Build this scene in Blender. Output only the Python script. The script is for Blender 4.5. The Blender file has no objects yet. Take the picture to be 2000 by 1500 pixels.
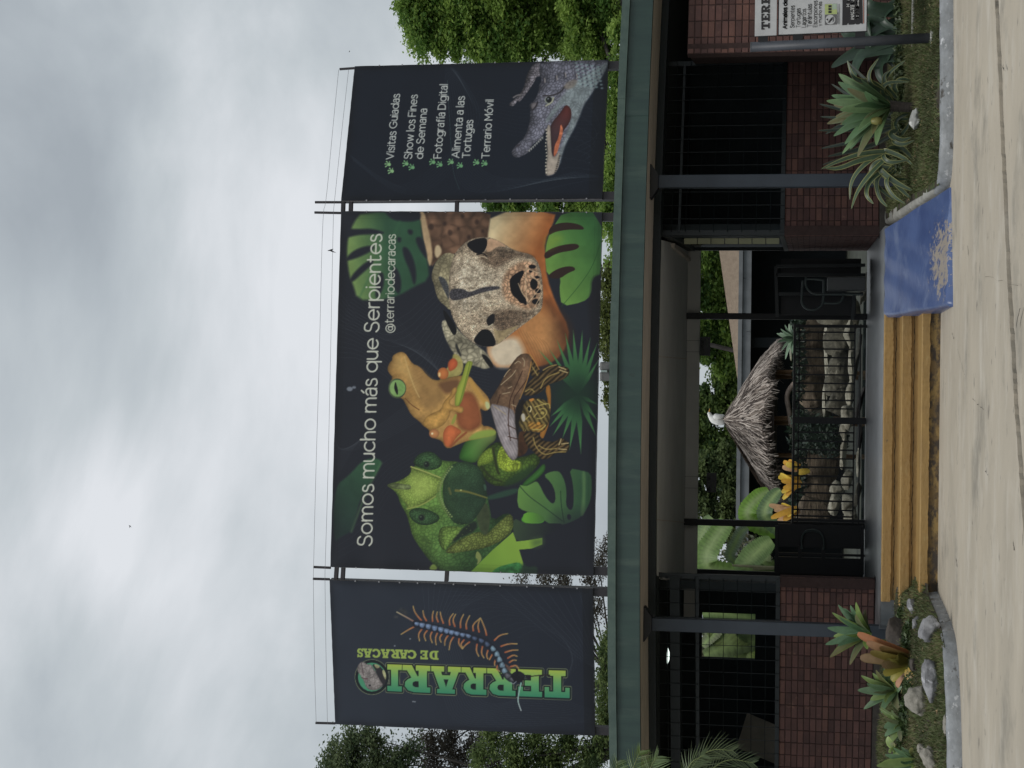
import bpy, math, random
import numpy as np
from mathutils import Vector, Matrix
random.seed(7); RNG = np.random.default_rng(7)
scene = bpy.context.scene
COL = scene.collection

# ---------------------------------------------------------------- camera
F, HC, ROLL = 3400.0, 1.345, 0.012
TH = math.atan(580.0 / F)
FW = Vector((0, math.cos(TH), math.sin(TH)))
U0 = Vector((0, -math.sin(TH), math.cos(TH)))
R0 = Vector((1, 0, 0))
RR = R0 * math.cos(ROLL) + U0 * math.sin(ROLL)
UU = U0 * math.cos(ROLL) - R0 * math.sin(ROLL)
CP = Vector((0, 0, HC))
cam_d = bpy.data.cameras.new('camera'); cam = bpy.data.objects.new('camera', cam_d); COL.objects.link(cam)
cam_d.sensor_fit = 'HORIZONTAL'; cam_d.sensor_width = 36.0; cam_d.lens = F / 2000.0 * 36.0
cam_d.clip_end = 2000.0; cam_d.clip_start = 0.1
# the phone was held so that the picture lies on its side
M = Matrix(((-UU.x, RR.x, -FW.x, CP.x), (-UU.y, RR.y, -FW.y, CP.y), (-UU.z, RR.z, -FW.z, CP.z), (0, 0, 0, 1)))
cam.matrix_world = M
scene.camera = cam

def ray(px, py):
    return FW * F + RR * (750.0 - py) - UU * (px - 1000.0)
def P(px, py, d):
    """point of the world at distance y = d seen at that place of the photograph"""
    r = ray(px, py); t = d / r.y
    return CP + r * t
def PZ(px, py, z):
    r = ray(px, py); t = (z - HC) / r.z
    return CP + r * t

# ---------------------------------------------------------------- world
world = bpy.data.worlds.new('World'); scene.world = world; world.use_nodes = True
nt = world.node_tree; nt.nodes.clear()
SUN_EL, SUN_AZ = math.radians(62), math.radians(200)
def wn(t, **k):
    n = nt.nodes.new(t)
    for a, b in k.items(): setattr(n, a, b)
    return n
wo = wn('ShaderNodeOutputWorld'); bg = wn('ShaderNodeBackground')
sky = wn('ShaderNodeTexSky', sky_type='NISHITA', sun_disc=False)
sky.sun_elevation = SUN_EL; sky.sun_rotation = SUN_AZ; sky.air_density = 1.3; sky.dust_density = 3.0
sks = wn('ShaderNodeVectorMath', operation='SCALE'); sks.inputs['Scale'].default_value = 0.09
tc = wn('ShaderNodeTexCoord')
mp = wn('ShaderNodeMapping'); mp.inputs['Scale'].default_value = (1.0, 1.0, 1.7)
n1 = wn('ShaderNodeTexNoise'); n1.inputs['Scale'].default_value = 3.4; n1.inputs['Detail'].default_value = 8; n1.inputs['Roughness'].default_value = 0.54
n1.inputs['Distortion'].default_value = 0.35
n2 = wn('ShaderNodeTexNoise'); n2.inputs['Scale'].default_value = 1.7; n2.inputs['Detail'].default_value = 3
add = wn('ShaderNodeMath', operation='ADD')
ramp = wn('ShaderNodeValToRGB')
e = ramp.color_ramp.elements
e[0].position = 0.36; e[0].color = (0.385, 0.425, 0.462, 1)
e[1].position = 0.72; e[1].color = (0.79, 0.815, 0.85, 1)
for p_, c_ in ((0.47, (0.47, 0.515, 0.55, 1)), (0.56, (0.56, 0.605, 0.635, 1))):
    q = e.new(p_); q.color = c_
L = nt.links.new
L(tc.outputs['Generated'], mp.inputs['Vector']); L(mp.outputs[0], n1.inputs['Vector']); L(mp.outputs[0], n2.inputs['Vector'])
mul1 = wn('ShaderNodeMath', operation='MULTIPLY'); mul1.inputs[1].default_value = 0.85; L(n1.outputs['Fac'], mul1.inputs[0])
mul2 = wn('ShaderNodeMath', operation='MULTIPLY'); mul2.inputs[1].default_value = 0.42; L(n2.outputs['Fac'], mul2.inputs[0])
L(mul1.outputs[0], add.inputs[0]); L(mul2.outputs[0], add.inputs[1])
off = wn('ShaderNodeMath', operation='SUBTRACT'); L(add.outputs[0], off.inputs[0]); off.inputs[1].default_value = 0.14
last = off
# brighter and darker banks of cloud
for (px, py, sharp, amp) in ((185, 1070, 330, 0.19), (160, 900, 420, 0.10), (170, 170, 300, -0.10), (560, 1010, 300, -0.05), (250, 270, 260, 0.09), (330, 560, 120, 0.05), (120, 400, 260, -0.12), (60, 1250, 60, -0.06), (500, 700, 60, -0.03), (480, 1180, 90, 0.06), (470, 100, 140, 0.07), (230, 1330, 120, -0.05), (330, 60, 200, -0.05)):
    d = ray(px, py).normalized()
    dn = wn('ShaderNodeVectorMath', operation='DOT_PRODUCT'); dn.inputs[1].default_value = d
    nrm = wn('ShaderNodeVectorMath', operation='NORMALIZE'); L(tc.outputs['Generated'], nrm.inputs[0]); L(nrm.outputs[0], dn.inputs[0])
    s1 = wn('ShaderNodeMath', operation='SUBTRACT'); L(dn.outputs['Value'], s1.inputs[0]); s1.inputs[1].default_value = 1.0
    s2 = wn('ShaderNodeMath', operation='MULTIPLY'); L(s1.outputs[0], s2.inputs[0]); s2.inputs[1].default_value = sharp * 3.0
    s3 = wn('ShaderNodeMath', operation='EXPONENT'); L(s2.outputs[0], s3.inputs[0])
    s4 = wn('ShaderNodeMath', operation='MULTIPLY_ADD'); L(s3.outputs[0], s4.inputs[0]); s4.inputs[1].default_value = amp * 0.8; L(last.outputs[0], s4.inputs[2])
    last = s4
L(last.outputs[0], ramp.inputs['Fac'])
mixc = wn('ShaderNodeMixRGB'); mixc.inputs['Fac'].default_value = 0.93
L(sky.outputs[0], sks.inputs[0]); L(sks.outputs[0], mixc.inputs[1]); L(ramp.outputs[0], mixc.inputs[2])
L(mixc.outputs[0], bg.inputs['Color']); bg.inputs['Strength'].default_value = 1.0
L(bg.outputs[0], wo.inputs['Surface'])

sd = bpy.data.lights.new('sun', 'SUN'); sd.energy = 1.5; sd.angle = math.radians(24); sd.color = (1.0, 0.965, 0.92)
sun = bpy.data.objects.new('sun', sd); COL.objects.link(sun)
sv = Vector((math.sin(SUN_AZ) * math.cos(SUN_EL), math.cos(SUN_AZ) * math.cos(SUN_EL), math.sin(SUN_EL)))
sun.rotation_euler = sv.to_track_quat('Z', 'Y').to_euler()
vs = scene.view_settings; vs.view_transform = 'Standard'; vs.look = 'None'; vs.exposure = 0.0; vs.gamma = 1.0; vs.use_curve_mapping = False
scene.render.engine = 'CYCLES'
scene.cycles.max_bounces = 6; scene.cycles.diffuse_bounces = 4; scene.cycles.glossy_bounces = 2

# ---------------------------------------------------------------- helpers
def s2l(c):
    c = np.asarray(c, float) / 255.0
    return np.where(c <= 0.04045, c / 12.92, ((c + 0.055) / 1.055) ** 2.4)
def tag(o, label=None, cat=None, group=None, kind=None):
    if label: o['label'] = label
    if cat: o['category'] = cat
    if group: o['group'] = group
    if kind: o['kind'] = kind
    return o
def empty(name, loc=(0, 0, 0), label=None, cat=None, group=None, rz=0, parent=None):
    o = bpy.data.objects.new(name, None); COL.objects.link(o); o.location = loc; o.rotation_euler = (0, 0, rz)
    o.empty_display_size = 0.1
    if parent: o.parent = parent
    return tag(o, label, cat, group)
def link_mesh(name, me, parent=None, mat=None):
    o = bpy.data.objects.new(name, me); COL.objects.link(o)
    if mat is not None and not me.materials: me.materials.append(mat)
    if parent is not None:
        o.parent = parent
        # geometry is written in world coordinates; the thing's empty stands at its base
        o.matrix_parent_inverse = Matrix.Translation(parent.location).inverted() if parent.rotation_euler.z == 0 else parent_world(parent).inverted()
    return o
def parent_world(p):
    m = Matrix.Translation(p.location) @ p.rotation_euler.to_matrix().to_4x4()
    return m if p.parent is None else parent_world(p.parent) @ p.matrix_parent_inverse @ m
class MB:
    def __init__(s): s.v = []; s.f = []; s.c = None
    def add(s, vs_, fs_):
        n = len(s.v); s.v.extend([tuple(v) for v in vs_]); s.f.extend([tuple(i + n for i in f) for f in fs_]); return s
    def box(s, x0, y0, z0, x1, y1, z1):
        v = [(x0, y0, z0), (x1, y0, z0), (x1, y1, z0), (x0, y1, z0), (x0, y0, z1), (x1, y0, z1), (x1, y1, z1), (x0, y1, z1)]
        return s.add(v, [(0, 3, 2, 1), (4, 5, 6, 7), (0, 1, 5, 4), (1, 2, 6, 5), (2, 3, 7, 6), (3, 0, 4, 7)])
    def bar(s, a, b, w, d, up=(0, 0, 1)):
        a = Vector(a); b = Vector(b); t = (b - a).normalized(); u = Vector(up)
        if abs(t.dot(u)) > 0.95: u = Vector((0, 1, 0))
        n = t.cross(u).normalized(); m = n.cross(t).normalized()
        v = []
        for p_ in (a, b):
            for (i, j) in ((-1, -1), (1, -1), (1, 1), (-1, 1)): v.append(p_ + n * (i * w / 2) + m * (j * d / 2))
        return s.add(v, [(0, 3, 2, 1), (4, 5, 6, 7), (0, 1, 5, 4), (1, 2, 6, 5), (2, 3, 7, 6), (3, 0, 4, 7)])
    def tube(s, pts, rad, seg=8, cap=True):
        pts = [Vector(p_) for p_ in pts]; n = len(pts)
        if not hasattr(rad, '__len__'): rad = [rad] * n
        if len(rad) != n: rad = [float(q) for q in np.interp(np.linspace(0, 1, n), np.linspace(0, 1, len(rad)), rad)]
        rings = []; prev = None
        for i, p_ in enumerate(pts):
            t = (pts[min(i + 1, n - 1)] - pts[max(i - 1, 0)])
            t = t.normalized() if t.length > 1e-9 else Vector((0, 0, 1))
            if prev is None:
                u = Vector((0, 0, 1)) if abs(t.z) < 0.9 else Vector((1, 0, 0))
                a = t.cross(u).normalized()
            else:
                a = (prev - t * prev.dot(t)).normalized()
            prev = a; b = t.cross(a)
            rings.append([p_ + (a * math.cos(2 * math.pi * k / seg) + b * math.sin(2 * math.pi * k / seg)) * rad[i] for k in range(seg)])
        v = [q for r in rings for q in r]; f = []
        for i in range(n - 1):
            for k in range(seg):
                k2 = (k + 1) % seg
                f.append((i * seg + k, i * seg + k2, (i + 1) * seg + k2, (i + 1) * seg + k))
        if cap: f.append(tuple(range(seg - 1, -1, -1))); f.append(tuple((n - 1) * seg + k for k in range(seg)))
        return s.add(v, f)
    def lathe(s, prof, c, seg=16):
        v = []; f = []; n = len(prof)
        for (r, z) in prof:
            for k in range(seg):
                a = 2 * math.pi * k / seg; v.append((c[0] + r * math.cos(a), c[1] + r * math.sin(a), c[2] + z))
        for i in range(n - 1):
            for k in range(seg):
                k2 = (k + 1) % seg; f.append((i * seg + k, i * seg + k2, (i + 1) * seg + k2, (i + 1) * seg + k))
        return s.add(v, f)
    def prism(s, poly, z0, z1):
        """poly: list of xy or xyz (z ignored) counter-clockwise"""
        n = len(poly); v = [(p_[0], p_[1], z0) for p_ in poly] + [(p_[0], p_[1], z1) for p_ in poly]
        f = [tuple(range(n - 1, -1, -1)), tuple(range(n, 2 * n))] + [(i, (i + 1) % n, n + (i + 1) % n, n + i) for i in range(n)]
        return s.add(v, f)
    def mesh(s, name, smooth=False):
        me = bpy.data.meshes.new(name); me.from_pydata([tuple(v) for v in s.v], [], s.f)
        if smooth: me.polygons.foreach_set('use_smooth', [True] * len(me.polygons))
        me.update(); return me
    def build(s, name, mat, parent=None, smooth=False, bevel=0):
        o = link_mesh(name, s.mesh(name, smooth), parent, mat)
        if bevel:
            b = o.modifiers.new('bevel', 'BEVEL'); b.width = bevel; b.segments = 2; b.limit_method = 'ANGLE'; b.angle_limit = math.radians(40)
        return o
def fast_mesh(name, verts, faces, cols=None, smooth=False):
    """verts (N,3); faces (M,k) all the same size; cols (N,3) linear"""
    verts = np.asarray(verts, np.float32); faces = np.asarray(faces, np.int32); k = faces.shape[1]
    me = bpy.data.meshes.new(name); me.vertices.add(len(verts)); me.vertices.foreach_set('co', verts.ravel())
    me.loops.add(faces.size); me.loops.foreach_set('vertex_index', faces.ravel())
    me.polygons.add(len(faces)); me.polygons.foreach_set('loop_start', np.arange(0, faces.size, k, dtype=np.int32))
    try: me.polygons.foreach_set('loop_total', np.full(len(faces), k, np.int32))
    except Exception: pass
    if smooth: me.polygons.foreach_set('use_smooth', np.ones(len(faces), bool))
    me.update(calc_edges=True)
    if cols is not None:
        at = me.color_attributes.new('Col', 'FLOAT_COLOR', 'POINT')
        c = np.ones((len(verts), 4), np.float32); c[:, :3] = cols; at.data.foreach_set('color', c.ravel())
    return me

# ---------------------------------------------------------------- materials
MATS = {}
def mat(name, col, rough=0.8, var=0.0, scale=8.0, col2=None, bump=0.0, bscale=40.0, metal=0.0, stretch=(1, 1, 1), spec=0.5,
        spots=None, attr=False, trans=0.0, detail=6.0, lo=0.35, hi=0.65, rand=0.0):
    """procedural: two colours mixed by noise, optional dirt spots (colour, scale, threshold), noise bump"""
    if name in MATS: return MATS[name]
    m = bpy.data.materials.new(name); m.use_nodes = True; t = m.node_tree; b = t.nodes['Principled BSDF']
    b.inputs['Roughness'].default_value = rough; b.inputs['Metallic'].default_value = metal
    b.inputs['Specular IOR Level'].default_value = spec
    g = t.nodes.new('ShaderNodeNewGeometry'); mpn = t.nodes.new('ShaderNodeMapping'); mpn.inputs['Scale'].default_value = stretch
    t.links.new(g.outputs['Position'], mpn.inputs['Vector'])
    if attr:
        a = t.nodes.new('ShaderNodeAttribute'); a.attribute_name = 'Col'; cur = a.outputs['Color']
        if var:
            n = t.nodes.new('ShaderNodeTexNoise'); n.inputs['Scale'].default_value = scale; n.inputs['Detail'].default_value = detail
            t.links.new(mpn.outputs[0], n.inputs['Vector'])
            mr = t.nodes.new('ShaderNodeMapRange'); mr.inputs['From Min'].default_value = 0.3; mr.inputs['From Max'].default_value = 0.7
            mr.inputs['To Min'].default_value = 1 - var; mr.inputs['To Max'].default_value = 1 + var; t.links.new(n.outputs['Fac'], mr.inputs['Value'])
            vm = t.nodes.new('ShaderNodeVectorMath'); vm.operation = 'SCALE'; t.links.new(cur, vm.inputs[0]); t.links.new(mr.outputs[0], vm.inputs['Scale']); cur = vm.outputs[0]
    else:
        c1 = np.array(col[:3], float); c2 = np.array(col2[:3], float) if col2 is not None else c1 * (1 - var)
        n = t.nodes.new('ShaderNodeTexNoise'); n.inputs['Scale'].default_value = scale; n.inputs['Detail'].default_value = detail
        n.inputs['Roughness'].default_value = 0.62
        t.links.new(mpn.outputs[0], n.inputs['Vector'])
        mr = t.nodes.new('ShaderNodeMapRange'); mr.inputs['From Min'].default_value = lo; mr.inputs['From Max'].default_value = hi
        t.links.new(n.outputs['Fac'], mr.inputs['Value'])
        mx = t.nodes.new('ShaderNodeMixRGB'); mx.inputs[1].default_value = (*c1, 1); mx.inputs[2].default_value = (*c2, 1)
        t.links.new(mr.outputs[0], mx.inputs['Fac']); cur = mx.outputs[0]
    for sp in (spots or []):
        sc, ss, th, wd = sp[:4]
        n = t.nodes.new('ShaderNodeTexNoise'); n.inputs['Scale'].default_value = ss; n.inputs['Detail'].default_value = 8; n.inputs['Roughness'].default_value = 0.65
        mp2 = t.nodes.new('ShaderNodeMapping'); mp2.inputs['Scale'].default_value = sp[4] if len(sp) > 4 else stretch
        mp2.inputs['Location'].default_value = (ss * 1.7, 3.1, 7.7)
        t.links.new(g.outputs['Position'], mp2.inputs['Vector']); t.links.new(mp2.outputs[0], n.inputs['Vector'])
        mr = t.nodes.new('ShaderNodeMapRange'); mr.inputs['From Min'].default_value = th; mr.inputs['From Max'].default_value = th + wd
        t.links.new(n.outputs['Fac'], mr.inputs['Value'])
        mx = t.nodes.new('ShaderNodeMixRGB'); t.links.new(mr.outputs[0], mx.inputs['Fac']); t.links.new(cur, mx.inputs[1]); mx.inputs[2].default_value = (*sc[:3], 1)
        cur = mx.outputs[0]
    if rand:
        oi = t.nodes.new('ShaderNodeObjectInfo'); mr = t.nodes.new('ShaderNodeMapRange'); mr.inputs['To Min'].default_value = 1 - rand; mr.inputs['To Max'].default_value = 1 + rand; t.links.new(oi.outputs['Random'], mr.inputs['Value'])
        vm = t.nodes.new('ShaderNodeVectorMath'); vm.operation = 'SCALE'; t.links.new(cur, vm.inputs[0]); t.links.new(mr.outputs[0], vm.inputs['Scale']); cur = vm.outputs[0]
    t.links.new(cur, b.inputs['Base Color'])
    if bump:
        n = t.nodes.new('ShaderNodeTexNoise'); n.inputs['Scale'].default_value = bscale; n.inputs['Detail'].default_value = 8
        t.links.new(mpn.outputs[0], n.inputs['Vector'])
        bp = t.nodes.new('ShaderNodeBump'); bp.inputs['Strength'].default_value = 1.0; bp.inputs['Distance'].default_value = bump
        t.links.new(n.outputs['Fac'], bp.inputs['Height']); t.links.new(bp.outputs[0], b.inputs['Normal'])
    if trans:
        out = t.nodes['Material Output']; tr = t.nodes.new('ShaderNodeBsdfTranslucent'); ms = t.nodes.new('ShaderNodeMixShader'); ms.inputs[0].default_value = trans
        t.links.new(cur, tr.inputs['Color']); t.links.new(b.outputs[0], ms.inputs[1]); t.links.new(tr.outputs[0], ms.inputs[2]); t.links.new(ms.outputs[0], out.inputs['Surface'])
    MATS[name] = m; return m

CX, CY = -0.6, 34.4                       # the building is a ring round this point
def ringp(R, x): return (x, CY - math.sqrt(R * R - (x - CX) ** 2))
def ringa(R, a): return (CX + R * math.sin(a), CY - R * math.cos(a))
# ================================================================ ground, road, kerbs
GB, GC = (0.46, 0.405, 0.32), (0.38, 0.335, 0.265)
M_road = mat('concrete_road', GB, 0.85, scale=1.1, col2=GC, stretch=(0.6, 1.0, 1), bump=0.004, bscale=22, detail=9,
             spots=[((0.50, 0.455, 0.38), 2.2, 0.50, 0.2, (0.6, 1.0, 1)), ((0.27, 0.245, 0.20), 1.3, 0.54, 0.14, (0.7, 0.6, 1)), ((0.20, 0.18, 0.15), 7.0, 0.62, 0.08, (0.6, 0.7, 1)), ((0.11, 0.10, 0.085), 26.0, 0.69, 0.04, (1, .8, 1))])
M_gap = mat('joint_dirt', (0.045, 0.035, 0.028), 0.95, var=0.5, scale=25)
M_soil = mat('soil', (0.060, 0.050, 0.034), 0.95, scale=9, col2=(0.030, 0.024, 0.016), bump=0.02, bscale=30,
             spots=[((0.055, 0.075, 0.022), 5.0, 0.48, 0.1)])
g = MB(); g.add([(-90, -40, -0.30), (90, -40, -0.30), (90, 160, -0.30), (-90, 160, -0.30)], [(0, 1, 2, 3)])
tag(g.build('ground', mat('earth', (0.07, 0.075, 0.035), 0.95, var=0.5, scale=0.6)), kind='structure')

rnd = random.Random(3)
# the joint between the two road slabs, followed from the photograph's edge to edge
jt = [PZ(1938, -60, 0), PZ(1943, 0, 0), PZ(1950, 150, 0), PZ(1956, 300, 0), PZ(1961, 400, 0), PZ(1968, 560, 0), PZ(1976, 700, 0), PZ(1983, 820, 0), PZ(1993, 960, 0), PZ(2004, 1100, 0), PZ(2030, 1400, 0)]
jp = []
for i in range(len(jt) - 1):
    for k in range(12):
        q = jt[i].lerp(jt[i + 1], k / 12.0); jp.append((q.x, q.y + rnd.uniform(-0.018, 0.018)))
jp = [(8.0, jp[0][1] + 0.4)] + jp + [(-14.0, jp[-1][1] - 1.6)]
jp.reverse()                                # from left to right
far = MB(); n = len(jp)
top = [(x, y, 0.0) for x, y in jp]; wall = [(x, y, -0.07) for x, y in jp]; back = [(x, 22.0, 0.0) for x, y in jp]
far.add(top + wall + back, [(i, i + 1, 2 * n + i + 1, 2 * n + i) for i in range(n - 1)] + [(n + i, n + i + 1, i + 1, i) for i in range(n - 1)])
tag(far.build('road', M_road), kind='structure')
near = MB(); nn = [(x, y - 0.035 - 0.02 * abs(math.sin(x * 3.1)), -0.022) for x, y in jp]
near.add(nn + [(x, -8.0, -0.022) for x, y in jp] + [(x, y, -0.07) for x, y, z in nn], [(n + i, n + i + 1, i + 1, i) for i in range(n - 1)] + [(i, i + 1, 2 * n + i + 1, 2 * n + i) for i in range(n - 1)])
tag(near.build('road', M_road), kind='structure')
gp = MB(); gp.add([(x, y - 0.35, -0.06) for x, y in jp] + [(x, y + 0.15, -0.06) for x, y in jp], [(i, i + 1, n + i + 1, n + i) for i in range(n - 1)])
tag(gp.build('road_joint', M_gap), kind='structure')
# cracks and chips in the slab (sunk slivers of dirt)
cr = MB()
for (x0, y0, x1, y1, w) in ((1900, 780, 1922, 800, 3), (1868, 1090, 1870, 1108, 4), (1925, 540, 1990, 560, 2.0), (1870, 680, 1885, 735, 1.6), (1995, 600, 1985, 640, 3), (1890, 480, 1893, 500, 2), (1860, 650, 1864, 662, 3), (1960, 130, 1962, 136, 4), (1980, 1060, 1982, 1075, 3), (1925, 920, 1930, 928, 3)):
    a = PZ(x0, y0, 0); b = PZ(x1, y1, 0); k = 7; pts = []
    for i in range(k + 1):
        q = a.lerp(b, i / k); pts.append((q.x + rnd.uniform(-.012, .012), q.y + rnd.uniform(-.02, .02)))
    ww = w * 0.0045
    cr.add([(x, y, 0.003) for x, y in pts] + [(x + ww * 0.3, y + ww * (2.0 if 0 < i < k else 0.2), 0.003) for i, (x, y) in enumerate(pts)], [(i, i + 1, k + 2 + i, k + 1 + i) for i in range(k)])
tag(cr.build('road_crack', M_gap), kind='structure')

M_kerb = mat('kerb_paint', (0.30, 0.315, 0.33), 0.5, scale=6, col2=(0.20, 0.21, 0.215), bump=0.008, bscale=16, stretch=(1, 1, 1.5),
             spots=[((0.055, 0.05, 0.042), 4.5, 0.585, 0.07), ((0.50, 0.51, 0.52), 11.0, 0.60, 0.05)])
M_kerb2 = mat('kerb_cement', (0.42, 0.42, 0.385), 0.75, scale=5, col2=(0.27, 0.27, 0.25), bump=0.008, bscale=18, spots=[((0.10, 0.09, 0.07), 4.0, 0.60, 0.06)])
def resample(pts, step):
    out = [Vector(pts[0])]
    for a, b in zip(pts[:-1], pts[1:]):
        a = Vector(a); b = Vector(b); k = max(1, int((b - a).length / step))
        for i in range(1, k + 1): out.append(a.lerp(b, i / k))
    return out
def smooth_path(pts, it=2):
    pts = [Vector(p_) for p_ in pts]
    for _ in range(it):
        o = [pts[0]]
        for a, b in zip(pts[:-1], pts[1:]): o += [a.lerp(b, 0.25), a.lerp(b, 0.75)]
        o.append(pts[-1]); pts = o
    return pts
def kerb(name, face, h, width, m, back_dir, zs=None, lab=None, chip=0.006):
    """face: path of the outer foot of the kerb; worn rounded section swept along it"""
    path = resample(smooth_path(face), 0.05); n = len(path); mb = MB(); v = []
    for i, p_ in enumerate(path):
        t = (path[min(i + 1, n - 1)] - path[max(i - 1, 0)]).normalized(); nv = Vector((-t.y, t.x, 0))
        if nv.dot(Vector(back_dir)) < 0: nv = -nv
        hh = h if zs is None else None
        z0 = p_.z; z1 = z0 + (h if zs is None else zs(i / (n - 1)))
        j = [math.sin(i * 0.9) * 0.4 + rnd.uniform(-1, 1) for _ in range(5)]
        sec = [(0, z0 - 0.08), (0.0 + chip * j[0], z0 + 0.02), (0.012 + chip * j[1], z1 - 0.03 + chip * j[3] * .5), (0.035 + chip * j[2], z1 - 0.004), (width * 0.6, z1 + chip * j[4] * .5), (width, z1 - 0.006), (width + 0.005, z0 - 0.08)]
        v += [tuple(p_ + nv * a + Vector((0, 0, b - z0))) for a, b in sec]
    k = 7; f = []
    for i in range(n - 1):
        for q in range(k - 1): f.append((i * k + q, (i + 1) * k + q, (i + 1) * k + q + 1, i * k + q + 1))
    f += [tuple(range(k)), tuple((n - 1) * k + q for q in range(k - 1, -1, -1))]; mb.add(v, f); return tag(mb.build(name, m, smooth=True), kind='structure')
# right kerb: straight along the road then turning in beside the ramp
KR = [PZ(1862, -160, 0), PZ(1862, 0, 0), PZ(1863, 150, 0), PZ(1863, 260, 0), PZ(1861, 320, 0), PZ(1857, 360, 0), PZ(1849, 385, 0.0)]
KRp = [(p_.x, p_.y, 0.0) for p_ in KR]
kerb('kerb', KRp, 0.125, 0.15, M_kerb, (0, 1, 0))
rampwall = [Vector((KRp[-1][0] + .03, KRp[-1][1] - .02, 0))] + [PZ(1800, 414, 0.17), PZ(1722, 452, 0.47)]
rw = [(rampwall[0].x, rampwall[0].y, 0.02), (rampwall[1].x, rampwall[1].y, 0.18), (rampwall[2].x, rampwall[2].y, 0.44)]
kerb('kerb', rw, 0.125, 0.17, M_kerb2, (1, 0.3, 0), chip=0.007)
KL = [PZ(1882, 1700, 0), PZ(1880, 1500, 0), PZ(1876, 1350, 0), PZ(1870, 1262, 0), PZ(1861, 1222, 0), PZ(1845, 1184, 0), PZ(1829, 1152, 0), PZ(1823, 1139, 0)]
kerb('kerb', [(p_.x, p_.y, 0.0) for p_ in KL], 0.125, 0.13, M_kerb, (0, 1, 0))

# planting beds: a mound from the kerb up to the foot of the wall
def bed(name, xs, yf, yb, zb, seed):
    nx, ny = 90, 46; V = []
    r = np.random.default_rng(seed); ph = r.uniform(0, 6, 8)
    X = np.linspace(xs[0], xs[1], nx)
    def h(x, t):
        z = 0.105 + (zb - 0.105) * np.clip(t * 1.02, 0, 1) ** 0.85
        z = z + (0.018 * np.sin(x * 3.1 + ph[0]) * np.sin(t * 7 + ph[1]) + 0.012 * np.sin(x * 7.3 + ph[2] + t * 9) + 0.008 * np.sin(x * 15 + ph[3]) * np.cos(t * 21 + ph[4])) * np.minimum(1, t * 6)
        return z
    vs_ = []; 
    for j in range(ny):
        t = j / (ny - 1)
        for x in X:
            y0 = yf(x); vs_.append((x, y0 + (yb(x) - y0) * t, float(h(x, t))))
    fs_ = [(j * nx + i, j * nx + i + 1, (j + 1) * nx + i + 1, (j + 1) * nx + i) for j in range(ny - 1) for i in range(nx - 1)]
    me = fast_mesh(name, vs_, fs_, smooth=True); o = link_mesh(name, me, None, M_soil); tag(o, kind='structure')
    return h
def interp(pts):
    a = sorted([(p_[0], p_[1]) for p_ in pts]); xs = [q[0] for q in a]; ys = [q[1] for q in a]
    return lambda x: float(np.interp(x, xs, ys))
YB = lambda x: 21.15
yfR0 = interp([(p_[0], p_[1] + 0.10) for p_ in KRp]); xk = KRp[-1][0]
rwx = [(rw[0][0], rw[0][1]), (rw[2][0], rw[2][1] + 0.05)]
def yfR(x):
    if x >= KRp[-2][0]: return yfR0(x)
    return float(np.interp(x, [rw[2][0] + 0.0, rw[1][0] + 0.10, rw[0][0] + 0.12, KRp[-2][0]], [rw[2][1] + 1.2, rw[1][1] + 0.08, rw[0][1] + 0.15, yfR0(KRp[-2][0])]))
KLp = [(p_.x, p_.y) for p_ in KL]
yfL0 = interp([(p_[0], p_[1] + 0.09) for p_ in KLp])
XL1 = KLp[-1][0]
def yfL(x):
    return yfL0(x) if x < XL1 else 18.5
hR = bed('planting_bed', (rw[2][0] + 0.04, 6.2), yfR, YB, 0.47, 1)
hL = bed('planting_bed', (-6.6, -2.02), yfL, YB, 0.47, 2)
def zR(x, y):
    a = yfR(x); return float(hR(x, np.clip((y - a) / (YB(x) - a), 0, 1)))
def zL(x, y):
    a = yfL(x); return float(hL(x, np.clip((y - a) / (YB(x) - a), 0, 1)))
# low inner kerb at the far right
lk = PZ(1783, 88, 0.3); ob = MB(); ob.box(lk.x, lk.y, 0.05, 6.2, lk.y + 0.09, zR(lk.x + .5, lk.y) + 0.045)
tag(ob.build('kerb', M_kerb2, bevel=0.008), kind='structure')

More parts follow.
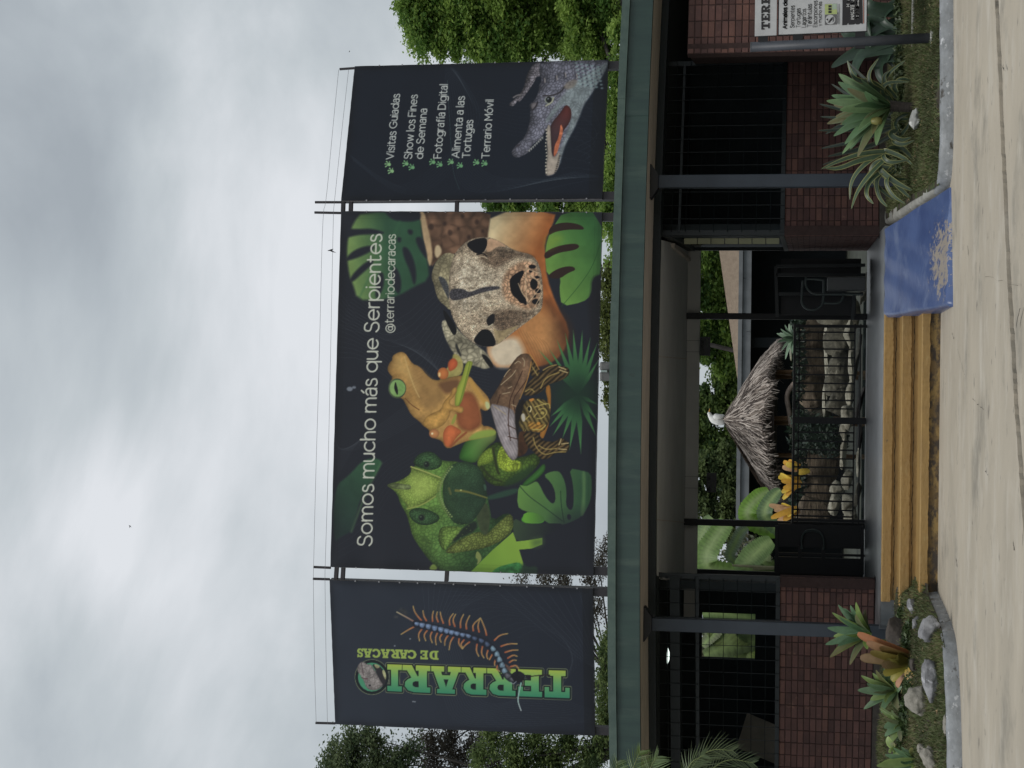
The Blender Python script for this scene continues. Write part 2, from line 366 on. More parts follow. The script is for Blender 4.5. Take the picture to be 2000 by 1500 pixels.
# grass: real blades on the beds
def grass(name, hf, zf, x0, x1, yf, dens, seed, holes=()):
    r = np.random.default_rng(seed); N = dens
    x = r.uniform(x0, x1, N); u = r.uniform(0, 1, N) ** 1.25
    a = np.array([yf(q) for q in x]) + 0.05; b = 20.9; y = a + (b - a) * u
    keep = np.ones(N, bool)
    pat = np.sin(x * 2.3 + 1.0) * np.sin(y * 2.9 + x) + 0.6 * np.sin(x * 6.1) * np.sin(y * 5.3)
    for (hx, hy, hr) in holes: keep &= ((x - hx) ** 2 + ((y - hy) * 0.8) ** 2 > (hr * r.uniform(0.6, 1.2, N)) ** 2)
    x, y, u, pat = x[keep], y[keep], u[keep], pat[keep]; N = len(x)
    z = np.array([hf(float(p_), float(np.clip((q - yf(float(p_))) / (YB(p_) - yf(float(p_))), 0, 1))) for p_, q in zip(x, y)]) - 0.004
    hgt = r.uniform(0.02, 0.055, N) * (1 + 0.5 * np.clip(pat, 0, 1)); w = r.uniform(0.004, 0.009, N)
    an = r.uniform(0, 6.283, N); dx, dy = np.cos(an) * w, np.sin(an) * w; le = r.uniform(0.2, 1.1, N) * hgt; la = r.uniform(0, 6.283, N)
    V = np.empty((N, 3, 3)); V[:, 0] = np.stack([x - dx, y - dy, z], 1); V[:, 1] = np.stack([x + dx, y + dy, z], 1)
    V[:, 2] = np.stack([x + np.cos(la) * le, y + np.sin(la) * le, z + hgt], 1)
    g1 = np.array([0.080, 0.125, 0.034]); g2 = np.array([0.19, 0.21, 0.085]); g3 = np.array([0.22, 0.185, 0.10])
    m_ = r.uniform(0, 1, (N, 1)); c = g1 * (1 - m_) + g2 * m_; dry = (r.uniform(0, 1, N) < 0.16 + 0.25 * (pat > 0.5)); c[dry] = g3 * r.uniform(0.6, 1.1, (dry.sum(), 1))
    c = c * (0.8 + 0.35 * np.clip(pat, -0.6, 0.8))[:, None]
    me = fast_mesh(name, V.reshape(-1, 3), np.arange(3 * N).reshape(-1, 3), np.repeat(c, 3, 0))
    o = link_mesh(name, me, None, mat('grass_blade', None, 0.7, attr=True, trans=0.2)); tag(o, 'short green grass growing over the planting beds', 'grass', kind='stuff'); return o
pr = PZ(1790, 250, 0.2)
grass('grass', hR, zR, rw[2][0] + 0.1, 6.0, yfR, 70000, 5, holes=[(pr.x + .05, 17.1, 0.55), (pr.x + .4, 17.0, 0.35)])
grass('grass', hL, zL, -6.3, -2.05, yfL, 56000, 6, holes=[(-2.3, 19.9, 0.5), (-3.9, 19.6, 0.3)])

# ================================================================ steps, ramp, porch floor
M_yel = mat('yellow_step_paint', (0.345, 0.215, 0.072), 0.6, scale=3, col2=(0.285, 0.178, 0.062), bump=0.006, bscale=14, stretch=(1, 1, 2.5),
            spots=[((0.12, 0.085, 0.045), 9.0, 0.67, 0.05), ((0.36, 0.25, 0.10), 5.0, 0.6, 0.1)])
M_yeld = mat('worn_yellow_paint', (0.17, 0.11, 0.045), 0.8, scale=6, col2=(0.055, 0.043, 0.033), bump=0.008, bscale=14, stretch=(1, 1, 1.6), lo=0.42, hi=0.56,
             spots=[((0.27, 0.18, 0.065), 6.5, 0.49, 0.10)])
M_floor = mat('cement_floor', (0.20, 0.215, 0.225), 0.32, scale=3, col2=(0.13, 0.14, 0.15), bump=0.0015, bscale=10, stretch=(1.6, 0.4, 1))
M_tread = mat('cement_tread', (0.30, 0.24, 0.13), 0.7, scale=5, col2=(0.16, 0.135, 0.09))
M_crk = mat('crack_dark', (0.03, 0.022, 0.014), 0.95, var=0.4)  # dark colour of the cracks below the step nosings
fl = MB(); fl.prism([(-2.62, 19.677), (1.80, 19.677), (2.05, 25.75), (-4.1, 25.75)], 0.10, 0.535)
tag(fl.build('porch_floor', M_floor), kind='structure')
xL = P(1720, 1174, 19.65).x; xR = P(1722, 610, 19.65).x
levels = [(19.60, 0.535, 0.362, 1175), (19.22, 0.362, 0.190, 1182), (18.62, 0.190, -0.02, 1178)]
st = empty('entrance_steps', ((xL + xR) / 2, 18.6, 0), 'three chipped yellow painted concrete steps leading up to the dark porch', 'steps')
for li, (yy, zt, zb, pl) in enumerate(levels):
    x0 = P(1740, pl, yy).x; x1 = xR + 0.25 if li else xR + 0.02
    if li == 2: x1 = xR + 0.10
    nx = 120; X = np.linspace(x0, x1, nx); nose = 0.10 if li < 2 else 0.085; w = np.zeros(nx)
    for k in range(nx): w[k] = 0.003 * math.sin(k * .35 + li) + rnd.uniform(-.0035, .0035)
    yb = yy + (0.75 if li else 0.075)
    s = MB(); v = []; f = []
    for k, x in enumerate(X):
        y0 = yy - 0.022 + rnd.uniform(-.003, .003)
        v += [(x, yb, zt), (x, y0 + 0.012, zt + 0.0), (x, y0, zt - 0.010), (x, y0 + 0.002, zt - nose + w[k]), (x, yy + 0.03, zt - nose + 0.006 + w[k])]
    for k in range(nx - 1):
        for q in range(4): f.append((k * 5 + q, k * 5 + q + 1, (k + 1) * 5 + q + 1, (k + 1) * 5 + q))
    f += [(0, 4, 3, 2, 1), tuple((nx - 1) * 5 + q for q in range(5))]
    s.add(v, f); ns_ = s.build('nosing', M_yel, st)
    rr = MB(); rr.box(x0 + 0.015, yy + 0.012, zb - 0.02, x1 - 0.01, yb - 0.004, zt - nose * 0.55); rr.build('riser', M_yeld if li == 2 else M_yel, st)
    if li < 2:
        c_ = MB(); v = []; k2 = 110
        for k in range(k2):
            x = x0 + 0.02 + (x1 - x0 - 0.04) * k / (k2 - 1); z = zt - nose - 0.034 + 0.003 * math.sin(k * .5 + li * 2) + rnd.uniform(-.003, .003); h_ = rnd.uniform(0.002, 0.009)
            v += [(x, yy + 0.009, z), (x, yy + 0.009, z + h_)]
        c_.add(v, [(2 * k, 2 * k + 2, 2 * k + 3, 2 * k + 1) for k in range(k2 - 1)]); c_.build('crack', M_crk, ns_)
# dark plinth at the left end of the steps
M_plinth = mat('dark_plinth', (0.085, 0.075, 0.062), 0.9, scale=6, col2=(0.045, 0.04, 0.034), bump=0.008, bscale=20)
pb = MB(); pb.box(-2.62, 19.75, -0.1, xL + 0.05, 21.0, 0.50); tag(pb.build('plinth', M_plinth, bevel=0.02), kind='structure')
# blue ramp
M_blue = mat('blue_ramp_paint', (0.090, 0.135, 0.285), 0.28, scale=1.5, col2=(0.055, 0.085, 0.20), bump=0.003, bscale=12, spots=[((0.14, 0.185, 0.32), 3.0, .55, .15), ((0.33, 0.29, 0.25), 9, .70, .03)])
rp = [P(1720, 614, 19.62), P(1719, 448, 19.62), PZ(1856, 366, 0.01), PZ(1850, 592, 0.055)]
rp[0].z = rp[1].z = 0.538
v = []; nu, nv = 40, 60
for j in range(nv + 1):
    for i in range(nu + 1):
        a = rp[0].lerp(rp[1], i / nu); b = rp[3].lerp(rp[2], i / nu); q = a.lerp(b, j / nv)
        q.z += 0.006 * math.sin(i * .5 + j * .21) + 0.05 * math.sin(math.pi * j / nv) * 0.25
        v.append(tuple(q))
f = [(j * (nu + 1) + i, (j + 1) * (nu + 1) + i, (j + 1) * (nu + 1) + i + 1, j * (nu + 1) + i + 1) for j in range(nv) for i in range(nu)]
base = len(v); edge = [j * (nu + 1) for j in range(nv + 1)]
for j in edge: q = v[j]; v.append((q[0] - 0.035, q[1], q[2] - 0.035))
for j in edge: q = v[j]; v.append((q[0] - 0.03, q[1], -0.05))
m1 = base; m2 = base + nv + 1
for j in range(nv): f += [(edge[j], m1 + j, m1 + j + 1, edge[j + 1]), (m1 + j, m2 + j, m2 + j + 1, m1 + j + 1)]
fr = len(v)
for i in range(nu + 1): q = v[nv * (nu + 1) + i]; v.append((q[0], q[1] - 0.01 + 0.01 * math.sin(i), -0.05))
for i in range(nu): f.append((nv * (nu + 1) + i, fr + i, fr + i + 1, nv * (nu + 1) + i + 1))
f += [(edge[nv], m1 + nv, m2 + nv, fr)]
# bare cement where the paint has worn off: a second sheet just proud, as ragged flakes
rb = MB(); rb.add(v, f)
rmp = empty('access_ramp', tuple(rp[3]), 'blue painted concrete access ramp with worn bare patches beside the yellow steps', 'ramp')
t = M_blue.node_tree; b_ = t.nodes['Principled BSDF']; src = b_.inputs['Base Color'].links[0].from_socket
geo = t.nodes.new('ShaderNodeNewGeometry'); nz_ = t.nodes.new('ShaderNodeTexNoise'); nz_.inputs['Scale'].default_value = 13.0; nz_.inputs['Detail'].default_value = 10; nz_.inputs['Roughness'].default_value = .72
t.links.new(geo.outputs['Position'], nz_.inputs['Vector']); acc = nz_.outputs['Fac']
for (px, py, rr_, am) in ((1782, 548, .20, .24), (1812, 508, .30, .22), (1842, 490, .34, .26), (1846, 540, .28, .2), (1848, 440, .2, .14)):   # where feet have worn the paint away
    c_ = PZ(px, py, .15 if px < 1800 else .06); dd = t.nodes.new('ShaderNodeVectorMath'); dd.operation = 'DISTANCE'; dd.inputs[1].default_value = c_; t.links.new(geo.outputs['Position'], dd.inputs[0])
    mr = t.nodes.new('ShaderNodeMapRange'); mr.inputs['From Min'].default_value = 0; mr.inputs['From Max'].default_value = rr_ * 1.5; mr.inputs['To Min'].default_value = am; mr.inputs['To Max'].default_value = 0; t.links.new(dd.outputs['Value'], mr.inputs['Value'])
    ad = t.nodes.new('ShaderNodeMath'); ad.operation = 'ADD'; t.links.new(acc, ad.inputs[0]); t.links.new(mr.outputs[0], ad.inputs[1]); acc = ad.outputs[0]
mr = t.nodes.new('ShaderNodeMapRange'); mr.inputs['From Min'].default_value = .66; mr.inputs['From Max'].default_value = .70; t.links.new(acc, mr.inputs['Value'])
mx = t.nodes.new('ShaderNodeMixRGB'); t.links.new(mr.outputs[0], mx.inputs['Fac']); t.links.new(src, mx.inputs[1]); mx.inputs[2].default_value = (0.34, 0.30, 0.255, 1); t.links.new(mx.outputs[0], b_.inputs['Base Color'])
rb.build('ramp_surface', M_blue, rmp, smooth=True)
# ================================================================ lettering: a monoline geometric alphabet (cap height 1, x-height .74)
def spl(pts, it=2, closed=False):
    p_ = [np.array(q, float) for q in pts]
    for _ in range(it):
        o = []; n = len(p_)
        rng = range(n) if closed else range(n - 1)
        if not closed: o.append(p_[0])
        for i in rng:
            a, b = p_[i], p_[(i + 1) % n]; o += [a * .75 + b * .25, a * .25 + b * .75]
        if not closed: o.append(p_[-1])
        p_ = o
    return p_
def arc(cx, cy, rx, ry, a0, a1, n=14):
    return [np.array((cx + rx * math.cos(math.radians(a0 + (a1 - a0) * i / n)), cy + ry * math.sin(math.radians(a0 + (a1 - a0) * i / n)))) for i in range(n + 1)]
def ln(*v): return [np.array((v[i], v[i + 1]), float) for i in range(0, len(v), 2)]
_arch = lambda x, w: [np.array((x, .42))] + arc(x + w / 2, .45, w / 2, .29, 180, 0, 10) + [np.array((x + w, 0))]
_o = lambda: arc(.36, .37, .36, .37, 0, 360, 22)
_a = lambda: [spl([(.05, .62), (.14, .74), (.36, .78), (.5, .66), (.5, .45), (.5, 0)]), spl([(.5, .44), (.28, .45), (0, .40), (-.02, .10), (.12, -.02), (.38, -.02), (.5, .2)])]
GL = {
 ' ': (.34, []), '.': (.1, [ln(.04, .03, .05, .03)]),
 'o': (.72, [_o()]), 'ó': (.72, [_o(), ln(.36, .9, .5, 1.08)]),
 'c': (.62, [arc(.36, .37, .36, .37, 42, 318, 18)]), 'e': (.70, [arc(.36, .37, .355, .37, 3, 318, 20) , ln(.01, .385, .71, .385)]),
 'd': (.72, [_o(), ln(.72, 1.06, .72, 0)]), 'q': (.72, [_o(), ln(.72, .74, .72, -.28)]), 'b': (.72, [_o(), ln(0, 1.06, 0, 0)]),
 'p': (.72, [_o(), ln(0, .74, 0, -.28)]), 'g': (.70, [_o(), spl([(.72, .74), (.72, .1), (.70, -.28), (.38, -.32), (.08, -.26)])]),
 'a': (.52, _a()), 'á': (.52, _a() + [ln(.2, .92, .36, 1.1)]),
 'm': (.98, [ln(0, .74, 0, 0), _arch(0, .49), _arch(.49, .49)]), 'n': (.54, [ln(0, .74, 0, 0), _arch(0, .54)]), 'h': (.54, [ln(0, 1.06, 0, 0), _arch(0, .54)]),
 'u': (.54, [[np.array((0, .74))] + arc(.27, .29, .27, .29, 180, 360, 10) + [np.array((.54, .74))], ln(.54, .74, .54, 0)]),
 'r': (.33, [ln(0, .74, 0, 0), [np.array((0, .4))] + spl([(0, .4), (.04, .7), (.33, .74)])]),
 's': (.46, [spl([(.43, .62), (.34, .75), (.06, .78), (.0, .52), (.16, .42), (.44, .36), (.50, .08), (.32, -.02), (.1, -.02), (.0, .10)])]),
 'i': (.02, [ln(.01, .74, .01, 0), ln(.01, .97, .01, .99)]), 'í': (.06, [ln(.03, .74, .03, 0), ln(.0, .92, .16, 1.1)]), 'l': (.02, [ln(.01, 1.06, .01, 0)]),
 't': (.40, [spl([(.14, .97), (.14, .4), (.13, .02), (.3, -.02), (.42, .05)]), ln(0, .74, .4, .74)]), 'f': (.36, [spl([(.13, 0), (.13, .6), (.13, 1.04), (.38, 1.06)]), ln(0, .74, .36, .74)]),
 'v': (.6, [ln(0, .74, .3, 0, .6, .74)]), 'w': (.96, [ln(0, .74, .24, 0, .48, .74, .72, 0, .96, .74)]), 'y': (.6, [ln(0, .74, .3, 0), ln(.6, .74, .18, -.28)]),
 'S': (.66, [spl([(.62, .84), (.5, 1.01), (.12, 1.04), (.02, .72), (.14, .56), (.56, .50), (.70, .2), (.52, -.03), (.18, -.02), (.0, .16)])]),
 'V': (.84, [ln(0, 1, .42, 0, .84, 1)]), 'G': (.92, [arc(.5, .5, .5, .5, 45, 322, 20), ln(.88, .2, .88, .48, .52, .48)]),
 'F': (.58, [ln(0, 0, 0, 1, .58, 1), ln(0, .5, .5, .5)]), 'E': (.6, [ln(.6, 0, 0, 0, 0, 1, .6, 1), ln(0, .5, .52, .5)]), 'T': (.76, [ln(0, 1, .76, 1), ln(.38, 1, .38, 0)]),
 'D': (.82, [ln(0, 0, 0, 1), [np.array((0, 1.))] + arc(.34, .5, .48, .5, 90, -90, 14) + [np.array((0, 0.))]]),
 'A': (.86, [ln(0, 0, .43, 1, .86, 0), ln(.15, .34, .71, .34)]), 'L': (.54, [ln(0, 1, 0, 0, .54, 0)]), 'M': (.86, [ln(0, 0, 0, 1, .43, .35, .86, 1, .86, 0)]),
 'N': (.74, [ln(0, 0, 0, 1, .74, 0, .74, 1)]), 'R': (.64, [ln(0, 0, 0, 1), [np.array((0, 1.))] + arc(.36, .74, .26, .26, 90, -90, 10) + [np.array((0, .48))], ln(.34, .48, .64, 0)]),
 'I': (.04, [ln(.02, 1, .02, 0)]), 'H': (.72, [ln(0, 0, 0, 1), ln(.72, 0, .72, 1), ln(0, .5, .72, .5)]), 'O': (1.0, [arc(.5, .5, .5, .5, 0, 360, 24)]),
 'C': (.86, [arc(.5, .5, .5, .5, 44, 316, 20)]), '9': (.62, [arc(.3, .68, .3, .31, 0, 360, 16), spl([(.6, .7), (.6, .3), (.4, -.02), (.1, .02)])]), '0': (.62, [arc(.31, .5, .31, .5, 0, 360, 18)]), ':': (.08, [ln(.04, .08, .04, .1), ln(.04, .6, .04, .62)]),
 '@': (1.08, [arc(.54, .34, .54, .56, -52, 300, 26), arc(.52, .34, .25, .27, 0, 360, 14), spl([(.77, .62), (.77, .2), (.85, .0), (1.05, .1), (1.08, .3)])]),
}
def text_strokes(txt, track=.22):
    x = 0.0; out = []
    for ch in txt:
        w, st_ = GL[ch]
        for s_ in st_: out.append([q + np.array((x, 0.0)) for q in s_])
        x += w + (track if ch != ' ' else .0)
    return out, x - track
def stroke_text(parent, txt, pos, width, capz, m, th):
    """raised lettering in the xz plane facing -y"""
    st_, tw = text_strokes(txt); sx_ = width / tw; s = MB()
    for pl in st_:
        pl = [Vector((pos[0] + q[0] * sx_, pos[1], pos[2] + q[1] * capz)) for q in pl]
        for a, b in zip(pl[:-1], pl[1:]):
            t = (b - a)
            if t.length < 1e-6: continue
            t.normalize(); n_ = Vector((-t.z, 0, t.x)) * th / 2; e = t * th * .3
            s.add([a - n_ - e, b - n_ + e, b + n_ + e, a + n_ - e], [(0, 1, 2, 3)])
    return s.build('lettering', m, parent)

# slab letters, unit box, (outline, [holes])
SL = {
 'T': ([(0, 1), (1, 1), (1, .62), (.82, .62), (.82, .78), (.66, .78), (.66, .2), (.84, .2), (.84, 0), (.16, 0), (.16, .2), (.34, .2), (.34, .78), (.18, .78), (.18, .62), (0, .62)], []),
 'E': ([(0, 1), (1, 1), (1, .64), (.8, .64), (.8, .8), (.46, .8), (.46, .6), (.72, .6), (.72, .4), (.46, .4), (.46, .2), (.8, .2), (.8, .36), (1, .36), (1, 0), (0, 0), (0, .2), (.13, .2), (.13, .8), (0, .8)], []),
 'R': ([(0, 1), (.6, 1), (.8, .94), (.92, .78), (.9, .62), (.8, .52), (.68, .46), (.84, .2), (1, .2), (1, 0), (.66, 0), (.46, .4), (.42, .4), (.42, .2), (.52, .2), (.52, 0), (0, 0), (0, .2), (.12, .2), (.12, .8), (0, .8)], [[(.42, .81), (.42, .59), (.54, .59), (.62, .63), (.64, .70), (.62, .77), (.54, .81)]]),
 'A': ([(.2, 1), (.8, 1), (.8, .84), (.71, .84), (.92, .2), (1, .2), (1, 0), (.56, 0), (.56, .2), (.66, .2), (.63, .32), (.37, .32), (.34, .2), (.44, .2), (.44, 0), (0, 0), (0, .2), (.08, .2), (.29, .84), (.2, .84)], [[(.42, .48), (.58, .48), (.5, .76)]]),
 'I': ([(0, 1), (1, 1), (1, .8), (.74, .8), (.74, .2), (1, .2), (1, 0), (0, 0), (0, .2), (.26, .2), (.26, .8), (0, .8)], []),
 'D': ([(0, 1), (.55, 1), (.8, .92), (.95, .75), (1, .5), (.95, .25), (.8, .08), (.55, 0), (0, 0), (0, .18), (.13, .18), (.13, .82), (0, .82)], [[(.42, .8), (.54, .8), (.65, .68), (.68, .5), (.65, .32), (.54, .2), (.42, .2)]]),
 'C': ([(1, .66), (.97, .86), (.75, 1), (.45, 1), (.15, .85), (0, .5), (.15, .15), (.45, 0), (.78, 0), (1, .14), (1, .34), (.78, .34), (.7, .22), (.52, .2), (.36, .32), (.32, .5), (.36, .68), (.52, .8), (.68, .78), (.76, .66)], []),
 'S': ([(.95, .66), (.95, 1), (.78, 1), (.74, .94), (.5, 1), (.2, .96), (.04, .8), (.06, .58), (.3, .44), (.62, .36), (.66, .26), (.5, .18), (.3, .24), (.24, .36), (0, .36), (0, 0), (.18, 0), (.24, .07), (.5, 0), (.82, .04), (1, .22), (.96, .46), (.74, .58), (.4, .66), (.36, .76), (.5, .82), (.68, .76), (.74, .66)], []),
}

# ================================================================ print painter: colours computed on a fine grid of the banner itself
def vnoise(x, y, s, seed=0):
    x = x / s + seed * 17.3; y = y / s + seed * 9.1; xi = np.floor(x).astype(np.int64); yi = np.floor(y).astype(np.int64); fx = x - xi; fy = y - yi
    fx = fx * fx * (3 - 2 * fx); fy = fy * fy * (3 - 2 * fy)
    def h(a, b):
        n = (a * 374761393 + b * 668265263 + seed * 1442695) & 0x7fffffff; n = (n ^ (n >> 13)) * 1274126177 & 0x7fffffff; return ((n ^ (n >> 16)) & 0xffff) / 65535.0
    return (h(xi, yi) * (1 - fx) + h(xi + 1, yi) * fx) * (1 - fy) + (h(xi, yi + 1) * (1 - fx) + h(xi + 1, yi + 1) * fx) * fy
def fbm(x, y, s, seed=0): return (vnoise(x, y, s, seed) * .5 + vnoise(x, y, s / 2, seed + 1) * .3 + vnoise(x, y, s / 4, seed + 2) * .2)
def cells(x, y, s, seed=0):
    x = x / s; y = y / s; xi = np.floor(x).astype(np.int64); yi = np.floor(y).astype(np.int64); f1 = np.full(x.shape, 9.0); f2 = f1.copy()
    def h(a, b, k):
        n = (a * 374761393 + b * 668265263 + (seed + k) * 1442695) & 0x7fffffff; n = (n ^ (n >> 13)) * 1274126177 & 0x7fffffff; return ((n ^ (n >> 16)) & 0xffff) / 65535.0
    for i in (-1, 0, 1):
        for j in (-1, 0, 1):
            cx = xi + i; cy = yi + j; d = np.hypot(cx + h(cx, cy, 1) - x, cy + h(cx, cy, 2) - y)
            f2 = np.minimum(f2, np.maximum(f1, d)); f1 = np.minimum(f1, d)
    return f1, f2
class Print:
    def __init__(s, TL, TR, BR, BL, step, bgc):
        """corner places in the photograph's own pixels; grid runs TL->TR (columns) and TL->BL (rows)"""
        s.c = [np.array(q, float) for q in (TL, TR, BR, BL)]
        w = np.linalg.norm(s.c[1] - s.c[0]); h = np.linalg.norm(s.c[3] - s.c[0]); s.nu = int(w / step) + 1; s.nv = int(h / step) + 1
        u, v = np.meshgrid(np.linspace(0, 1, s.nu), np.linspace(0, 1, s.nv)); s.u = u; s.v = v
        q = [s.c[k][None, None, :] for k in range(4)]; u_, v_ = u[..., None], v[..., None]
        g_ = q[0] * (1 - u_) * (1 - v_) + q[1] * u_ * (1 - v_) + q[2] * u_ * v_ + q[3] * (1 - u_) * v_
        s.X = g_[..., 0]; s.Y = g_[..., 1]; s.C = np.zeros(s.X.shape + (3,)) + np.array(bgc, float); s.step = step
    def box(s, pts, m):
        p_ = np.array(pts); x0, y0 = p_.min(0) - m; x1, y1 = p_.max(0) + m
        k = (s.X >= x0) & (s.X <= x1) & (s.Y >= y0) & (s.Y <= y1)
        r = np.where(k.any(1))[0]; c = np.where(k.any(0))[0]
        if len(r) == 0 or len(c) == 0: return None
        return slice(r[0], r[-1] + 1), slice(c[0], c[-1] + 1)
    def sdf(s, sl, polys, X=None, Y=None):
        """signed distance, positive inside (even-odd over all polygons)"""
        X = s.X[sl]; Y = s.Y[sl]; d2 = np.full(X.shape, 1e9); ins = np.zeros(X.shape, bool)
        for p_ in polys:
            n = len(p_)
            for i in range(n):
                ax, ay = p_[i]; bx, by = p_[(i + 1) % n]; dx, dy = bx - ax, by - ay; L2 = dx * dx + dy * dy
                if L2 < 1e-9: continue
                t = np.clip(((X - ax) * dx + (Y - ay) * dy) / L2, 0, 1); ex = X - ax - t * dx; ey = Y - ay - t * dy
                np.minimum(d2, ex * ex + ey * ey, out=d2)
                if ay != by:
                    c = ((Y >= ay) != (Y >= by)) & (X < ax + (Y - ay) * dx / dy); ins ^= c
        d = np.sqrt(d2); return np.where(ins, d, -d)
    def fill(s, pts, col, soft=1.2, sm=2, col2=None, g=None, rim=None, tex=None, alpha=1.0, holes=(), T=None, light=None):
        """col/col2 in sRGB 0..255 blended along g=((x,y),(x,y)); rim=(width, darkening); tex=(kind, size, amount)"""
        tr = (lambda q: (T[0] + q[0] * T[2], T[1] + q[1] * T[2])) if T else (lambda q: q)
        P0 = [tr(q) for q in pts]; P_ = [tuple(q) for q in spl(P0, sm, True)] if sm else P0
        H = [[tr(q) for q in h] for h in holes]; sl = s.box(P_, soft * 2 + 2)
        if sl is None: return
        d = s.sdf(sl, [P_] + H); a = np.clip(.5 + d / soft, 0, 1) * alpha
        if a.max() <= 0: return
        X = s.X[sl]; Y = s.Y[sl]; c = np.zeros(X.shape + (3,)) + np.array(col, float)
        if col2 is not None:
            g0, g1 = tr(g[0]), tr(g[1]); dx, dy = g1[0] - g0[0], g1[1] - g0[1]; t = np.clip(((X - g0[0]) * dx + (Y - g0[1]) * dy) / (dx * dx + dy * dy), 0, 1)[..., None]; c = c * (1 - t) + np.array(col2, float) * t
        if rim: c = c * (1 - rim[1] * np.exp(-np.maximum(d, 0) / rim[0]))[..., None]
        if light:   # drawn modelling of the pictured body: lighter towards one side of the shape
            gy, gx = np.gradient(np.minimum(d, light[2])); n_ = np.hypot(gx, gy) + 1e-6
            # grid axes are not the photograph's axes: go through the coordinates instead
            lx = np.gradient(X, axis=0), np.gradient(X, axis=1); ly = np.gradient(Y, axis=0), np.gradient(Y, axis=1)
            px_ = (gy / n_) * np.sign(lx[0].mean()) if abs(lx[0].mean()) > abs(lx[1].mean()) else (gx / n_) * np.sign(lx[1].mean())
            py_ = (gx / n_) * np.sign(ly[1].mean()) if abs(ly[1].mean()) > abs(ly[0].mean()) else (gy / n_) * np.sign(ly[0].mean())
            k = -(px_ * light[0][0] + py_ * light[0][1]) * np.exp(-np.maximum(d, 0) / light[2])
            c = c * (1 - light[1] * k)[..., None]
        for tx in ([tex] if tex and not isinstance(tex, list) else (tex or [])):
            kind, size, am = tx[:3]; sx_, sy_ = (tx[3] if len(tx) > 3 else (1, 1))
            if kind == 'n': c = c * (1 + am * (fbm(X * sx_, Y * sy_, size, 3) * 2 - 1))[..., None]
            elif kind == 'c':
                wx = 9 * (vnoise(X, Y, 14, 11) - .5); wy = 9 * (vnoise(X, Y, 14, 12) - .5); f1, f2 = cells((X + wx) * sx_, (Y + wy) * sy_, size, 5); c = c * (1 + am * (np.clip((f2 - f1) * 2.2, 0, 1) - .6))[..., None]
            elif kind == 'l':
                c = c * (1 + am * np.sin((X * sx_ + Y * sy_) / size * 6.283 + 5 * fbm(X, Y, 24, 9)))[..., None]
        s.C[sl] = s.C[sl] * (1 - a[..., None]) + np.clip(c, 0, 255) * a[..., None]
    def line(s, pts, w, col, alpha=1.0, soft=1.0, T=None, sm=0, taper=None, col2=None):
        tr = (lambda q: (T[0] + q[0] * T[2], T[1] + q[1] * T[2])) if T else (lambda q: q)
        P_ = [tr(q) for q in pts]; P_ = [tuple(q) for q in spl(P_, sm)] if sm else P_
        n = len(P_)
        sl = s.box(P_, w + 2)
        if sl is None: return
        X = s.X[sl]; Y = s.Y[sl]; best = np.full(X.shape, -9.0); tt = np.zeros(X.shape)
        for i in range(n - 1):
            ax, ay = P_[i]; bx, by = P_[i + 1]; dx, dy = bx - ax, by - ay; L2 = dx * dx + dy * dy
            if L2 < 1e-9: continue
            t = np.clip(((X - ax) * dx + (Y - ay) * dy) / L2, 0, 1); e = np.hypot(X - ax - t * dx, Y - ay - t * dy); u = (i + t) / (n - 1)
            ww = w if taper is None else w * (taper[0] * (1 - u) + taper[1] * u)
            k = ww / 2 - e; m_ = k > best; best = np.where(m_, k, best); tt = np.where(m_, u, tt)
        a = (np.clip(.5 + best / soft, 0, 1) * alpha)[..., None]; c = np.array(col, float)
        if col2 is not None: c = c * (1 - tt[..., None]) + np.array(col2, float) * tt[..., None]
        s.C[sl] = s.C[sl] * (1 - a) + c * a
    def disc(s, c, rx, ry, col, T=None, rot=0, **k):
        s.fill([(c[0] + rx * math.cos(t) * math.cos(rot) - ry * math.sin(t) * math.sin(rot), c[1] + rx * math.cos(t) * math.sin(rot) + ry * math.sin(t) * math.cos(rot)) for t in np.linspace(0, 2 * math.pi, 20, endpoint=False)], col, T=T, sm=0, **k)
    def text(s, txt, a, b, cap, w, col, track=.20, alpha=1.0):
        """baseline from a to b (photograph pixels); letters stand towards -x of the photograph"""
        st_, tw = text_strokes(txt, track); a = np.array(a, float); b = np.array(b, float); e = (b - a) / tw; n_ = np.array((-1.0, 0.0)); 
        n_ = n_ - e * (n_ @ e) / (e @ e) * 0.0
        for pl in st_: s.line([tuple(a + e * q[0] + n_ * cap * q[1]) for q in pl], w, col, alpha=alpha, soft=1.15)
    def flow(s, A, B, n, col=(150, 158, 160), alpha=.14, w=.7):
        A = spl(A, 2); B = spl(B, 2); m_ = min(len(A), len(B))
        ia = np.linspace(0, len(A) - 1, 30).astype(int); ib = np.linspace(0, len(B) - 1, 30).astype(int)
        for k in range(n):
            t = k / (n - 1); s.line([tuple(A[i] * (1 - t) + B[j] * t) for i, j in zip(ia, ib)], w, col, alpha=alpha, soft=1.0)
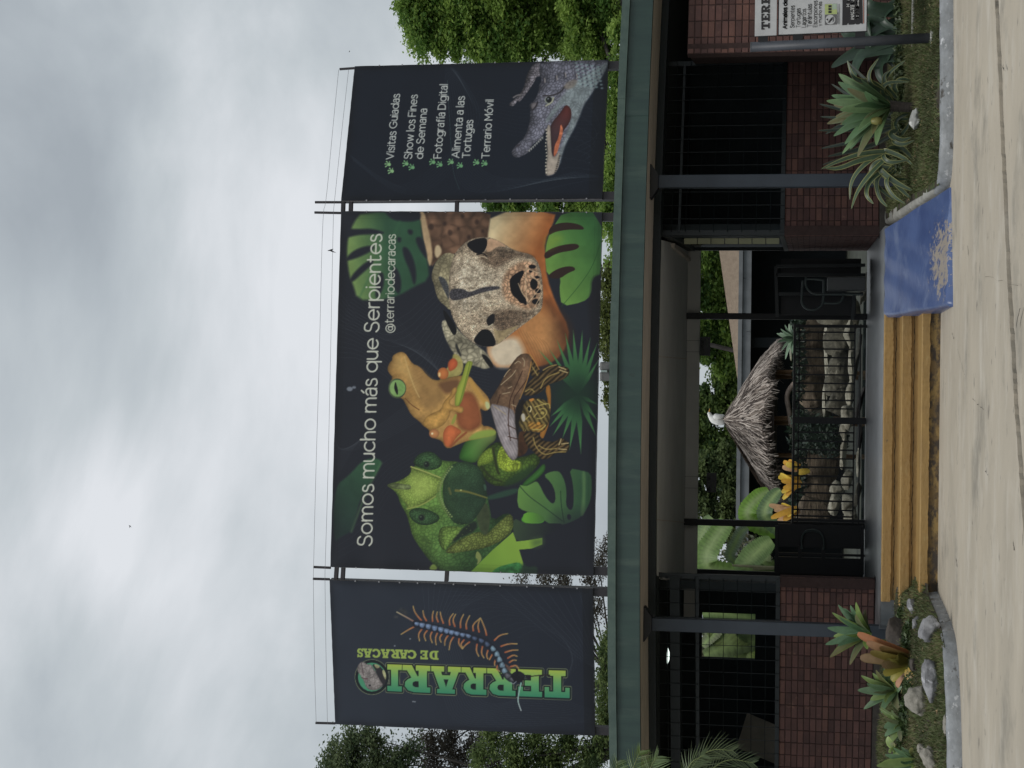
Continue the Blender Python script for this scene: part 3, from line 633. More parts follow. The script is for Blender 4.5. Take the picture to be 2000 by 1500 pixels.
# ================================================================ the ring building
M_fas = mat('green_fascia', (0.034, 0.066, 0.056), 0.5, scale=2.2, col2=(0.024, 0.048, 0.045), bump=0.004, bscale=3, stretch=(4, 4, 0.35),
            spots=[((0.052, 0.084, 0.070), 1.6, 0.55, 0.14, (2.5, 2.5, 0.5)), ((0.02, 0.026, 0.024), 6.0, 0.68, 0.05, (2, 2, 0.6))])
M_rim = mat('green_roof_rim', (0.082, 0.125, 0.105), 0.55, scale=6, col2=(0.055, 0.09, 0.078), bump=0.003, bscale=12)
M_soffit = mat('soffit_board', (0.62, 0.55, 0.47), 0.8, scale=3, col2=(0.48, 0.43, 0.37), stretch=(0.6, 2, 1), spots=[((0.10, 0.085, 0.07), 3.2, 0.66, 0.04)])
M_ceil = mat('porch_ceiling_paint', (0.64, 0.64, 0.61), 0.75, scale=1.5, col2=(0.56, 0.56, 0.53), spots=[((0.12, 0.11, 0.10), 5.0, 0.69, 0.03, (0.6, 2.5, 1))])
M_dkg = mat('dark_green_steel', (0.008, 0.015, 0.018), 0.45, var=0.3, scale=6)
M_black = mat('black_steel', (0.006, 0.007, 0.010), 0.5, var=0.3, scale=9)
M_col = mat('slate_blue_column_paint', (0.028, 0.038, 0.052), 0.5, scale=3, col2=(0.021, 0.029, 0.040), bump=0.002, bscale=8)
M_brick = mat('red_brick', (0.135, 0.064, 0.052), 0.75, scale=5, col2=(0.098, 0.049, 0.043), bump=0.003, bscale=40, spots=[((0.19, 0.10, 0.075), 9.0, 0.60, 0.1)], rand=.28)
M_brick2 = mat('red_brick_pale', (0.185, 0.088, 0.066), 0.75, scale=5, col2=(0.13, 0.062, 0.05), bump=0.003, bscale=40)
M_brick3 = mat('red_brick_dark', (0.125, 0.057, 0.048), 0.75, scale=5, col2=(0.09, 0.044, 0.040), bump=0.003, bscale=40, rand=.25)
M_mortar = mat('dark_mortar', (0.060, 0.035, 0.031), 0.95, var=0.3, scale=20)
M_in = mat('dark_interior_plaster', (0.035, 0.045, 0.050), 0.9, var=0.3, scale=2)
M_dark = mat('charcoal_shade_wall', (0.012, 0.016, 0.018), 0.9, var=0.3, scale=2)  # near-black puts the deep shade under the far roof into the colour

roof = empty('ring_roof', (CX, 19.4, 3.1), 'long curved dark green roof fascia over the porch with a paler rim along its top', 'roof')
A0, A1 = math.radians(-26), math.radians(30)
def ring_wall(R, Rb, z0, z1, a0, a1, n, name, m, parent, wob=0):
    mb = MB(); v = []
    for i in range(n + 1):
        a = a0 + (a1 - a0) * i / n; w = wob * math.sin(i * 1.7) + wob * rnd.uniform(-1, 1)
        v += [(*ringa(R + w, a), z0), (*ringa(R + w, a), z1), (*ringa(Rb, a), z1), (*ringa(Rb, a), z0)]
    f = []
    for i in range(n):
        for q in range(4): f.append((i * 4 + q, (i + 1) * 4 + q, (i + 1) * 4 + (q + 1) % 4, i * 4 + (q + 1) % 4))
    f += [(0, 1, 2, 3), tuple(n * 4 + q for q in (3, 2, 1, 0))]
    mb.add(v, f); return mb.build(name, m, parent)
# fascia sheets, each its own piece with a lapped joint
cuts = [math.radians(a) for a in (-26, -19.5, -8.6, 0.0, 6.9, 14.2, 22, 30)]
for i in range(len(cuts) - 1):
    ring_wall(15.0 + (0.004 if i % 2 else 0.0), 14.93, 3.19, 3.455, cuts[i] + 0.0003, cuts[i + 1] + 0.0012, 14, 'fascia_sheet', M_fas, roof, 0.0015)
for i, (a, b) in enumerate(((-26, -12), (-12, 5.8), (5.8, 15), (15, 30))):
    ring_wall(15.03 + 0.006 * (i % 2), 14.6, 3.458, 3.545 + 0.004 * (i % 2), math.radians(a), math.radians(b) + 0.001, 30, 'roof_rim', M_rim, roof, 0.003)
ring_wall(14.92, 13.78, 3.195, 3.225, A0, A1, 60, 'soffit', M_soffit, roof)
ring_wall(13.93, 13.78, 3.105, 3.194, A0, A1, 60, 'beam', M_dkg, roof)
# roof deck, falling gently to the back
mb = MB(); v = []
for i in range(61):
    a = A0 + (A1 - A0) * i / 60; v += [(*ringa(14.6, a), 3.50), (*ringa(8.45, a), 3.34)]
mb.add(v, [(2 * i, 2 * i + 2, 2 * i + 3, 2 * i + 1) for i in range(60)]); mb.build('roof_deck', mat('roof_felt', (0.10, 0.10, 0.09), 0.9, var=0.4, scale=3), roof)
# porch ceiling (open porch between the two rooms)
XLw = lambda y: -2.24 - (y - 20.6) * 0.105
XRw = lambda y: 1.80 + (y - 20.6) * 0.035
ce = MB(); ce.prism([(XLw(20.6), 20.70), (-1.6, 20.64), (0.3, 20.64), (1.0, 20.72), (XRw(20.6) - .05, 20.84), (XRw(28), 25.85), (XLw(28), 25.85)], 3.125, 3.19); ce.build('porch_ceiling', M_ceil, roof)
s_ = MB(); s_.box(-3.4, 25.70, P(1365, 750, 25.7).z, 2.3, 25.84, 3.124); s_.build('ceiling_beam', M_ceil, roof)
# seams of the ceiling boards
for (x0, y0, x1, y1) in ((-1.6, 20.8, -2.0, 25.6), (0.35, 20.8, 0.40, 25.6)):
    s_ = MB(); s_.bar((x0, y0, 3.122), (x1, y1, 3.122), 0.012, 0.006); s_.build('ceiling_seam', M_soffit, roof)
s_ = MB(); s_.bar((XRw(22.5) - .05, 22.5, 3.10), (XRw(28) - .2, 25.6, 3.10), 0.05, 0.05); s_.build('ceiling_seam', M_soffit, roof)
# dark ceilings of the rooms either side, thick enough to keep the sky out
for (xa, xb) in ((-8.0, None), (None, 8.5)):
    ce = MB()
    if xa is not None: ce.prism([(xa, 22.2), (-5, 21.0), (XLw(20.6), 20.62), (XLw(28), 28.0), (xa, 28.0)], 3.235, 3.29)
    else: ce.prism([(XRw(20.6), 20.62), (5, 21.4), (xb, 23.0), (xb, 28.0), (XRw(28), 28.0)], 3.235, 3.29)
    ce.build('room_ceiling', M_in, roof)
# the dark underside just behind the fascia
# columns with flared caps
def column(px, d, zb, lab, grp='slate blue columns under the roof edge'):
    x = P(1500, px, d).x; c = empty('porch_column', (x, d, zb), lab, 'column', grp)
    s = MB(); s.box(x - 0.075, d - 0.075, zb, x + 0.075, d + 0.075, 3.10); s.build('shaft', M_col, c, bevel=0.012)
    s = MB(); s.add([(x - 0.08, d - 0.08, 3.10), (x + 0.08, d - 0.08, 3.10), (x + 0.08, d + 0.08, 3.10), (x - 0.08, d + 0.08, 3.10), (x - 0.20, d - 0.09, 3.18), (x + 0.20, d - 0.09, 3.18), (x + 0.20, d + 0.09, 3.18), (x - 0.20, d + 0.09, 3.18), (x - 0.20, d - 0.09, 3.194), (x + 0.20, d - 0.09, 3.194), (x + 0.20, d + 0.09, 3.194), (x - 0.20, d + 0.09, 3.194)],
          [(0, 3, 2, 1), (0, 1, 5, 4), (1, 2, 6, 5), (2, 3, 7, 6), (3, 0, 4, 7), (4, 5, 9, 8), (5, 6, 10, 9), (6, 7, 11, 10), (7, 4, 8, 11), (8, 9, 10, 11)])
    s.build('bracket_cap', M_black, c)
column(1226, 20.12, 0.35, 'slate blue square column behind the orange bromeliad, left of the steps')
column(354, 20.28, 0.35, 'slate blue square column right of the ramp, behind the striped sword-leaved plant')

# ---- brick walls: every brick its own part, sharing one mesh
bm = MB(); bw, bh = 0.162, 0.0745
def brick_mesh(w, h, name):
    b = MB(); d = 0.05; e = 0.004; w2 = w / 2 - 0.0045; h2 = h / 2 - 0.0045
    v = [(-w2 + e, 0, -h2 + e), (w2 - e, 0, -h2 + e), (w2 - e, 0, h2 - e), (-w2 + e, 0, h2 - e), (-w2, e, -h2), (w2, e, -h2), (w2, e, h2), (-w2, e, h2), (-w2, d, -h2), (w2, d, -h2), (w2, d, h2), (-w2, d, h2)]
    b.add(v, [(0, 1, 2, 3), (0, 4, 5, 1), (1, 5, 6, 2), (2, 6, 7, 3), (3, 7, 4, 0), (4, 8, 9, 5), (5, 9, 10, 6), (6, 10, 11, 7), (7, 11, 8, 4)])
    return b.mesh(name)
BM = []
for m_ in (M_brick, M_brick2, M_brick3):
    me = brick_mesh(bw, bh, 'brick'); me.materials.append(m_); BM.append(me)
def brick_wall(a, b, z0, z1, lab, fine=True, course=bh, width=bw, cap=300, grp=None, irregular=True):
    """a, b: (x, y) ends of the face; stack-bonded bricks laid in front of a mortar core"""
    a = Vector((*a, 0)); b = Vector((*b, 0)); t = (b - a); Lw = t.length; t.normalize(); ang = math.atan2(t.y, t.x); nrm_ = Vector((t.y, -t.x, 0))
    w = empty('brick_wall', (a.x, a.y, z0), lab, 'wall', grp)
    core = MB(); c0 = a - nrm_ * 0.006; c1 = b - nrm_ * 0.006; c2 = b - nrm_ * 0.12; c3 = a - nrm_ * 0.12
    core.prism([c0, c1, c2, c3] if True else 0, z0, z1); core.build('core', M_mortar, w)
    nxb = int(Lw / width); nz = int(round((z1 - z0) / course)); ch = (z1 - z0) / nz; cw = Lw / max(1, nxb); cnt = 0
    for j in range(nz):
        for i in range(nxb):
            if cnt >= cap: break
            me = BM[rnd.choices((0, 1, 2), (6, 2, 2))[0]]
            o = bpy.data.objects.new('brick', me); COL.objects.link(o); o.parent = w
            p_ = a + t * ((i + 0.5) * cw + (rnd.uniform(-.003, .003))) + nrm_ * rnd.uniform(0.0, 0.004)
            o.location = (p_.x - w.location.x, p_.y - w.location.y, (j + 0.5) * ch + rnd.uniform(-.0015, .0015))
            o.rotation_euler = (0, 0, ang); o.scale = (cw / bw * rnd.uniform(0.985, 1.0), 1, ch / bh * rnd.uniform(0.965, 1.0)); cnt += 1
    return w
ZS = 1.66
lwA = (-4.86, 21.86); lwB = (-2.30, 21.26)
brick_wall(lwA, lwB, 0.54, ZS, 'dim stack-bonded brick wall below the long grille window, left of the steps')
rwA = (1.86, 21.30); rwB = (4.06, 21.95)
brick_wall(rwA, rwB, 0.54, ZS, 'red brick wall below the dark grille window, between ramp and sign')
# the wing at the far right: full height, standing a little forward
wgA = (P(1500, 102, 20.5).x, 20.5); wgB = (5.10, 20.75)
brick_wall(wgA, wgB, 0.42, 2.80, 'tall red brick wall at the far right behind the information sign', course=0.079, width=0.175)
# its narrow return
rt = (wgA[0] + 0.14, 21.96)
brick_wall(rt, (wgA[0] - 0.004, 20.515), 0.50, 2.80, 'narrow brick return joining the tall brick wall to the grille window', course=0.0745, width=1.5)
# side wall of the porch (right), bricks in long receding courses
sw = empty('brick_wall', (1.80, 21.3, 0.535), 'receding red brick side wall inside the porch, beside the turnstile', 'wall')
core = MB(); core.prism([(1.835, 21.28), (1.99, 25.6), (2.12, 25.6), (1.95, 21.28)], 0.535, ZS); core.build('core', M_mortar, sw)
sb = MB(); cz = 15
for j in range(cz):
    z0 = 0.54 + j * 0.0745
    for i in range(26):
        y0 = 21.30 + i * 0.164; y1 = y0 + 0.158
        if y1 > 25.6: break
        x0 = 1.825 + (y0 - 21.3) * 0.036 + rnd.uniform(0, .004); x1 = x0 + (y1 - y0) * 0.036
        sb.add([(x0, y0, z0 + .003), (x1, y1, z0 + .003), (x1, y1, z0 + .0715), (x0, y0, z0 + .0715), (x0 + .03, y0, z0 + .003), (x1 + .03, y1, z0 + .003), (x1 + .03, y1, z0 + .0715), (x0 + .03, y0, z0 + .0715)], [(1, 0, 3, 2), (3, 7, 6, 2), (0, 4, 7, 3), (1, 2, 6, 5), (0, 1, 5, 4)])
so = sb.build('brick_courses', M_brick, sw); so['kind'] = 'stuff'
# left return of the porch wall
brick_wall((-2.285, 21.262), (-2.40, 21.75), 0.54, ZS, 'short brick return at the left side of the porch opening', width=0.5)
# plinths under the walls
pm = MB(); pm.prism([(-5.2, 21.84), (-2.25, 21.15), (-2.25, 21.5), (-5.2, 22.2)], -0.1, 0.535); tag(pm.build('plinth', M_plinth), kind='structure')
pm = MB(); pm.prism([(1.80, 21.18), (4.08, 21.87), (4.08, 22.2), (1.80, 21.5)], -0.1, 0.535); tag(pm.build('plinth', M_plinth), kind='structure')

# ---- window grilles
def grille(name, a, b, z0, z1, lab, ncol, rows, posts=(), thick=0.008):
    a = Vector((*a, 0)); b = Vector((*b, 0)); t = (b - a); Lw = t.length; t.normalize(); n_ = Vector((t.y, -t.x, 0))
    w = empty(name, (a.x, a.y, z0), lab, 'window')
    def hb(z, h, d, nm, m=M_dkg, off=0.0):
        s = MB(); s.bar(a + n_ * off + Vector((0, 0, z)), b + n_ * off + Vector((0, 0, z)), d, h); s.build(nm, m, w)
    for z, h in rows: hb(z, h, 0.07, 'rail')
    for u in posts:
        s = MB(); p_ = a + t * (u * Lw); s.bar(p_ + Vector((0, 0, z0)), p_ + Vector((0, 0, z1)), 0.06, 0.06); s.build('mullion', M_dkg, w)
    nc = int(Lw / 0.165)
    for i in range(1, nc):
        s = MB(); p_ = a + t * (i * Lw / nc) + n_ * 0.045; s.tube([p_ + Vector((0, 0, z0)), p_ + Vector((0, 0, z1))], thick / 2, 5); s.build('grille_bar', M_dkg, w)
    nz = int((z1 - z0) / 0.165)
    for i in range(1, nz):
        s = MB(); z = z0 + i * (z1 - z0) / nz; s.tube([a + n_ * 0.053 + Vector((0, 0, z)), b + n_ * 0.053 + Vector((0, 0, z))], thick / 2, 5); s.build('grille_bar', M_dkg, w)
    return w
rowsL = [(ZS + 0.025, 0.05), (2.66, 0.05), (2.93, 0.12), (3.16, 0.07)]
grille('grille_window', lwA, lwB, ZS, 3.19, 'long dark window with a steel grille above the left brick wall', 16, rowsL, (0.004, 0.996))
grille('grille_window', rwA, rwB, ZS, 3.19, 'very dark grille window above the red brick wall right of the ramp', 13, [(ZS + 0.025, 0.05), (2.93, 0.03), (3.16, 0.05)], (0.004, 0.996))
# side window of the porch with louvre-like boards and frosted glass strip
swn = empty('side_window', (1.84, 21.3, ZS), 'green framed window in the porch side wall with pale vertical boards behind it', 'window')
def sx(y): return 1.835 + (y - 21.3) * 0.036
for z, h in ((ZS + .03, .06), (3.08, .12)):
    s = MB(); s.bar((sx(21.3) + .02, 21.3, z), (sx(25.6) + .02, 25.6, z), 0.06, h); s.build('frame', M_dkg, swn)
for y in (21.34, 21.62, 25.55):
    s = MB(); s.bar((sx(y) + .02, y, ZS), (sx(y) + .02, y, 3.1), 0.05, 0.05); s.build('frame', M_dkg, swn)
M_bd = mat('pale_board', (0.22, 0.20, 0.16), 0.8, var=0.3, scale=4)
for (y0, y1) in ((22.0, 22.75), (23.1, 23.8), (24.2, 25.1)):
    s = MB(); s.add([(sx(y0) + .09, y0, ZS + .08), (sx(y1) + .09, y1, ZS + .08), (sx(y1) + .09, y1, 2.98), (sx(y0) + .09, y0, 2.98), (sx(y0) + .11, y0, ZS + .08), (sx(y1) + .11, y1, ZS + .08), (sx(y1) + .11, y1, 2.98), (sx(y0) + .11, y0, 2.98)], [(1, 0, 3, 2), (4, 5, 6, 7), (0, 4, 7, 3), (1, 2, 6, 5), (3, 7, 6, 2), (0, 1, 5, 4)]); s.build('board', M_bd, swn)
M_fro = mat('frosted_pane', (0.20, 0.20, 0.11), 0.5, var=0.25, scale=3)
for k in range(7):
    z0 = ZS + 0.06 + k * 0.165
    s = MB(); s.box(1.73, 21.262, z0, 1.80, 21.27, z0 + 0.155); s.build('pane', M_fro, swn)

# ---- rooms behind the windows (dark boxes with real openings)
def room(pl, lab, hole=None):
    r_ = empty('dark_room', (pl[0][0], pl[0][1], 0.535), lab, 'room')
    s = MB(); n_ = len(pl)
    for i in range(n_ - 1):
        (x0, y0), (x1, y1) = pl[i], pl[i + 1]
        segs = [((0, 1), (0.0, 3.23))]
        if hole and i in hole:
            u0, u1, z0, z1 = hole[i]; segs = [((0, u0), (0, 3.23)), ((u1, 1), (0, 3.23)), ((u0, u1), (0, z0)), ((u0, u1), (z1, 3.23))]
        for (ua, ub), (za, zb) in segs:
            a = Vector((x0 + (x1 - x0) * ua, y0 + (y1 - y0) * ua, 0)); b = Vector((x0 + (x1 - x0) * ub, y0 + (y1 - y0) * ub, 0)); d = (b - a).normalized(); n__ = Vector((-d.y, d.x, 0)) * 0.05
            s.add([a - n__ + Vector((0, 0, za)), b - n__ + Vector((0, 0, za)), b - n__ + Vector((0, 0, zb)), a - n__ + Vector((0, 0, zb)), a + n__ + Vector((0, 0, za)), b + n__ + Vector((0, 0, za)), b + n__ + Vector((0, 0, zb)), a + n__ + Vector((0, 0, zb))], [(0, 1, 2, 3), (5, 4, 7, 6), (0, 4, 5, 1), (1, 5, 6, 2), (2, 6, 7, 3), (3, 7, 4, 0)])
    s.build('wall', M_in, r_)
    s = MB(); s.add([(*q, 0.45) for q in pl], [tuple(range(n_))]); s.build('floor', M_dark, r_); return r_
# left room: back wall at y=26 with a window looking onto the bananas
ya = 26.0
hx0 = P(1400, 1284, ya).x; hx1 = P(1400, 1196, ya).x; X0 = -6.5; X1 = XLw(26.0) - 0.06
hz1 = P(1371, 1240, ya).z; hz0 = P(1475, 1240, ya).z
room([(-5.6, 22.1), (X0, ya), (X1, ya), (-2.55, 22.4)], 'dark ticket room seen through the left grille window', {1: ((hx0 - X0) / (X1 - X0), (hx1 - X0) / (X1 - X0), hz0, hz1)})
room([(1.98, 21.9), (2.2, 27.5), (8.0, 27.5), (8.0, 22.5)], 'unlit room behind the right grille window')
# round ceiling lamp, lit
lp = P(1300, 1281, 24.2)
lm = bpy.data.materials.new('lit_lamp_glass'); lm.use_nodes = True; b_ = lm.node_tree.nodes['Principled BSDF']; b_.inputs['Emission Color'].default_value = (0.85, 1.0, 0.92, 1); b_.inputs['Emission Strength'].default_value = 1.6
lt = empty('ceiling_lamp', (lp.x, lp.y, 3.235), 'lit oval ceiling lamp inside the dark ticket room', 'lamp')
s = MB(); s.lathe([(0.001, 0), (0.06, 0.0), (0.11, 0.02), (0.125, 0.05), (0.11, 0.08), (0.04, 0.095), (0.001, 0.10)], (lp.x, lp.y, lp.z - 0.05), 20); s.build('glass_shade', lm, lt, smooth=True)
s = MB(); s.tube([(lp.x, lp.y, lp.z + 0.04), (lp.x, lp.y, 3.235)], 0.012); s.build('stem', M_black, lt)
# pale leaning boards on a desk in the ticket room
dk = P(1440, 1440, 24.0)
de = empty('office_desk', (dk.x, dk.y, 0.45), 'grey office desk with pale boards leaning on it in the ticket room', 'desk')
s = MB(); s.box(dk.x - .7, dk.y - .3, 1.30, dk.x + .4, dk.y + .35, 1.34); s.build('desk_top', M_bd, de)
for dx in (-.65, .33):
    s = MB(); s.box(dk.x + dx, dk.y - .25, .45, dk.x + dx + .06, dk.y + .3, 1.30); s.build('leg', M_black, de)
s = MB(); s.bar((dk.x - .2, dk.y - .1, 1.34), (dk.x + .05, dk.y + .25, 2.2), 0.5, 0.02, (0, 1, 0)); s.build('leaning_board', M_bd, de)

# ================================================================ back of the porch: posts, railing, gates
pst = [(1023, 25.6, 1349), (618, 25.6, 1352)]
for k, (py, d, top) in enumerate(pst):
    x = P(1500, py, d).x
    o = MB(); o.box(x - 0.045, d - 0.05, 0.535, x + 0.045, d + 0.05, 3.13); o = o.build('steel_post', M_black, bevel=0.006)
    tag(o, ('black steel post at the left end of the porch railing', 'black steel post at the right end of the porch railing, left of the turnstile')[k], 'post', 'black posts at the back of the porch')
ld = empty('porch_railing', (P(1600, 820, 25.5).x, 25.5, 0.535), 'black barred steel railing across the back of the porch, in front of the pond rocks', 'railing')
ra = P(1548, 1022, 25.5); rb_ = P(1548, 632, 25.5); zt_ = ra.z
def hbar(z, h, d, nm, m=M_black):
    s = MB(); s.bar((ra.x, 25.5, z), (rb_.x, 25.5, z), d, h); return s.build(nm, m, ld)
hbar(zt_ - 0.0, 0.03, 0.05, 'top_rail'); s = MB(); s.bar((ra.x, 25.49, zt_ + .018), (rb_.x, 25.49, zt_ + .018), .05, .006); s.build('rail_edge', mat('pale_steel', (0.55, 0.55, 0.5), 0.3, var=0.3), ld)  # thin pale strip along the top of the rail
zl1 = P(1668, 820, 25.5).z; zl2 = P(1679, 820, 25.5).z; hbar(zl1, 0.022, 0.03, 'lower_rail'); hbar(zl2, 0.02, 0.03, 'lower_rail'); hbar(P(1560, 820, 25.5).z, 0.02, 0.03, 'upper_rail')
for py in [1008, 996, 978.5, 963, 946, 930, 912.5, 895.5, 878.5, 861.5, 844.5] + [798, 781.5, 765, 748.5, 732, 714.5, 698.5, 681.5, 665, 648.5]:
    x = P(1600, py, 25.5).x; s = MB(); s.box(x - .011, 25.485, zl1, x + .011, 25.51, zt_ - .015); s.build('bar', M_black, ld)
x = P(1600, 821, 25.5).x; s = MB(); s.box(x - .045, 25.45, .535, x + .045, 25.54, zt_); s.build('post', M_black, ld)
for py in (1016, 637):
    x = P(1600, py, 25.5).x; s = MB(); s.box(x - .02, 25.47, .535, x + .02, 25.53, zt_); s.build('post', M_black, ld)
# fine wire mesh fixed behind the bars: thin wires, far too many to count
mw = MB(); x = ra.x
while x < rb_.x: mw.box(x, 25.53, zl2, x + .0032, 25.532, zt_); x += 0.019
z = zl2
while z < zt_: mw.box(ra.x, 25.533, z, rb_.x, 25.535, z + .0032); z += 0.019
o = mw.build('wire_mesh', M_dkg, ld); o['kind'] = 'stuff'
# turnstile on the right: cabinet, bent tubes, frame
M_tube = mat('turnstile_tube', (0.10, 0.13, 0.125), 0.35, var=0.3, scale=8)
M_cab = mat('turnstile_cabinet', (0.135, 0.14, 0.14), 0.45, var=0.25, scale=4)
ts = empty('turnstile', (P(1680, 545, 24.2).x, 24.2, 0.535), 'dark turnstile with bent tubes and grey cabinet at the right of the porch', 'turnstile')
def T2(px, py, d=24.2): return P(px, py, d)
c0 = T2(1686, 567); c1 = T2(1616, 541)
s = MB(); s.box(c0.x, 24.15, 0.60, c1.x, 24.55, T2(1616, 545).z); s.build('cabinet', M_cab, ts, bevel=0.01)
def tubep(pl, r=0.017, d=24.2, nm='rail_tube', m=M_tube, it=2):
    s = MB(); s.tube(smooth_path([T2(a, b, d) for a, b in pl], it), r, 8); return s.build(nm, m, ts, smooth=True)
tubep([(1568, 548), (1566, 580), (1566, 594), (1575, 604), (1592, 606), (1606, 596), (1609, 580), (1609, 545)])
tubep([(1574, 541), (1573, 555), (1577, 566), (1590, 575), (1610, 575), (1640, 575), (1686, 575)], 0.014, 24.1)
tubep([(1609, 592), (1632, 593), (1642, 590), (1647, 580), (1647, 572)], 0.014)
tubep([(1575, 545), (1590, 545), (1606, 547)], 0.014, 24.1)
for pl in ([(1515, 520), (1518, 618)], [(1521, 574), (1686, 574)], [(1668, 575), (1665, 625)], [(1516, 520), (1690, 518)], [(1516, 537), (1690, 537)]):
    s = MB(); s.bar(T2(*pl[0], 24.6), T2(*pl[1], 24.6), 0.045, 0.045); s.build('frame_bar', M_dkg, ts)
s = MB(); a = T2(1520, 500, 24.9); b = T2(1688, 540, 24.9); s.box(a.x - .6 + .35, 24.9, .70, b.x + .32, 24.96, a.z); 
s = MB(); q0 = T2(1525, 540, 24.9); q1 = T2(1682, 505, 24.9); s.box(q0.x, 24.9, q1.z, q1.x, 24.95, q0.z); s.build('side_panel', M_black, ts)
q0 = T2(1525, 615, 24.95); q1 = T2(1672, 578, 24.95); s = MB(); s.box(q0.x, 24.95, q1.z, q1.x, 24.99, q0.z); s.build('side_panel', M_black, ts)
# gate with a hooped handle on the left
gt = empty('entrance_gate', (P(1680, 1080, 25.3).x, 25.3, 0.535), 'dark closed steel gate with a hooped handle at the left side of the porch', 'gate')
def G2(px, py, d=25.3): return P(px, py, d)
for (ya_, yb_, top_) in ((1027, 1068, 1519), (1092, 1120, 1512)):
    a = G2(top_, yb_); b = G2(1686, ya_); s = MB(); s.box(a.x, 25.3, b.z, b.x, 25.36, a.z); pn_ = s.build('panel', M_black, gt, bevel=0.004)
a = G2(1545, 1082); s = MB(); s.box(G2(1545, 1084).x, 25.31, G2(1690, 1082).z, G2(1545, 1079.5).x, 25.35, a.z + .2); s.build('stile', M_black, gt)
for (px, py0, py1) in ((1517, 1027, 1121), (1562, 1066, 1094), (1608, 1066, 1094), (1684, 1027, 1122)):
    s = MB(); s.bar(G2(px, py0, 25.28), G2(px, py1, 25.28), 0.05, 0.05); s.build('rail', M_black, gt)
for dd in (25.24, 25.18):
    s = MB(); k = (25.24 - dd) * 50
    s.tube(smooth_path([G2(1566, 1072, dd), G2(1565, 1050, dd), G2(1572, 1040 - k, dd), G2(1587, 1036 - k, dd), G2(1602, 1041 - k, dd), G2(1609, 1052, dd), G2(1609, 1074, dd)]), 0.013, 7); s.build('handle', M_tube, pn_, smooth=True)
# slim black frame at the left edge of the porch opening
s = MB(); a = P(1365, 1116, 26.2); b = P(1530, 1124, 26.2); s.bar((a.x, 26.2, 3.12), (b.x, 26.2, .535), 0.075, 0.06); tag(s.build('steel_post', M_black), 'slim black frame post at the far left of the porch opening, before the bananas', 'post', 'black posts at the back of the porch')

# hanging direction signs
def hang_sign(px0, py0, px1, py1, d, txt, direction, lab):
    """px: top/bottom edges, py0: right edge, py1: left edge in the photograph"""
    tl = P(px0, py1, d); br = P(px1, py0, d); w_ = br.x - tl.x; h_ = tl.z - br.z
    e = empty('hanging_sign', (tl.x + w_ / 2, d, tl.z), lab, 'sign', 'black direction signs hanging from the porch ceiling')
    s = MB(); s.box(tl.x, d, br.z, br.x, d + 0.015, tl.z); s.build('board', mat('sign_black', (0.006, 0.007, 0.012), 0.4, var=0.2), e)
    M_sg = mat('dim_sign_print', (0.075, 0.085, 0.075), 0.6, var=0.2)
    cx = tl.x + w_ * (0.70 if direction > 0 else 0.30); cz = tl.z - h_ * 0.68; a_ = w_ * 0.25; t_ = h_ * 0.13
    pts = [(-a_, -t_), (a_ * .2, -t_), (a_ * .2, -t_ * 1.8), (a_, 0), (a_ * .2, t_ * 1.8), (a_ * .2, t_), (-a_, t_)]
    s = MB(); s.add([(cx + direction * x_, d - 0.003, cz + z_) for x_, z_ in pts], [tuple(range(7))]); s.build('arrow', M_sg, e)
    stroke_text(e, txt, (tl.x + w_ * .10, d - 0.003, tl.z - h_ * 0.37), w_ * 0.8, h_ * 0.24, M_sg, 0.011)
    for fx in (.2, .8):
        s = MB(); s.tube([(tl.x + w_ * fx, d + .008, tl.z), (tl.x + w_ * fx, d + .008, 3.13)], 0.002, 4); s.build('wire', M_black, e)
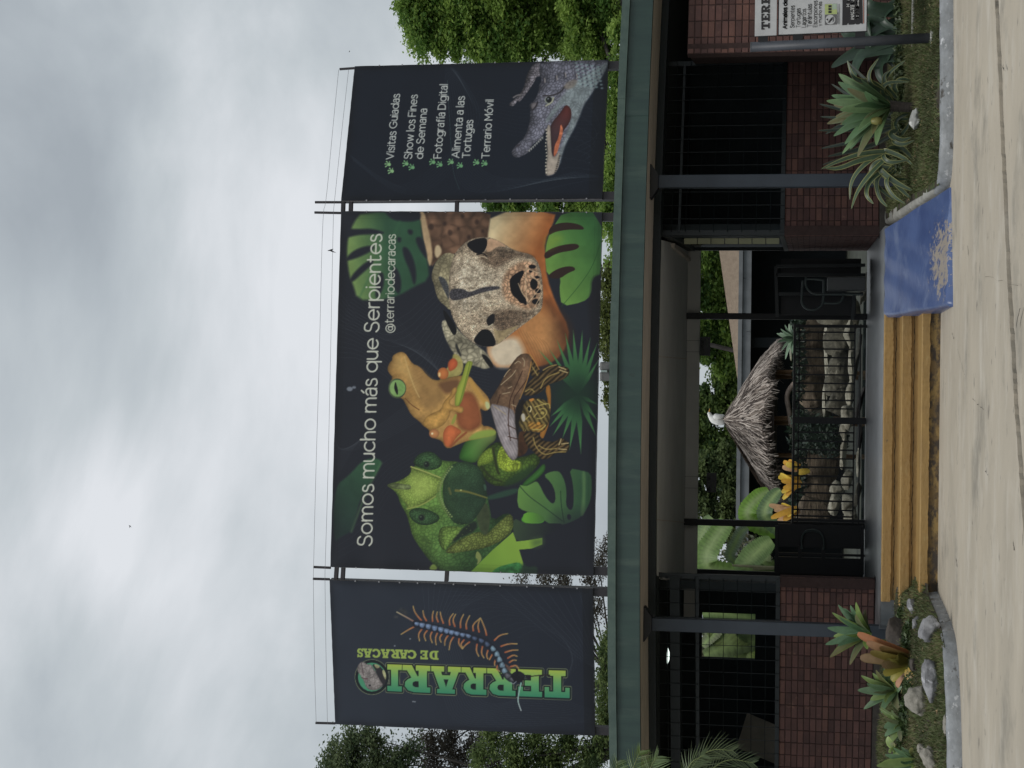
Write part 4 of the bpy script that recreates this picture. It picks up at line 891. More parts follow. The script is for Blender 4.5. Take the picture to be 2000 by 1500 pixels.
# ================================================================ the three printed banners
INK = (45, 48, 57)
def art_centre():
    p = Print((645.5, 1107), (666.5, 413), (1176, 415), (1159, 1124), 1.22, INK)
    X, Y = p.X, p.Y
    p.C *= (1.0 + 0.10 * (fbm(X, Y, 160, 2) - .5))[..., None]
    Z1 = (740, 860, .22); Z2 = (740, 670, .1466); Z3 = (940, 670, .16); Z4 = (820, 410, .2066); Z5 = (640, 400, .16); ZM = (980, 880, .1667); ZB = (600, 350, .35); ZC = (600, 650, .35)
    # faint contour lines
    p.flow([(655, 560), (700, 620), (770, 640), (860, 560)], [(650, 700), (720, 700), (820, 800), (870, 690)], 13)
    p.flow([(655, 860), (665, 885), (740, 870), (860, 800)], [(660, 930), (700, 860), (760, 820), (840, 760)], 12)
    p.flow([(660, 640), (740, 660), (860, 700), (960, 720)], [(700, 560), (800, 640), (900, 780), (960, 800)], 14)
    p.flow([(650, 1000), (690, 960), (740, 900), (800, 870)], [(660, 1090), (720, 1060), (760, 960), (850, 900)], 9, alpha=.09)
    # bark and pale wood behind the snake
    p.fill([(0, 20), (300, 15), (690, 10), (670, 150), (660, 300), (500, 380), (330, 420), (200, 460), (110, 560), (60, 300)], (112, 88, 72), soft=3, tex=[('n', 34, .45), ('c', 26, .25)], T=Z4, sm=1)
    p.fill([(0, 10), (55, 10), (75, 120), (110, 240), (140, 440), (110, 560), (75, 440), (40, 230)], (190, 165, 132), soft=4, T=Z4, tex=('n', 20, .2))
    p.fill([(160, 340), (200, 330), (230, 400), (180, 470), (150, 420)], (200, 180, 148), soft=4, T=Z4)
    for (a, b, r) in ((250, 130, 18), (300, 215, 22), (555, 115, 20), (420, 60, 16), (120, 160, 25), (480, 260, 18), (610, 200, 14), (380, 180, 12)): p.disc((a, b), r, r * 1.2, (60, 46, 40), T=Z4, soft=4, alpha=.7)
    p.fill([(690, 10), (1300, 10), (1265, 150), (1190, 300), (1200, 470), (1210, 640), (1300, 900), (1420, 1120), (1400, 1290), (1290, 1440), (1100, 1500), (870, 1500), (700, 1490), (640, 1300), (640, 800), (650, 300)], (214, 196, 158), soft=4, sm=1,
           col2=(176, 112, 66), g=((760, 100), (1180, 260)), T=Z4, tex=[('n', 60, .2), ('n', 16, .08), ('l', 40, .02, (1, .15))])
    p.fill([(1180, 820), (1300, 930), (1440, 1120), (1420, 1330), (1250, 1480), (1120, 1500), (1180, 1300), (1230, 1100)], (92, 62, 44), soft=26, T=Z4, alpha=.85, tex=('n', 30, .3))
    p.fill([(980, 980), (1180, 900), (1330, 1120), (1300, 1360), (1120, 1440), (1000, 1320), (900, 1200)], (196, 148, 100), soft=30, T=Z4, alpha=.8, tex=('n', 18, .16))
    p.fill([(640, 1290), (900, 1180), (1000, 1300), (1000, 1420), (870, 1500), (720, 1490)], (222, 212, 190), soft=14, T=Z4, alpha=.9, tex=('n', 14, .08))
    for k in range(9): p.line([(930 + 30 * k, 1120 + 14 * k), (1010 + 28 * k, 1290), (1080 + 22 * k, 1440)], 1.3, (128, 92, 62), alpha=.32, T=Z4, sm=2)
    p.line([(1150, 650), (1240, 820), (1280, 1000)], 5, (120, 76, 48), alpha=.35, soft=6, T=Z4, sm=2)
    # blurred monstera, upper right
    G1, G2, DK = (134, 160, 100), (62, 96, 74), INK
    p.fill([(430, 90), (330, 200), (250, 400), (235, 620), (270, 880), (310, 960), (370, 1165), (640, 1175), (900, 1110), (1060, 1010), (1260, 920), (1240, 700), (1180, 500), (1140, 90)], G1, soft=6, sm=1, col2=G2, g=((260, 560), (760, 520)), T=Z5, tex=('n', 30, .08))
    for q in ([(180, 290), (380, 300), (560, 290), (740, 350), (560, 362), (380, 368), (220, 410)], [(200, 700), (300, 570), (480, 500), (600, 510), (520, 585), (350, 660)], [(270, 900), (420, 740), (560, 660), (570, 720), (420, 850), (300, 960)],
              [(620, 850), (690, 820), (705, 960), (660, 1100), (590, 1160), (600, 1000)], [(800, 740), (880, 800), (920, 960), (890, 1120), (810, 1010)], [(920, 515), (1000, 525), (1080, 700), (1105, 900), (1070, 1010), (1020, 800), (950, 660)],
              [(1075, 400), (1180, 390), (1250, 700), (1140, 560)], [(690, 60), (1150, 60), (1150, 205), (860, 205), (760, 150)], [(860, 400), (915, 400), (905, 460), (870, 460)], [(990, 300), (1060, 310), (1050, 370), (1000, 360)]): p.fill(q, DK, soft=5, T=Z5)
    p.line([(400, 1130), (560, 800), (760, 480), (900, 200)], 3, (70, 112, 80), alpha=.5, soft=6, T=Z5, sm=2)
    # snake body and head
    p.fill([(120, 640), (150, 520), (200, 450), (260, 405), (340, 415), (420, 500), (420, 900), (300, 960), (250, 905), (200, 870), (165, 790), (150, 710)], (150, 142, 116), T=Z4, tex=[('n', 16, .25), ('c', 7, .25)], light=((-1, 0), .25, 14))
    p.fill([(175, 620), (260, 650), (300, 760), (420, 770), (440, 850), (300, 880), (240, 760)], (84, 86, 88), T=Z4, soft=2, tex=('c', 5, .3))
    p.fill([(210, 1040), (320, 1060), (400, 1170), (560, 1290), (650, 1360), (720, 1470), (640, 1520), (540, 1480), (420, 1460), (330, 1360), (250, 1210)], (156, 150, 130), T=Z4, soft=3, tex=[('n', 22, .45), ('c', 9, .3)])
    p.fill([(235, 930), (330, 1060), (375, 1150), (340, 1205), (290, 1120), (240, 1000)], (24, 24, 28), T=Z4)
    p.fill([(360, 1255), (400, 1350), (415, 1400), (380, 1370), (350, 1300)], (58, 58, 56), T=Z4, soft=2); p.fill([(590, 1365), (650, 1380), (720, 1480), (690, 1510), (640, 1450)], (30, 30, 32), T=Z4, soft=2)
    HD = [(440, 310), (520, 268), (650, 255), (760, 290), (880, 370), (960, 400), (1060, 420), (1120, 480), (1155, 570), (1172, 700), (1178, 830), (1165, 950), (1100, 1010), (1000, 1085), (880, 1180), (740, 1292), (640, 1302), (560, 1285), (480, 1235), (420, 1180), (350, 1080), (300, 950), (288, 780), (292, 620), (320, 480), (360, 390)]
    p.fill(HD, (182, 166, 144), T=Z4, sm=1, tex=[('c', 2.9, .46, (1, 1)), ('n', 30, .2), ('n', 5, .35)], light=((0, -1), .12, 16), rim=(5, .25))
    p.fill([(380, 480), (520, 440), (640, 560), (760, 640), (740, 800), (600, 900), (420, 1000), (350, 900), (340, 640)], (214, 204, 184), T=Z4, soft=26, alpha=.42, tex=[('c', 3.0, .5), ('n', 5, .4)])
    p.fill([(700, 560), (860, 560), (860, 900), (720, 860)], (204, 190, 170), T=Z4, soft=16, alpha=.4, tex=('c', 4.5, .6))
    for k in range(170):
        a_ = 5.1 * k; rr_ = (k / 170) ** .5; x_ = 560 + 250 * rr_ * math.cos(a_); y_ = 740 + 330 * rr_ * math.sin(a_)
        p.line([(x_, y_), (x_ + 16, y_ + 7 * math.sin(k))], 1.3, (236, 228, 206) if k % 2 else (84, 68, 58), T=Z4, alpha=.55)
    for q in ([(560, 440), (700, 340), (860, 380), (1080, 430), (1100, 470), (960, 440), (900, 450), (740, 560), (620, 500)], [(700, 990), (850, 930), (1000, 960), (1120, 960), (1000, 1060), (850, 1180), (760, 1150), (700, 1080)]): p.fill(q, (84, 68, 56), T=Z4, soft=9, tex=[('c', 4, .8), ('n', 6, .6)], alpha=.62)
    p.fill([(650, 260), (760, 290), (850, 360), (760, 340), (680, 400), (640, 400)], (192, 160, 132), T=Z4, soft=2, tex=('n', 10, .15))
    p.fill([(700, 1110), (760, 1160), (900, 1110), (960, 1090), (860, 1180), (750, 1285), (735, 1240)], (165, 148, 116), T=Z4, soft=2, tex=('n', 10, .3))
    p.fill([(290, 750), (430, 745), (480, 790), (600, 735), (760, 720), (780, 750), (600, 785), (470, 835), (300, 875)], (78, 76, 80), T=Z4, soft=2.4, tex=('c', 4.5, .5))
    p.fill([(790, 640), (900, 520), (1040, 470), (1140, 560), (1150, 900), (1040, 960), (900, 900), (800, 840)], (176, 140, 112), T=Z4, soft=8, tex=[('c', 8, .55), ('n', 14, .25)], alpha=.8)
    p.fill([(868, 640), (985, 565), (1005, 595), (955, 680), (965, 770), (1025, 850), (1010, 890), (965, 890), (935, 850), (880, 800), (862, 710)], (20, 20, 26), T=Z4, soft=1.4)
    for (a, b, rx, ry) in ((1075, 540, 34, 20), (1090, 705, 36, 54), (1128, 770, 26, 24), (1107, 872, 34, 26), (1097, 820, 14, 14), (1060, 582, 17, 15), (1015, 885, 20, 18), (1120, 640, 22, 14)): p.disc((a, b), rx, ry, (24, 22, 28), T=Z4)
    for q in ([(1020, 520), (1010, 700), (1030, 900)], [(1040, 880), (1165, 720)], [(1050, 620), (1150, 690), (1160, 760)], [(945, 700), (985, 800), (1030, 850)], [(1030, 560), (1130, 600)], [(1110, 900), (1165, 800)]): p.line(q, 1.6, (214, 190, 158), alpha=.8, T=Z4, sm=2)
    p.fill([(450, 325), (520, 280), (645, 258), (658, 330), (612, 418), (545, 415), (490, 375)], (22, 22, 28), T=Z4)
    p.fill([(518, 1240), (570, 1165), (615, 1130), (690, 1140), (752, 1290), (640, 1302), (560, 1282)], (22, 22, 28), T=Z4)
    p.line([(555, 425), (610, 412), (650, 440)], 2.4, (30, 26, 26), T=Z4, sm=2); p.line([(560, 455), (620, 440), (650, 462)], 1.5, (200, 185, 160), T=Z4, sm=2)
    p.fill([(640, 1040), (700, 980), (730, 1000), (715, 1090), (660, 1110)], (36, 34, 36), T=Z4, soft=2); p.line([(600, 1100), (660, 1115), (705, 1085)], 1.8, (205, 195, 170), T=Z4, sm=2)
    # bright monstera, lower right
    GA, GB_ = (120, 158, 84), (66, 112, 66)
    p.fill([(1435, 180), (1380, 265), (1345, 340), (1333, 430), (1345, 548), (1400, 515), (1420, 560), (1412, 620), (1425, 713), (1540, 690), (1588, 650), (1592, 555), (1645, 530), (1645, 180)], GA, col2=GB_, g=((1340, 500), (1640, 330)), T=ZB, sm=1, tex=('n', 24, .08), soft=1.6)
    for q in ([(1360, 262), (1440, 238), (1530, 253), (1556, 285), (1480, 280), (1390, 293), (1350, 320)], [(1325, 412), (1400, 373), (1500, 358), (1527, 375), (1500, 398), (1400, 412), (1335, 455)], [(1338, 548), (1400, 500), (1480, 483), (1507, 508), (1460, 525), (1410, 562)]): p.fill(q, (60, 44, 38), T=ZB)
    p.line([(1425, 712), (1520, 600), (1600, 480), (1640, 340)], 1.2, (52, 92, 52), T=ZB, alpha=.8, sm=2)
    p.fill([(1330, 330), (1400, 300), (1440, 330), (1400, 372), (1340, 405)], (160, 172, 70), soft=16, T=ZB, alpha=.35)
    p.fill([(1590, 545), (1650, 535), (1650, 1400), (1560, 700), (1585, 650)], (42, 42, 48), soft=8, T=ZB, alpha=.9)
    # palm fan
    p.disc((1150, 640), 290, 250, (44, 66, 54), T=Z3, soft=60, alpha=.9)
    c0 = (1190, 640)
    for k, (tx, ty, w) in enumerate(((715, 90, 50), (850, 90, 50), (935, -30, 60), (1035, -110, 64), (1130, -150, 64), (1240, -150, 62), (1335, -60, 60), (1420, 0, 56), (1440, 200, 50), (865, 900, 60), (845, 1030, 60), (885, 1140, 62), (1000, 1175, 62), (1085, 1315, 66), (1222, 1360, 66), (1400, 1140, 60), (1420, 960, 54), (1420, 760, 46))):
        dx, dy = tx - c0[0], ty - c0[1]; L_ = math.hypot(dx, dy); nx_, ny_ = -dy / L_ * w / 2, dx / L_ * w / 2; m_ = .45
        p.fill([(c0[0], c0[1]), (c0[0] + dx * m_ + nx_, c0[1] + dy * m_ + ny_), (tx, ty), (c0[0] + dx * m_ - nx_, c0[1] + dy * m_ - ny_)], (44, 72, 56), sm=0, col2=(84, 134, 86), g=(c0, (c0[0] + dx * .8, c0[1] + dy * .8)), T=Z3, soft=1.6)
    p.disc((1190, 640), 150, 140, (40, 64, 52), T=Z3, soft=46, alpha=.8)
    # big blurred leaf, upper left
    p.fill([(150, 860), (235, 800), (320, 705), (430, 705), (400, 780), (310, 900), (270, 1040), (240, 1120), (200, 1130), (145, 1180)], (62, 98, 72), col2=(48, 66, 62), g=((400, 720), (180, 1100)), T=ZC, soft=4, tex=('n', 30, .1))
    p.line([(420, 730), (330, 900), (250, 1110)], 4, (96, 134, 92), alpha=.55, soft=5, T=ZC, sm=2)
    # green stems and leaves behind the lizard
    p.fill([(850, 700), (900, 590), (980, 540), (1060, 530), (1070, 600), (1010, 640), (960, 735), (880, 720)], (84, 140, 66), T=ZC, soft=2.5, rim=(10, .4), col2=(140, 160, 100), g=((870, 650), (1050, 600)))
    p.fill([(1200, 850), (1290, 770), (1330, 725), (1340, 770), (1280, 830), (1220, 865)], (84, 140, 72), T=ZC, soft=2.5, rim=(6, .4))
    p.fill([(990, 920), (1190, 860), (1185, 900), (1020, 940)], (60, 96, 74), T=ZC, soft=4, alpha=.7)
    p.fill([(1190, 1060), (1230, 1000), (1290, 1005), (1340, 1050), (1300, 1070)], (92, 156, 66), T=ZC, soft=2)
    # lower monstera
    p.fill([(215, 405), (300, 425), (360, 395), (420, 362), (455, 400), (520, 540), (600, 635), (642, 600), (636, 480), (590, 380), (505, 300), (560, 262), (650, 243), (700, 265), (750, 370), (770, 500), (758, 640), (800, 705), (840, 690), (852, 560), (840, 380), (798, 213), (940, 240), (1045, 270), (1060, 400), (1050, 560), (1000, 690), (940, 780), (760, 870), (600, 880), (480, 800), (440, 742), (280, 715), (195, 655)],
           (112, 150, 84), col2=(66, 98, 72), g=((250, 500), (900, 620)), T=ZM, sm=1, soft=1.6, tex=('n', 30, .06))
    p.fill([(770, 760), (800, 745), (822, 770), (815, 815), (780, 815)], INK, T=ZM)
    p.fill([(940, 240), (990, 255), (985, 500), (975, 760), (920, 780), (955, 500)], (118, 150, 100), T=ZM, alpha=.55, soft=4)
    for q in ([(220, 412), (330, 540), (500, 660), (720, 830)], [(700, 480), (705, 640), (740, 850)]): p.line(q, 1.5, (44, 68, 52), T=ZM, sm=2)
    p.fill([(155, 790), (270, 850), (400, 865), (560, 855), (740, 860), (680, 920), (520, 1010), (350, 1052), (190, 1066), (150, 950)], (68, 84, 66), col2=(44, 48, 54), g=((200, 850), (620, 960)), T=ZM, sm=1)
    p.fill([(640, 820), (760, 800), (1000, 740), (1000, 1500), (640, 1500)], INK, soft=50, T=ZM, alpha=.8, sm=1)
    p.fill([(255, 845), (280, 720), (440, 742), (520, 790), (500, 840), (400, 862)], (112, 168, 70), T=ZM, sm=1, col2=(84, 120, 70), g=((300, 800), (500, 800)))
    BR_ = (128, 164, 74)
    # lizard: body, then head
    LZ = (88, 118, 68)
    p.fill([(75, 400), (150, 450), (185, 500), (200, 560), (255, 650), (285, 740), (310, 850), (370, 940), (440, 1040), (520, 1120), (600, 1180), (900, 1190), (980, 1040), (1100, 900), (1210, 810), (1205, 690), (1150, 640), (1020, 720), (1000, 600), (960, 400), (900, 260), (720, 190), (600, 190), (480, 160), (320, 230), (300, 300), (210, 360)],
           (122, 156, 80), T=Z1, sm=1, col2=(64, 92, 58), g=((260, 700), (900, 900)), tex=[('n', 26, .2), ('c', 7, .22)], light=((-1, 0), .22, 22), rim=(5, .25))
    p.fill([(540, 850), (560, 780), (620, 762), (760, 770), (740, 830), (640, 930), (600, 990), (555, 930)], (122, 150, 78), T=Z1, tex=[('c', 6, .3)], rim=(6, .35), light=((-1, 0), .25, 12))
    p.fill([(600, 985), (700, 900), (900, 800), (960, 850), (1080, 730), (1170, 650), (1210, 690), (1205, 800), (1100, 900), (960, 960), (800, 985), (640, 1010)], (122, 134, 74), T=Z1, sm=1, tex=[('c', 5, .38), ('n', 14, .2)], rim=(6, .35))
    p.fill([(890, 560), (960, 540), (1010, 640), (990, 820), (960, 850), (910, 800), (880, 680)], (72, 82, 60), T=Z1, soft=3, tex=('n', 14, .2))
    p.fill([(890, 970), (940, 1050), (880, 1120), (900, 1060), (870, 1040)], (136, 146, 92), T=Z1)
    p.fill([(750, 790), (880, 700), (900, 790), (760, 860), (640, 930)], (38, 44, 44), T=Z1, soft=4, alpha=.8)
    # right foreleg
    p.fill([(880, 220), (920, 130), (990, 60), (1080, 10), (1160, 60), (1200, 170), (1300, 150), (1420, 110), (1450, 190), (1400, 260), (1250, 380), (1080, 420), (980, 380), (930, 300)], (86, 110, 52), T=Z1, sm=1, tex=[('c', 7, .3), ('n', 20, .2)], rim=(9, .45))
    p.fill([(885, 240), (900, 150), (990, 70), (1050, 70), (1040, 180), (1000, 210), (930, 225)], (136, 160, 70), T=Z1, soft=2, tex=('c', 5, .22), rim=(5, .3))
    p.fill([(1060, 160), (1100, 40), (1150, 90), (1200, 180), (1280, 190), (1270, 270), (1160, 290), (1080, 250)], (146, 164, 66), T=Z1, soft=3, tex=[('c', 5, .35), ('n', 12, .3)])
    p.line([(1030, 80), (1045, 160), (1060, 250), (1080, 300)], 5, (58, 66, 36), T=Z1, sm=2, soft=3); p.line([(930, 240), (1000, 330), (1100, 370)], 4, (52, 60, 36), T=Z1, sm=2, soft=3, alpha=.8)
    p.fill([(1180, 330), (1420, 200), (1350, 330), (1240, 390), (1100, 425)], (52, 76, 50), T=Z1, soft=8, alpha=.8)
    # head
    p.fill([(590, 340), (650, 225), (750, 190), (860, 210), (935, 280), (972, 420), (978, 530), (900, 660), (830, 745), (700, 755), (620, 660), (580, 500)], (72, 100, 68), T=Z1, sm=1, tex=[('n', 22, .2), ('c', 4, .22)], rim=(9, .25), col2=(58, 82, 62), g=((600, 400), (940, 500)))
    p.fill([(75, 400), (140, 385), (210, 362), (300, 300), (300, 232), (350, 270), (430, 290), (520, 335), (590, 345), (575, 430), (500, 510), (400, 575), (265, 625), (262, 580), (215, 520), (185, 470), (130, 435)], (142, 164, 86), T=Z1, sm=1, tex=[('c', 4.5, .24), ('n', 20, .12)], rim=(5, .3))
    p.fill([(300, 300), (430, 310), (500, 380), (480, 470), (380, 520), (300, 470)], (178, 196, 110), T=Z1, soft=16, alpha=.5, tex=('n', 7, .2)); p.fill([(620, 420), (760, 300), (900, 420), (900, 600), (760, 680), (640, 560)], (50, 70, 56), T=Z1, soft=30, alpha=.4)
    for k in range(150):
        a_ = 2.4 * k; rr_ = (k / 150) ** .5; x_ = 620 + 300 * rr_ * math.cos(a_); y_ = 860 + 190 * rr_ * math.sin(a_)
        if (x_ - 470) > 0 and (y_ < 960 or x_ > 640): p.disc((x_ - 60, y_), 6, 4, (150, 172, 96) if k % 3 else (60, 84, 54), T=Z1, alpha=.45, soft=1.4)
    p.fill([(80, 402), (150, 382), (250, 395), (300, 400), (300, 445), (200, 440), (130, 430)], (138, 152, 104), T=Z1, tex=('n', 8, .45), rim=(4, .35))
    p.line([(300, 240), (420, 280), (560, 335)], 2.6, (166, 172, 104), T=Z1, sm=2); p.line([(265, 612), (400, 580), (520, 500)], 2.6, (150, 162, 92), T=Z1, sm=2)
    for (pts, pu) in (([(310, 215), (350, 140), (420, 105), (490, 104), (545, 150), (585, 190), (560, 250), (470, 275), (380, 248)], (440, 220)), ([(275, 640), (330, 600), (450, 610), (570, 680), (530, 735), (430, 762), (345, 742), (295, 695)], (395, 690))):
        p.fill(pts, (76, 108, 72), T=Z1, tex=[('c', 4.5, .35), ('n', 12, .2)], rim=(7, .45)); p.disc(pu, 34, 34, (60, 78, 56), T=Z1); p.disc(pu, 22, 24, (34, 42, 40), T=Z1); p.disc((pu[0] - 7, pu[1] - 8), 6, 6, (104, 122, 100), T=Z1)
    for k in range(26):   # beaded lip scales
        t = k / 25; x = 600 + 40 * math.sin(t * 3.1) * -1 + (t - .5) ** 2 * 260; y = 240 + t * 440
        p.disc((x, y), 9, 8, (132, 150, 100), T=Z1, soft=1.0); p.disc((x - 22, y), 8, 7, (112, 132, 78), T=Z1, soft=1.0)
    p.line([(700, 450), (780, 455), (870, 480), (975, 515)], 5, (118, 118, 68), T=Z1, sm=2, soft=2, taper=(1, .5)); p.disc((745, 447), 9, 6, (180, 186, 120), T=Z1); p.line([(640, 430), (655, 480)], 4, (98, 104, 66), T=Z1, soft=3)
    p.fill([(940, 390), (970, 400), (972, 450), (955, 455)], (70, 96, 80), T=Z1, soft=2)
    # bright leaf, bottom left, over the body
    p.fill([(815, 1185), (1020, 980), (1205, 818), (1235, 900), (1330, 890), (1462, 868), (1462, 925), (1370, 962), (1258, 972), (1285, 1060), (1300, 1110), (1200, 1190), (1000, 1200)], BR_, T=Z1, sm=0, col2=(140, 172, 78), g=((900, 1100), (1230, 900)), tex=('n', 60, .05))
    p.fill([(1360, 880), (1470, 862), (1475, 930), (1380, 962)], (84, 108, 70), T=Z1, soft=14, alpha=.7)
    p.fill([(1000, 1190), (1060, 1130), (1160, 1100), (1280, 1075), (1310, 1200), (1100, 1210)], (66, 120, 72), T=Z1, tex=('n', 7, .4), soft=2)
    p.fill([(450, 1150), (500, 1085), (550, 1150)], (136, 156, 84), T=Z1, soft=3); p.fill([(1285, 1075), (1330, 1130), (1420, 1110), (1420, 1210), (1270, 1210)], (56, 78, 62), T=Z1, soft=5, alpha=.8)
    # tree frog
    FR = (188, 150, 94)
    p.fill([(1000, 250), (1010, 140), (1100, 180), (1160, 300), (1120, 450), (960, 470), (830, 520), (860, 440)], (172, 162, 104), T=Z2, soft=3, tex=('n', 14, .2))
    p.fill([(195, 182), (250, 145), (310, 122), (370, 140), (420, 215), (470, 285), (550, 315), (610, 370), (650, 430), (760, 515), (900, 480), (1100, 440), (1230, 440), (1300, 530), (1420, 660), (1490, 740), (1512, 850), (1480, 905), (1425, 915), (1365, 870), (1392, 1000), (1392, 1110), (1500, 1115), (1590, 1180), (1570, 1240), (1400, 1275), (1200, 1312), (1060, 1370), (950, 1417), (900, 1390), (865, 1310), (750, 1275), (700, 1215), (690, 1160), (610, 1110), (570, 1060), (450, 970), (380, 830), (330, 740), (250, 745), (160, 660), (150, 560), (205, 465), (150, 410), (125, 345), (160, 265), (195, 240)],
           FR, T=Z2, sm=1, tex=[('n', 26, .12), ('n', 5, .10)], rim=(4, .3), light=((-1, -.3), .18, 18))
    p.fill([(560, 330), (700, 480), (830, 560), (900, 700), (880, 800), (700, 900), (620, 880), (520, 700), (430, 480), (430, 330)], (160, 128, 84), T=Z2, soft=12, alpha=.8, tex=('n', 16, .12))
    p.line([(360, 190), (420, 400), (500, 620), (560, 730)], 2.2, (206, 178, 122), T=Z2, alpha=.8, sm=2, soft=2); p.line([(370, 745), (450, 830), (560, 900)], 1.6, (112, 74, 48), T=Z2, sm=2)
    p.fill([(1080, 700), (1250, 640), (1350, 800), (1392, 980), (1392, 1110), (1250, 1200), (1100, 1150), (1050, 1000), (1080, 850)], (172, 108, 72), T=Z2, soft=8, tex=('n', 20, .12), rim=(8, .25))
    p.fill([(800, 540), (1000, 490), (1120, 500), (1060, 640), (920, 700), (850, 620)], (112, 82, 60), T=Z2, soft=8, alpha=.85)
    p.line([(1240, 500), (1330, 660), (1480, 850)], 8, (196, 156, 88), T=Z2, soft=3, sm=2, alpha=.8); p.fill([(1430, 780), (1500, 800), (1505, 880), (1455, 900)], (196, 200, 150), T=Z2, soft=3)
    p.fill([(1200, 1310), (1270, 1220), (1400, 1170), (1560, 1160), (1590, 1200), (1560, 1245), (1400, 1275)], (138, 172, 84), T=Z2, soft=4, alpha=.8)
    p.disc((262, 614), 122, 134, (104, 118, 92), T=Z2, rim=(5, .3)); p.disc((268, 612), 106, 112, (132, 168, 104), T=Z2, tex=('n', 10, .15)); p.disc((220, 600), 60, 100, (150, 178, 124), T=Z2, soft=8, alpha=.5)
    p.fill([(238, 510), (262, 590), (275, 640), (270, 712), (235, 660), (218, 600)], (34, 36, 32), T=Z2)
    p.disc((880, 415), 74, 80, (216, 138, 84), T=Z2, rim=(6, .25)); p.disc((830, 430), 16, 30, (240, 208, 150), T=Z2, soft=3); p.fill([(950, 250), (1020, 200), (1080, 260), (1060, 340), (960, 400), (940, 320)], (218, 116, 76), T=Z2, soft=3, rim=(6, .25))
    p.fill([(1190, 240), (1285, 255), (1250, 350), (1220, 450), (1170, 640), (1130, 800), (1070, 862), (1035, 845), (1040, 720), (1060, 610), (1130, 470)], (172, 184, 86), T=Z2, soft=1.6, rim=(3, .3)); p.line([(1240, 260), (1170, 560), (1090, 850)], 1.5, (116, 136, 60), T=Z2, sm=2)
    p.fill([(1040, 950), (1070, 960), (1030, 1090), (975, 1090)], (160, 160, 84), T=Z2)
    p.fill([(600, 1090), (640, 1000), (720, 950), (860, 895), (880, 800), (980, 700), (1000, 620), (1050, 590), (1070, 640), (1030, 720), (960, 790), (1000, 850), (1130, 850), (1165, 890), (1130, 950), (1060, 935), (980, 900), (970, 980), (900, 1090), (800, 1150), (690, 1168)], (208, 164, 96), T=Z2, sm=1, tex=('n', 7, .16), rim=(4, .32))
    p.disc((760, 1215), 68, 62, (222, 158, 106), T=Z2, rim=(6, .3), soft=2); p.fill([(880, 1180), (960, 1090), (1060, 1130), (1140, 1190), (1060, 1260), (980, 1390), (920, 1400), (880, 1310)], (220, 128, 82), T=Z2, rim=(5, .25), tex=('n', 14, .12)); p.line([(980, 1390), (1080, 1290), (1190, 1200)], 4, (150, 90, 60), T=Z2, soft=3)
    p.disc((735, 1215), 14, 14, (248, 230, 190), T=Z2, soft=2)
    p.fill([(230, 180), (330, 170), (400, 300), (480, 450), (560, 620), (520, 640), (400, 480), (300, 400), (220, 330)], (214, 182, 122), T=Z2, soft=16, alpha=.45)
    for k in range(110): p.disc((420 + 260 * ((k * .618) % 1), 320 + 520 * ((k * .377) % 1)), 4, 3, (120, 88, 56), T=Z2, alpha=.35, soft=1.2)
    # turtle
    OL = (86, 72, 50)
    LEG = [[(640, 430), (740, 375), (800, 310), (880, 265), (960, 285), (1060, 300), (1092, 345), (1070, 410), (1000, 460), (880, 500), (820, 520), (740, 620), (600, 660), (520, 640), (560, 540)], [(520, 1090), (700, 1100), (745, 1190), (850, 1215), (930, 1205), (985, 1155), (1080, 1225), (1090, 1290), (1040, 1355), (930, 1340), (860, 1400), (790, 1435), (720, 1410), (650, 1330), (560, 1250)], [(590, 170), (660, 220), (720, 340), (740, 400), (640, 440), (600, 330)]]
    p.fill([(470, 1070), (620, 1100), (600, 1290), (540, 1380), (440, 1400), (470, 1250)], (82, 58, 40), T=Z3, soft=3, tex=('n', 10, .3))
    for q in LEG: p.fill(q, OL, T=Z3, sm=1, tex=[('l', 9, .38, (.8, .9)), ('n', 10, .25)], rim=(3, .35))
    for q in ([(770, 340), (850, 290), (930, 275)], [(740, 560), (780, 460), (860, 400), (960, 370)], [(650, 1160), (680, 1280), (780, 1380), (900, 1340), (1040, 1335)], [(720, 1260), (800, 1310), (930, 1295)], [(640, 300), (700, 400)], [(560, 600), (620, 560), (660, 600)]): p.line(q, 2.2, (170, 150, 96), T=Z3, sm=2, alpha=.85)
    for q in ([(960, 300), (1040, 330)], [(970, 340), (1060, 370)], [(960, 1300), (1050, 1310)], [(990, 1240), (1070, 1230)], [(960, 1250), (985, 1180)]): p.line(q, 2, (190, 172, 128), T=Z3)
    p.fill([(790, 560), (845, 505), (865, 600), (862, 800), (840, 1000), (800, 1110), (765, 1190), (715, 1120), (820, 900), (830, 720)], (186, 132, 68), T=Z3, sm=1, rim=(4, .25))
    p.fill([(120, 740), (135, 690), (180, 620), (230, 540), (300, 410), (390, 260), (480, 150), (560, 132), (610, 150), (640, 200), (620, 330), (590, 430), (555, 540), (500, 650), (470, 740), (430, 830), (440, 1050), (470, 1270), (465, 1390), (430, 1435), (390, 1435), (340, 1380), (270, 1250), (210, 1080), (160, 900)], (122, 98, 78), T=Z3, sm=1, tex=[('n', 14, .25), ('n', 4, .18)], rim=(4, .25), light=((-1, 0), .15, 14))
    p.fill([(120, 745), (250, 770), (340, 790), (430, 840), (440, 1050), (470, 1270), (465, 1390), (430, 1435), (390, 1435), (340, 1380), (270, 1250), (210, 1080), (160, 900)], (164, 156, 158), T=Z3, soft=2, sm=1, tex=[('n', 10, .18), ('l', 6, .06, (1, -.5))], rim=(3, .25))
    for q in ([(520, 350), (470, 470), (410, 600), (370, 700), (360, 800), (345, 960), (375, 1200)], [(250, 640), (215, 750)], [(430, 830), (400, 700), (500, 560), (600, 420)], [(345, 1010), (440, 1060)], [(350, 1150), (460, 1180)]): p.line(q, 2, (72, 48, 38), T=Z3, sm=2, alpha=.8)
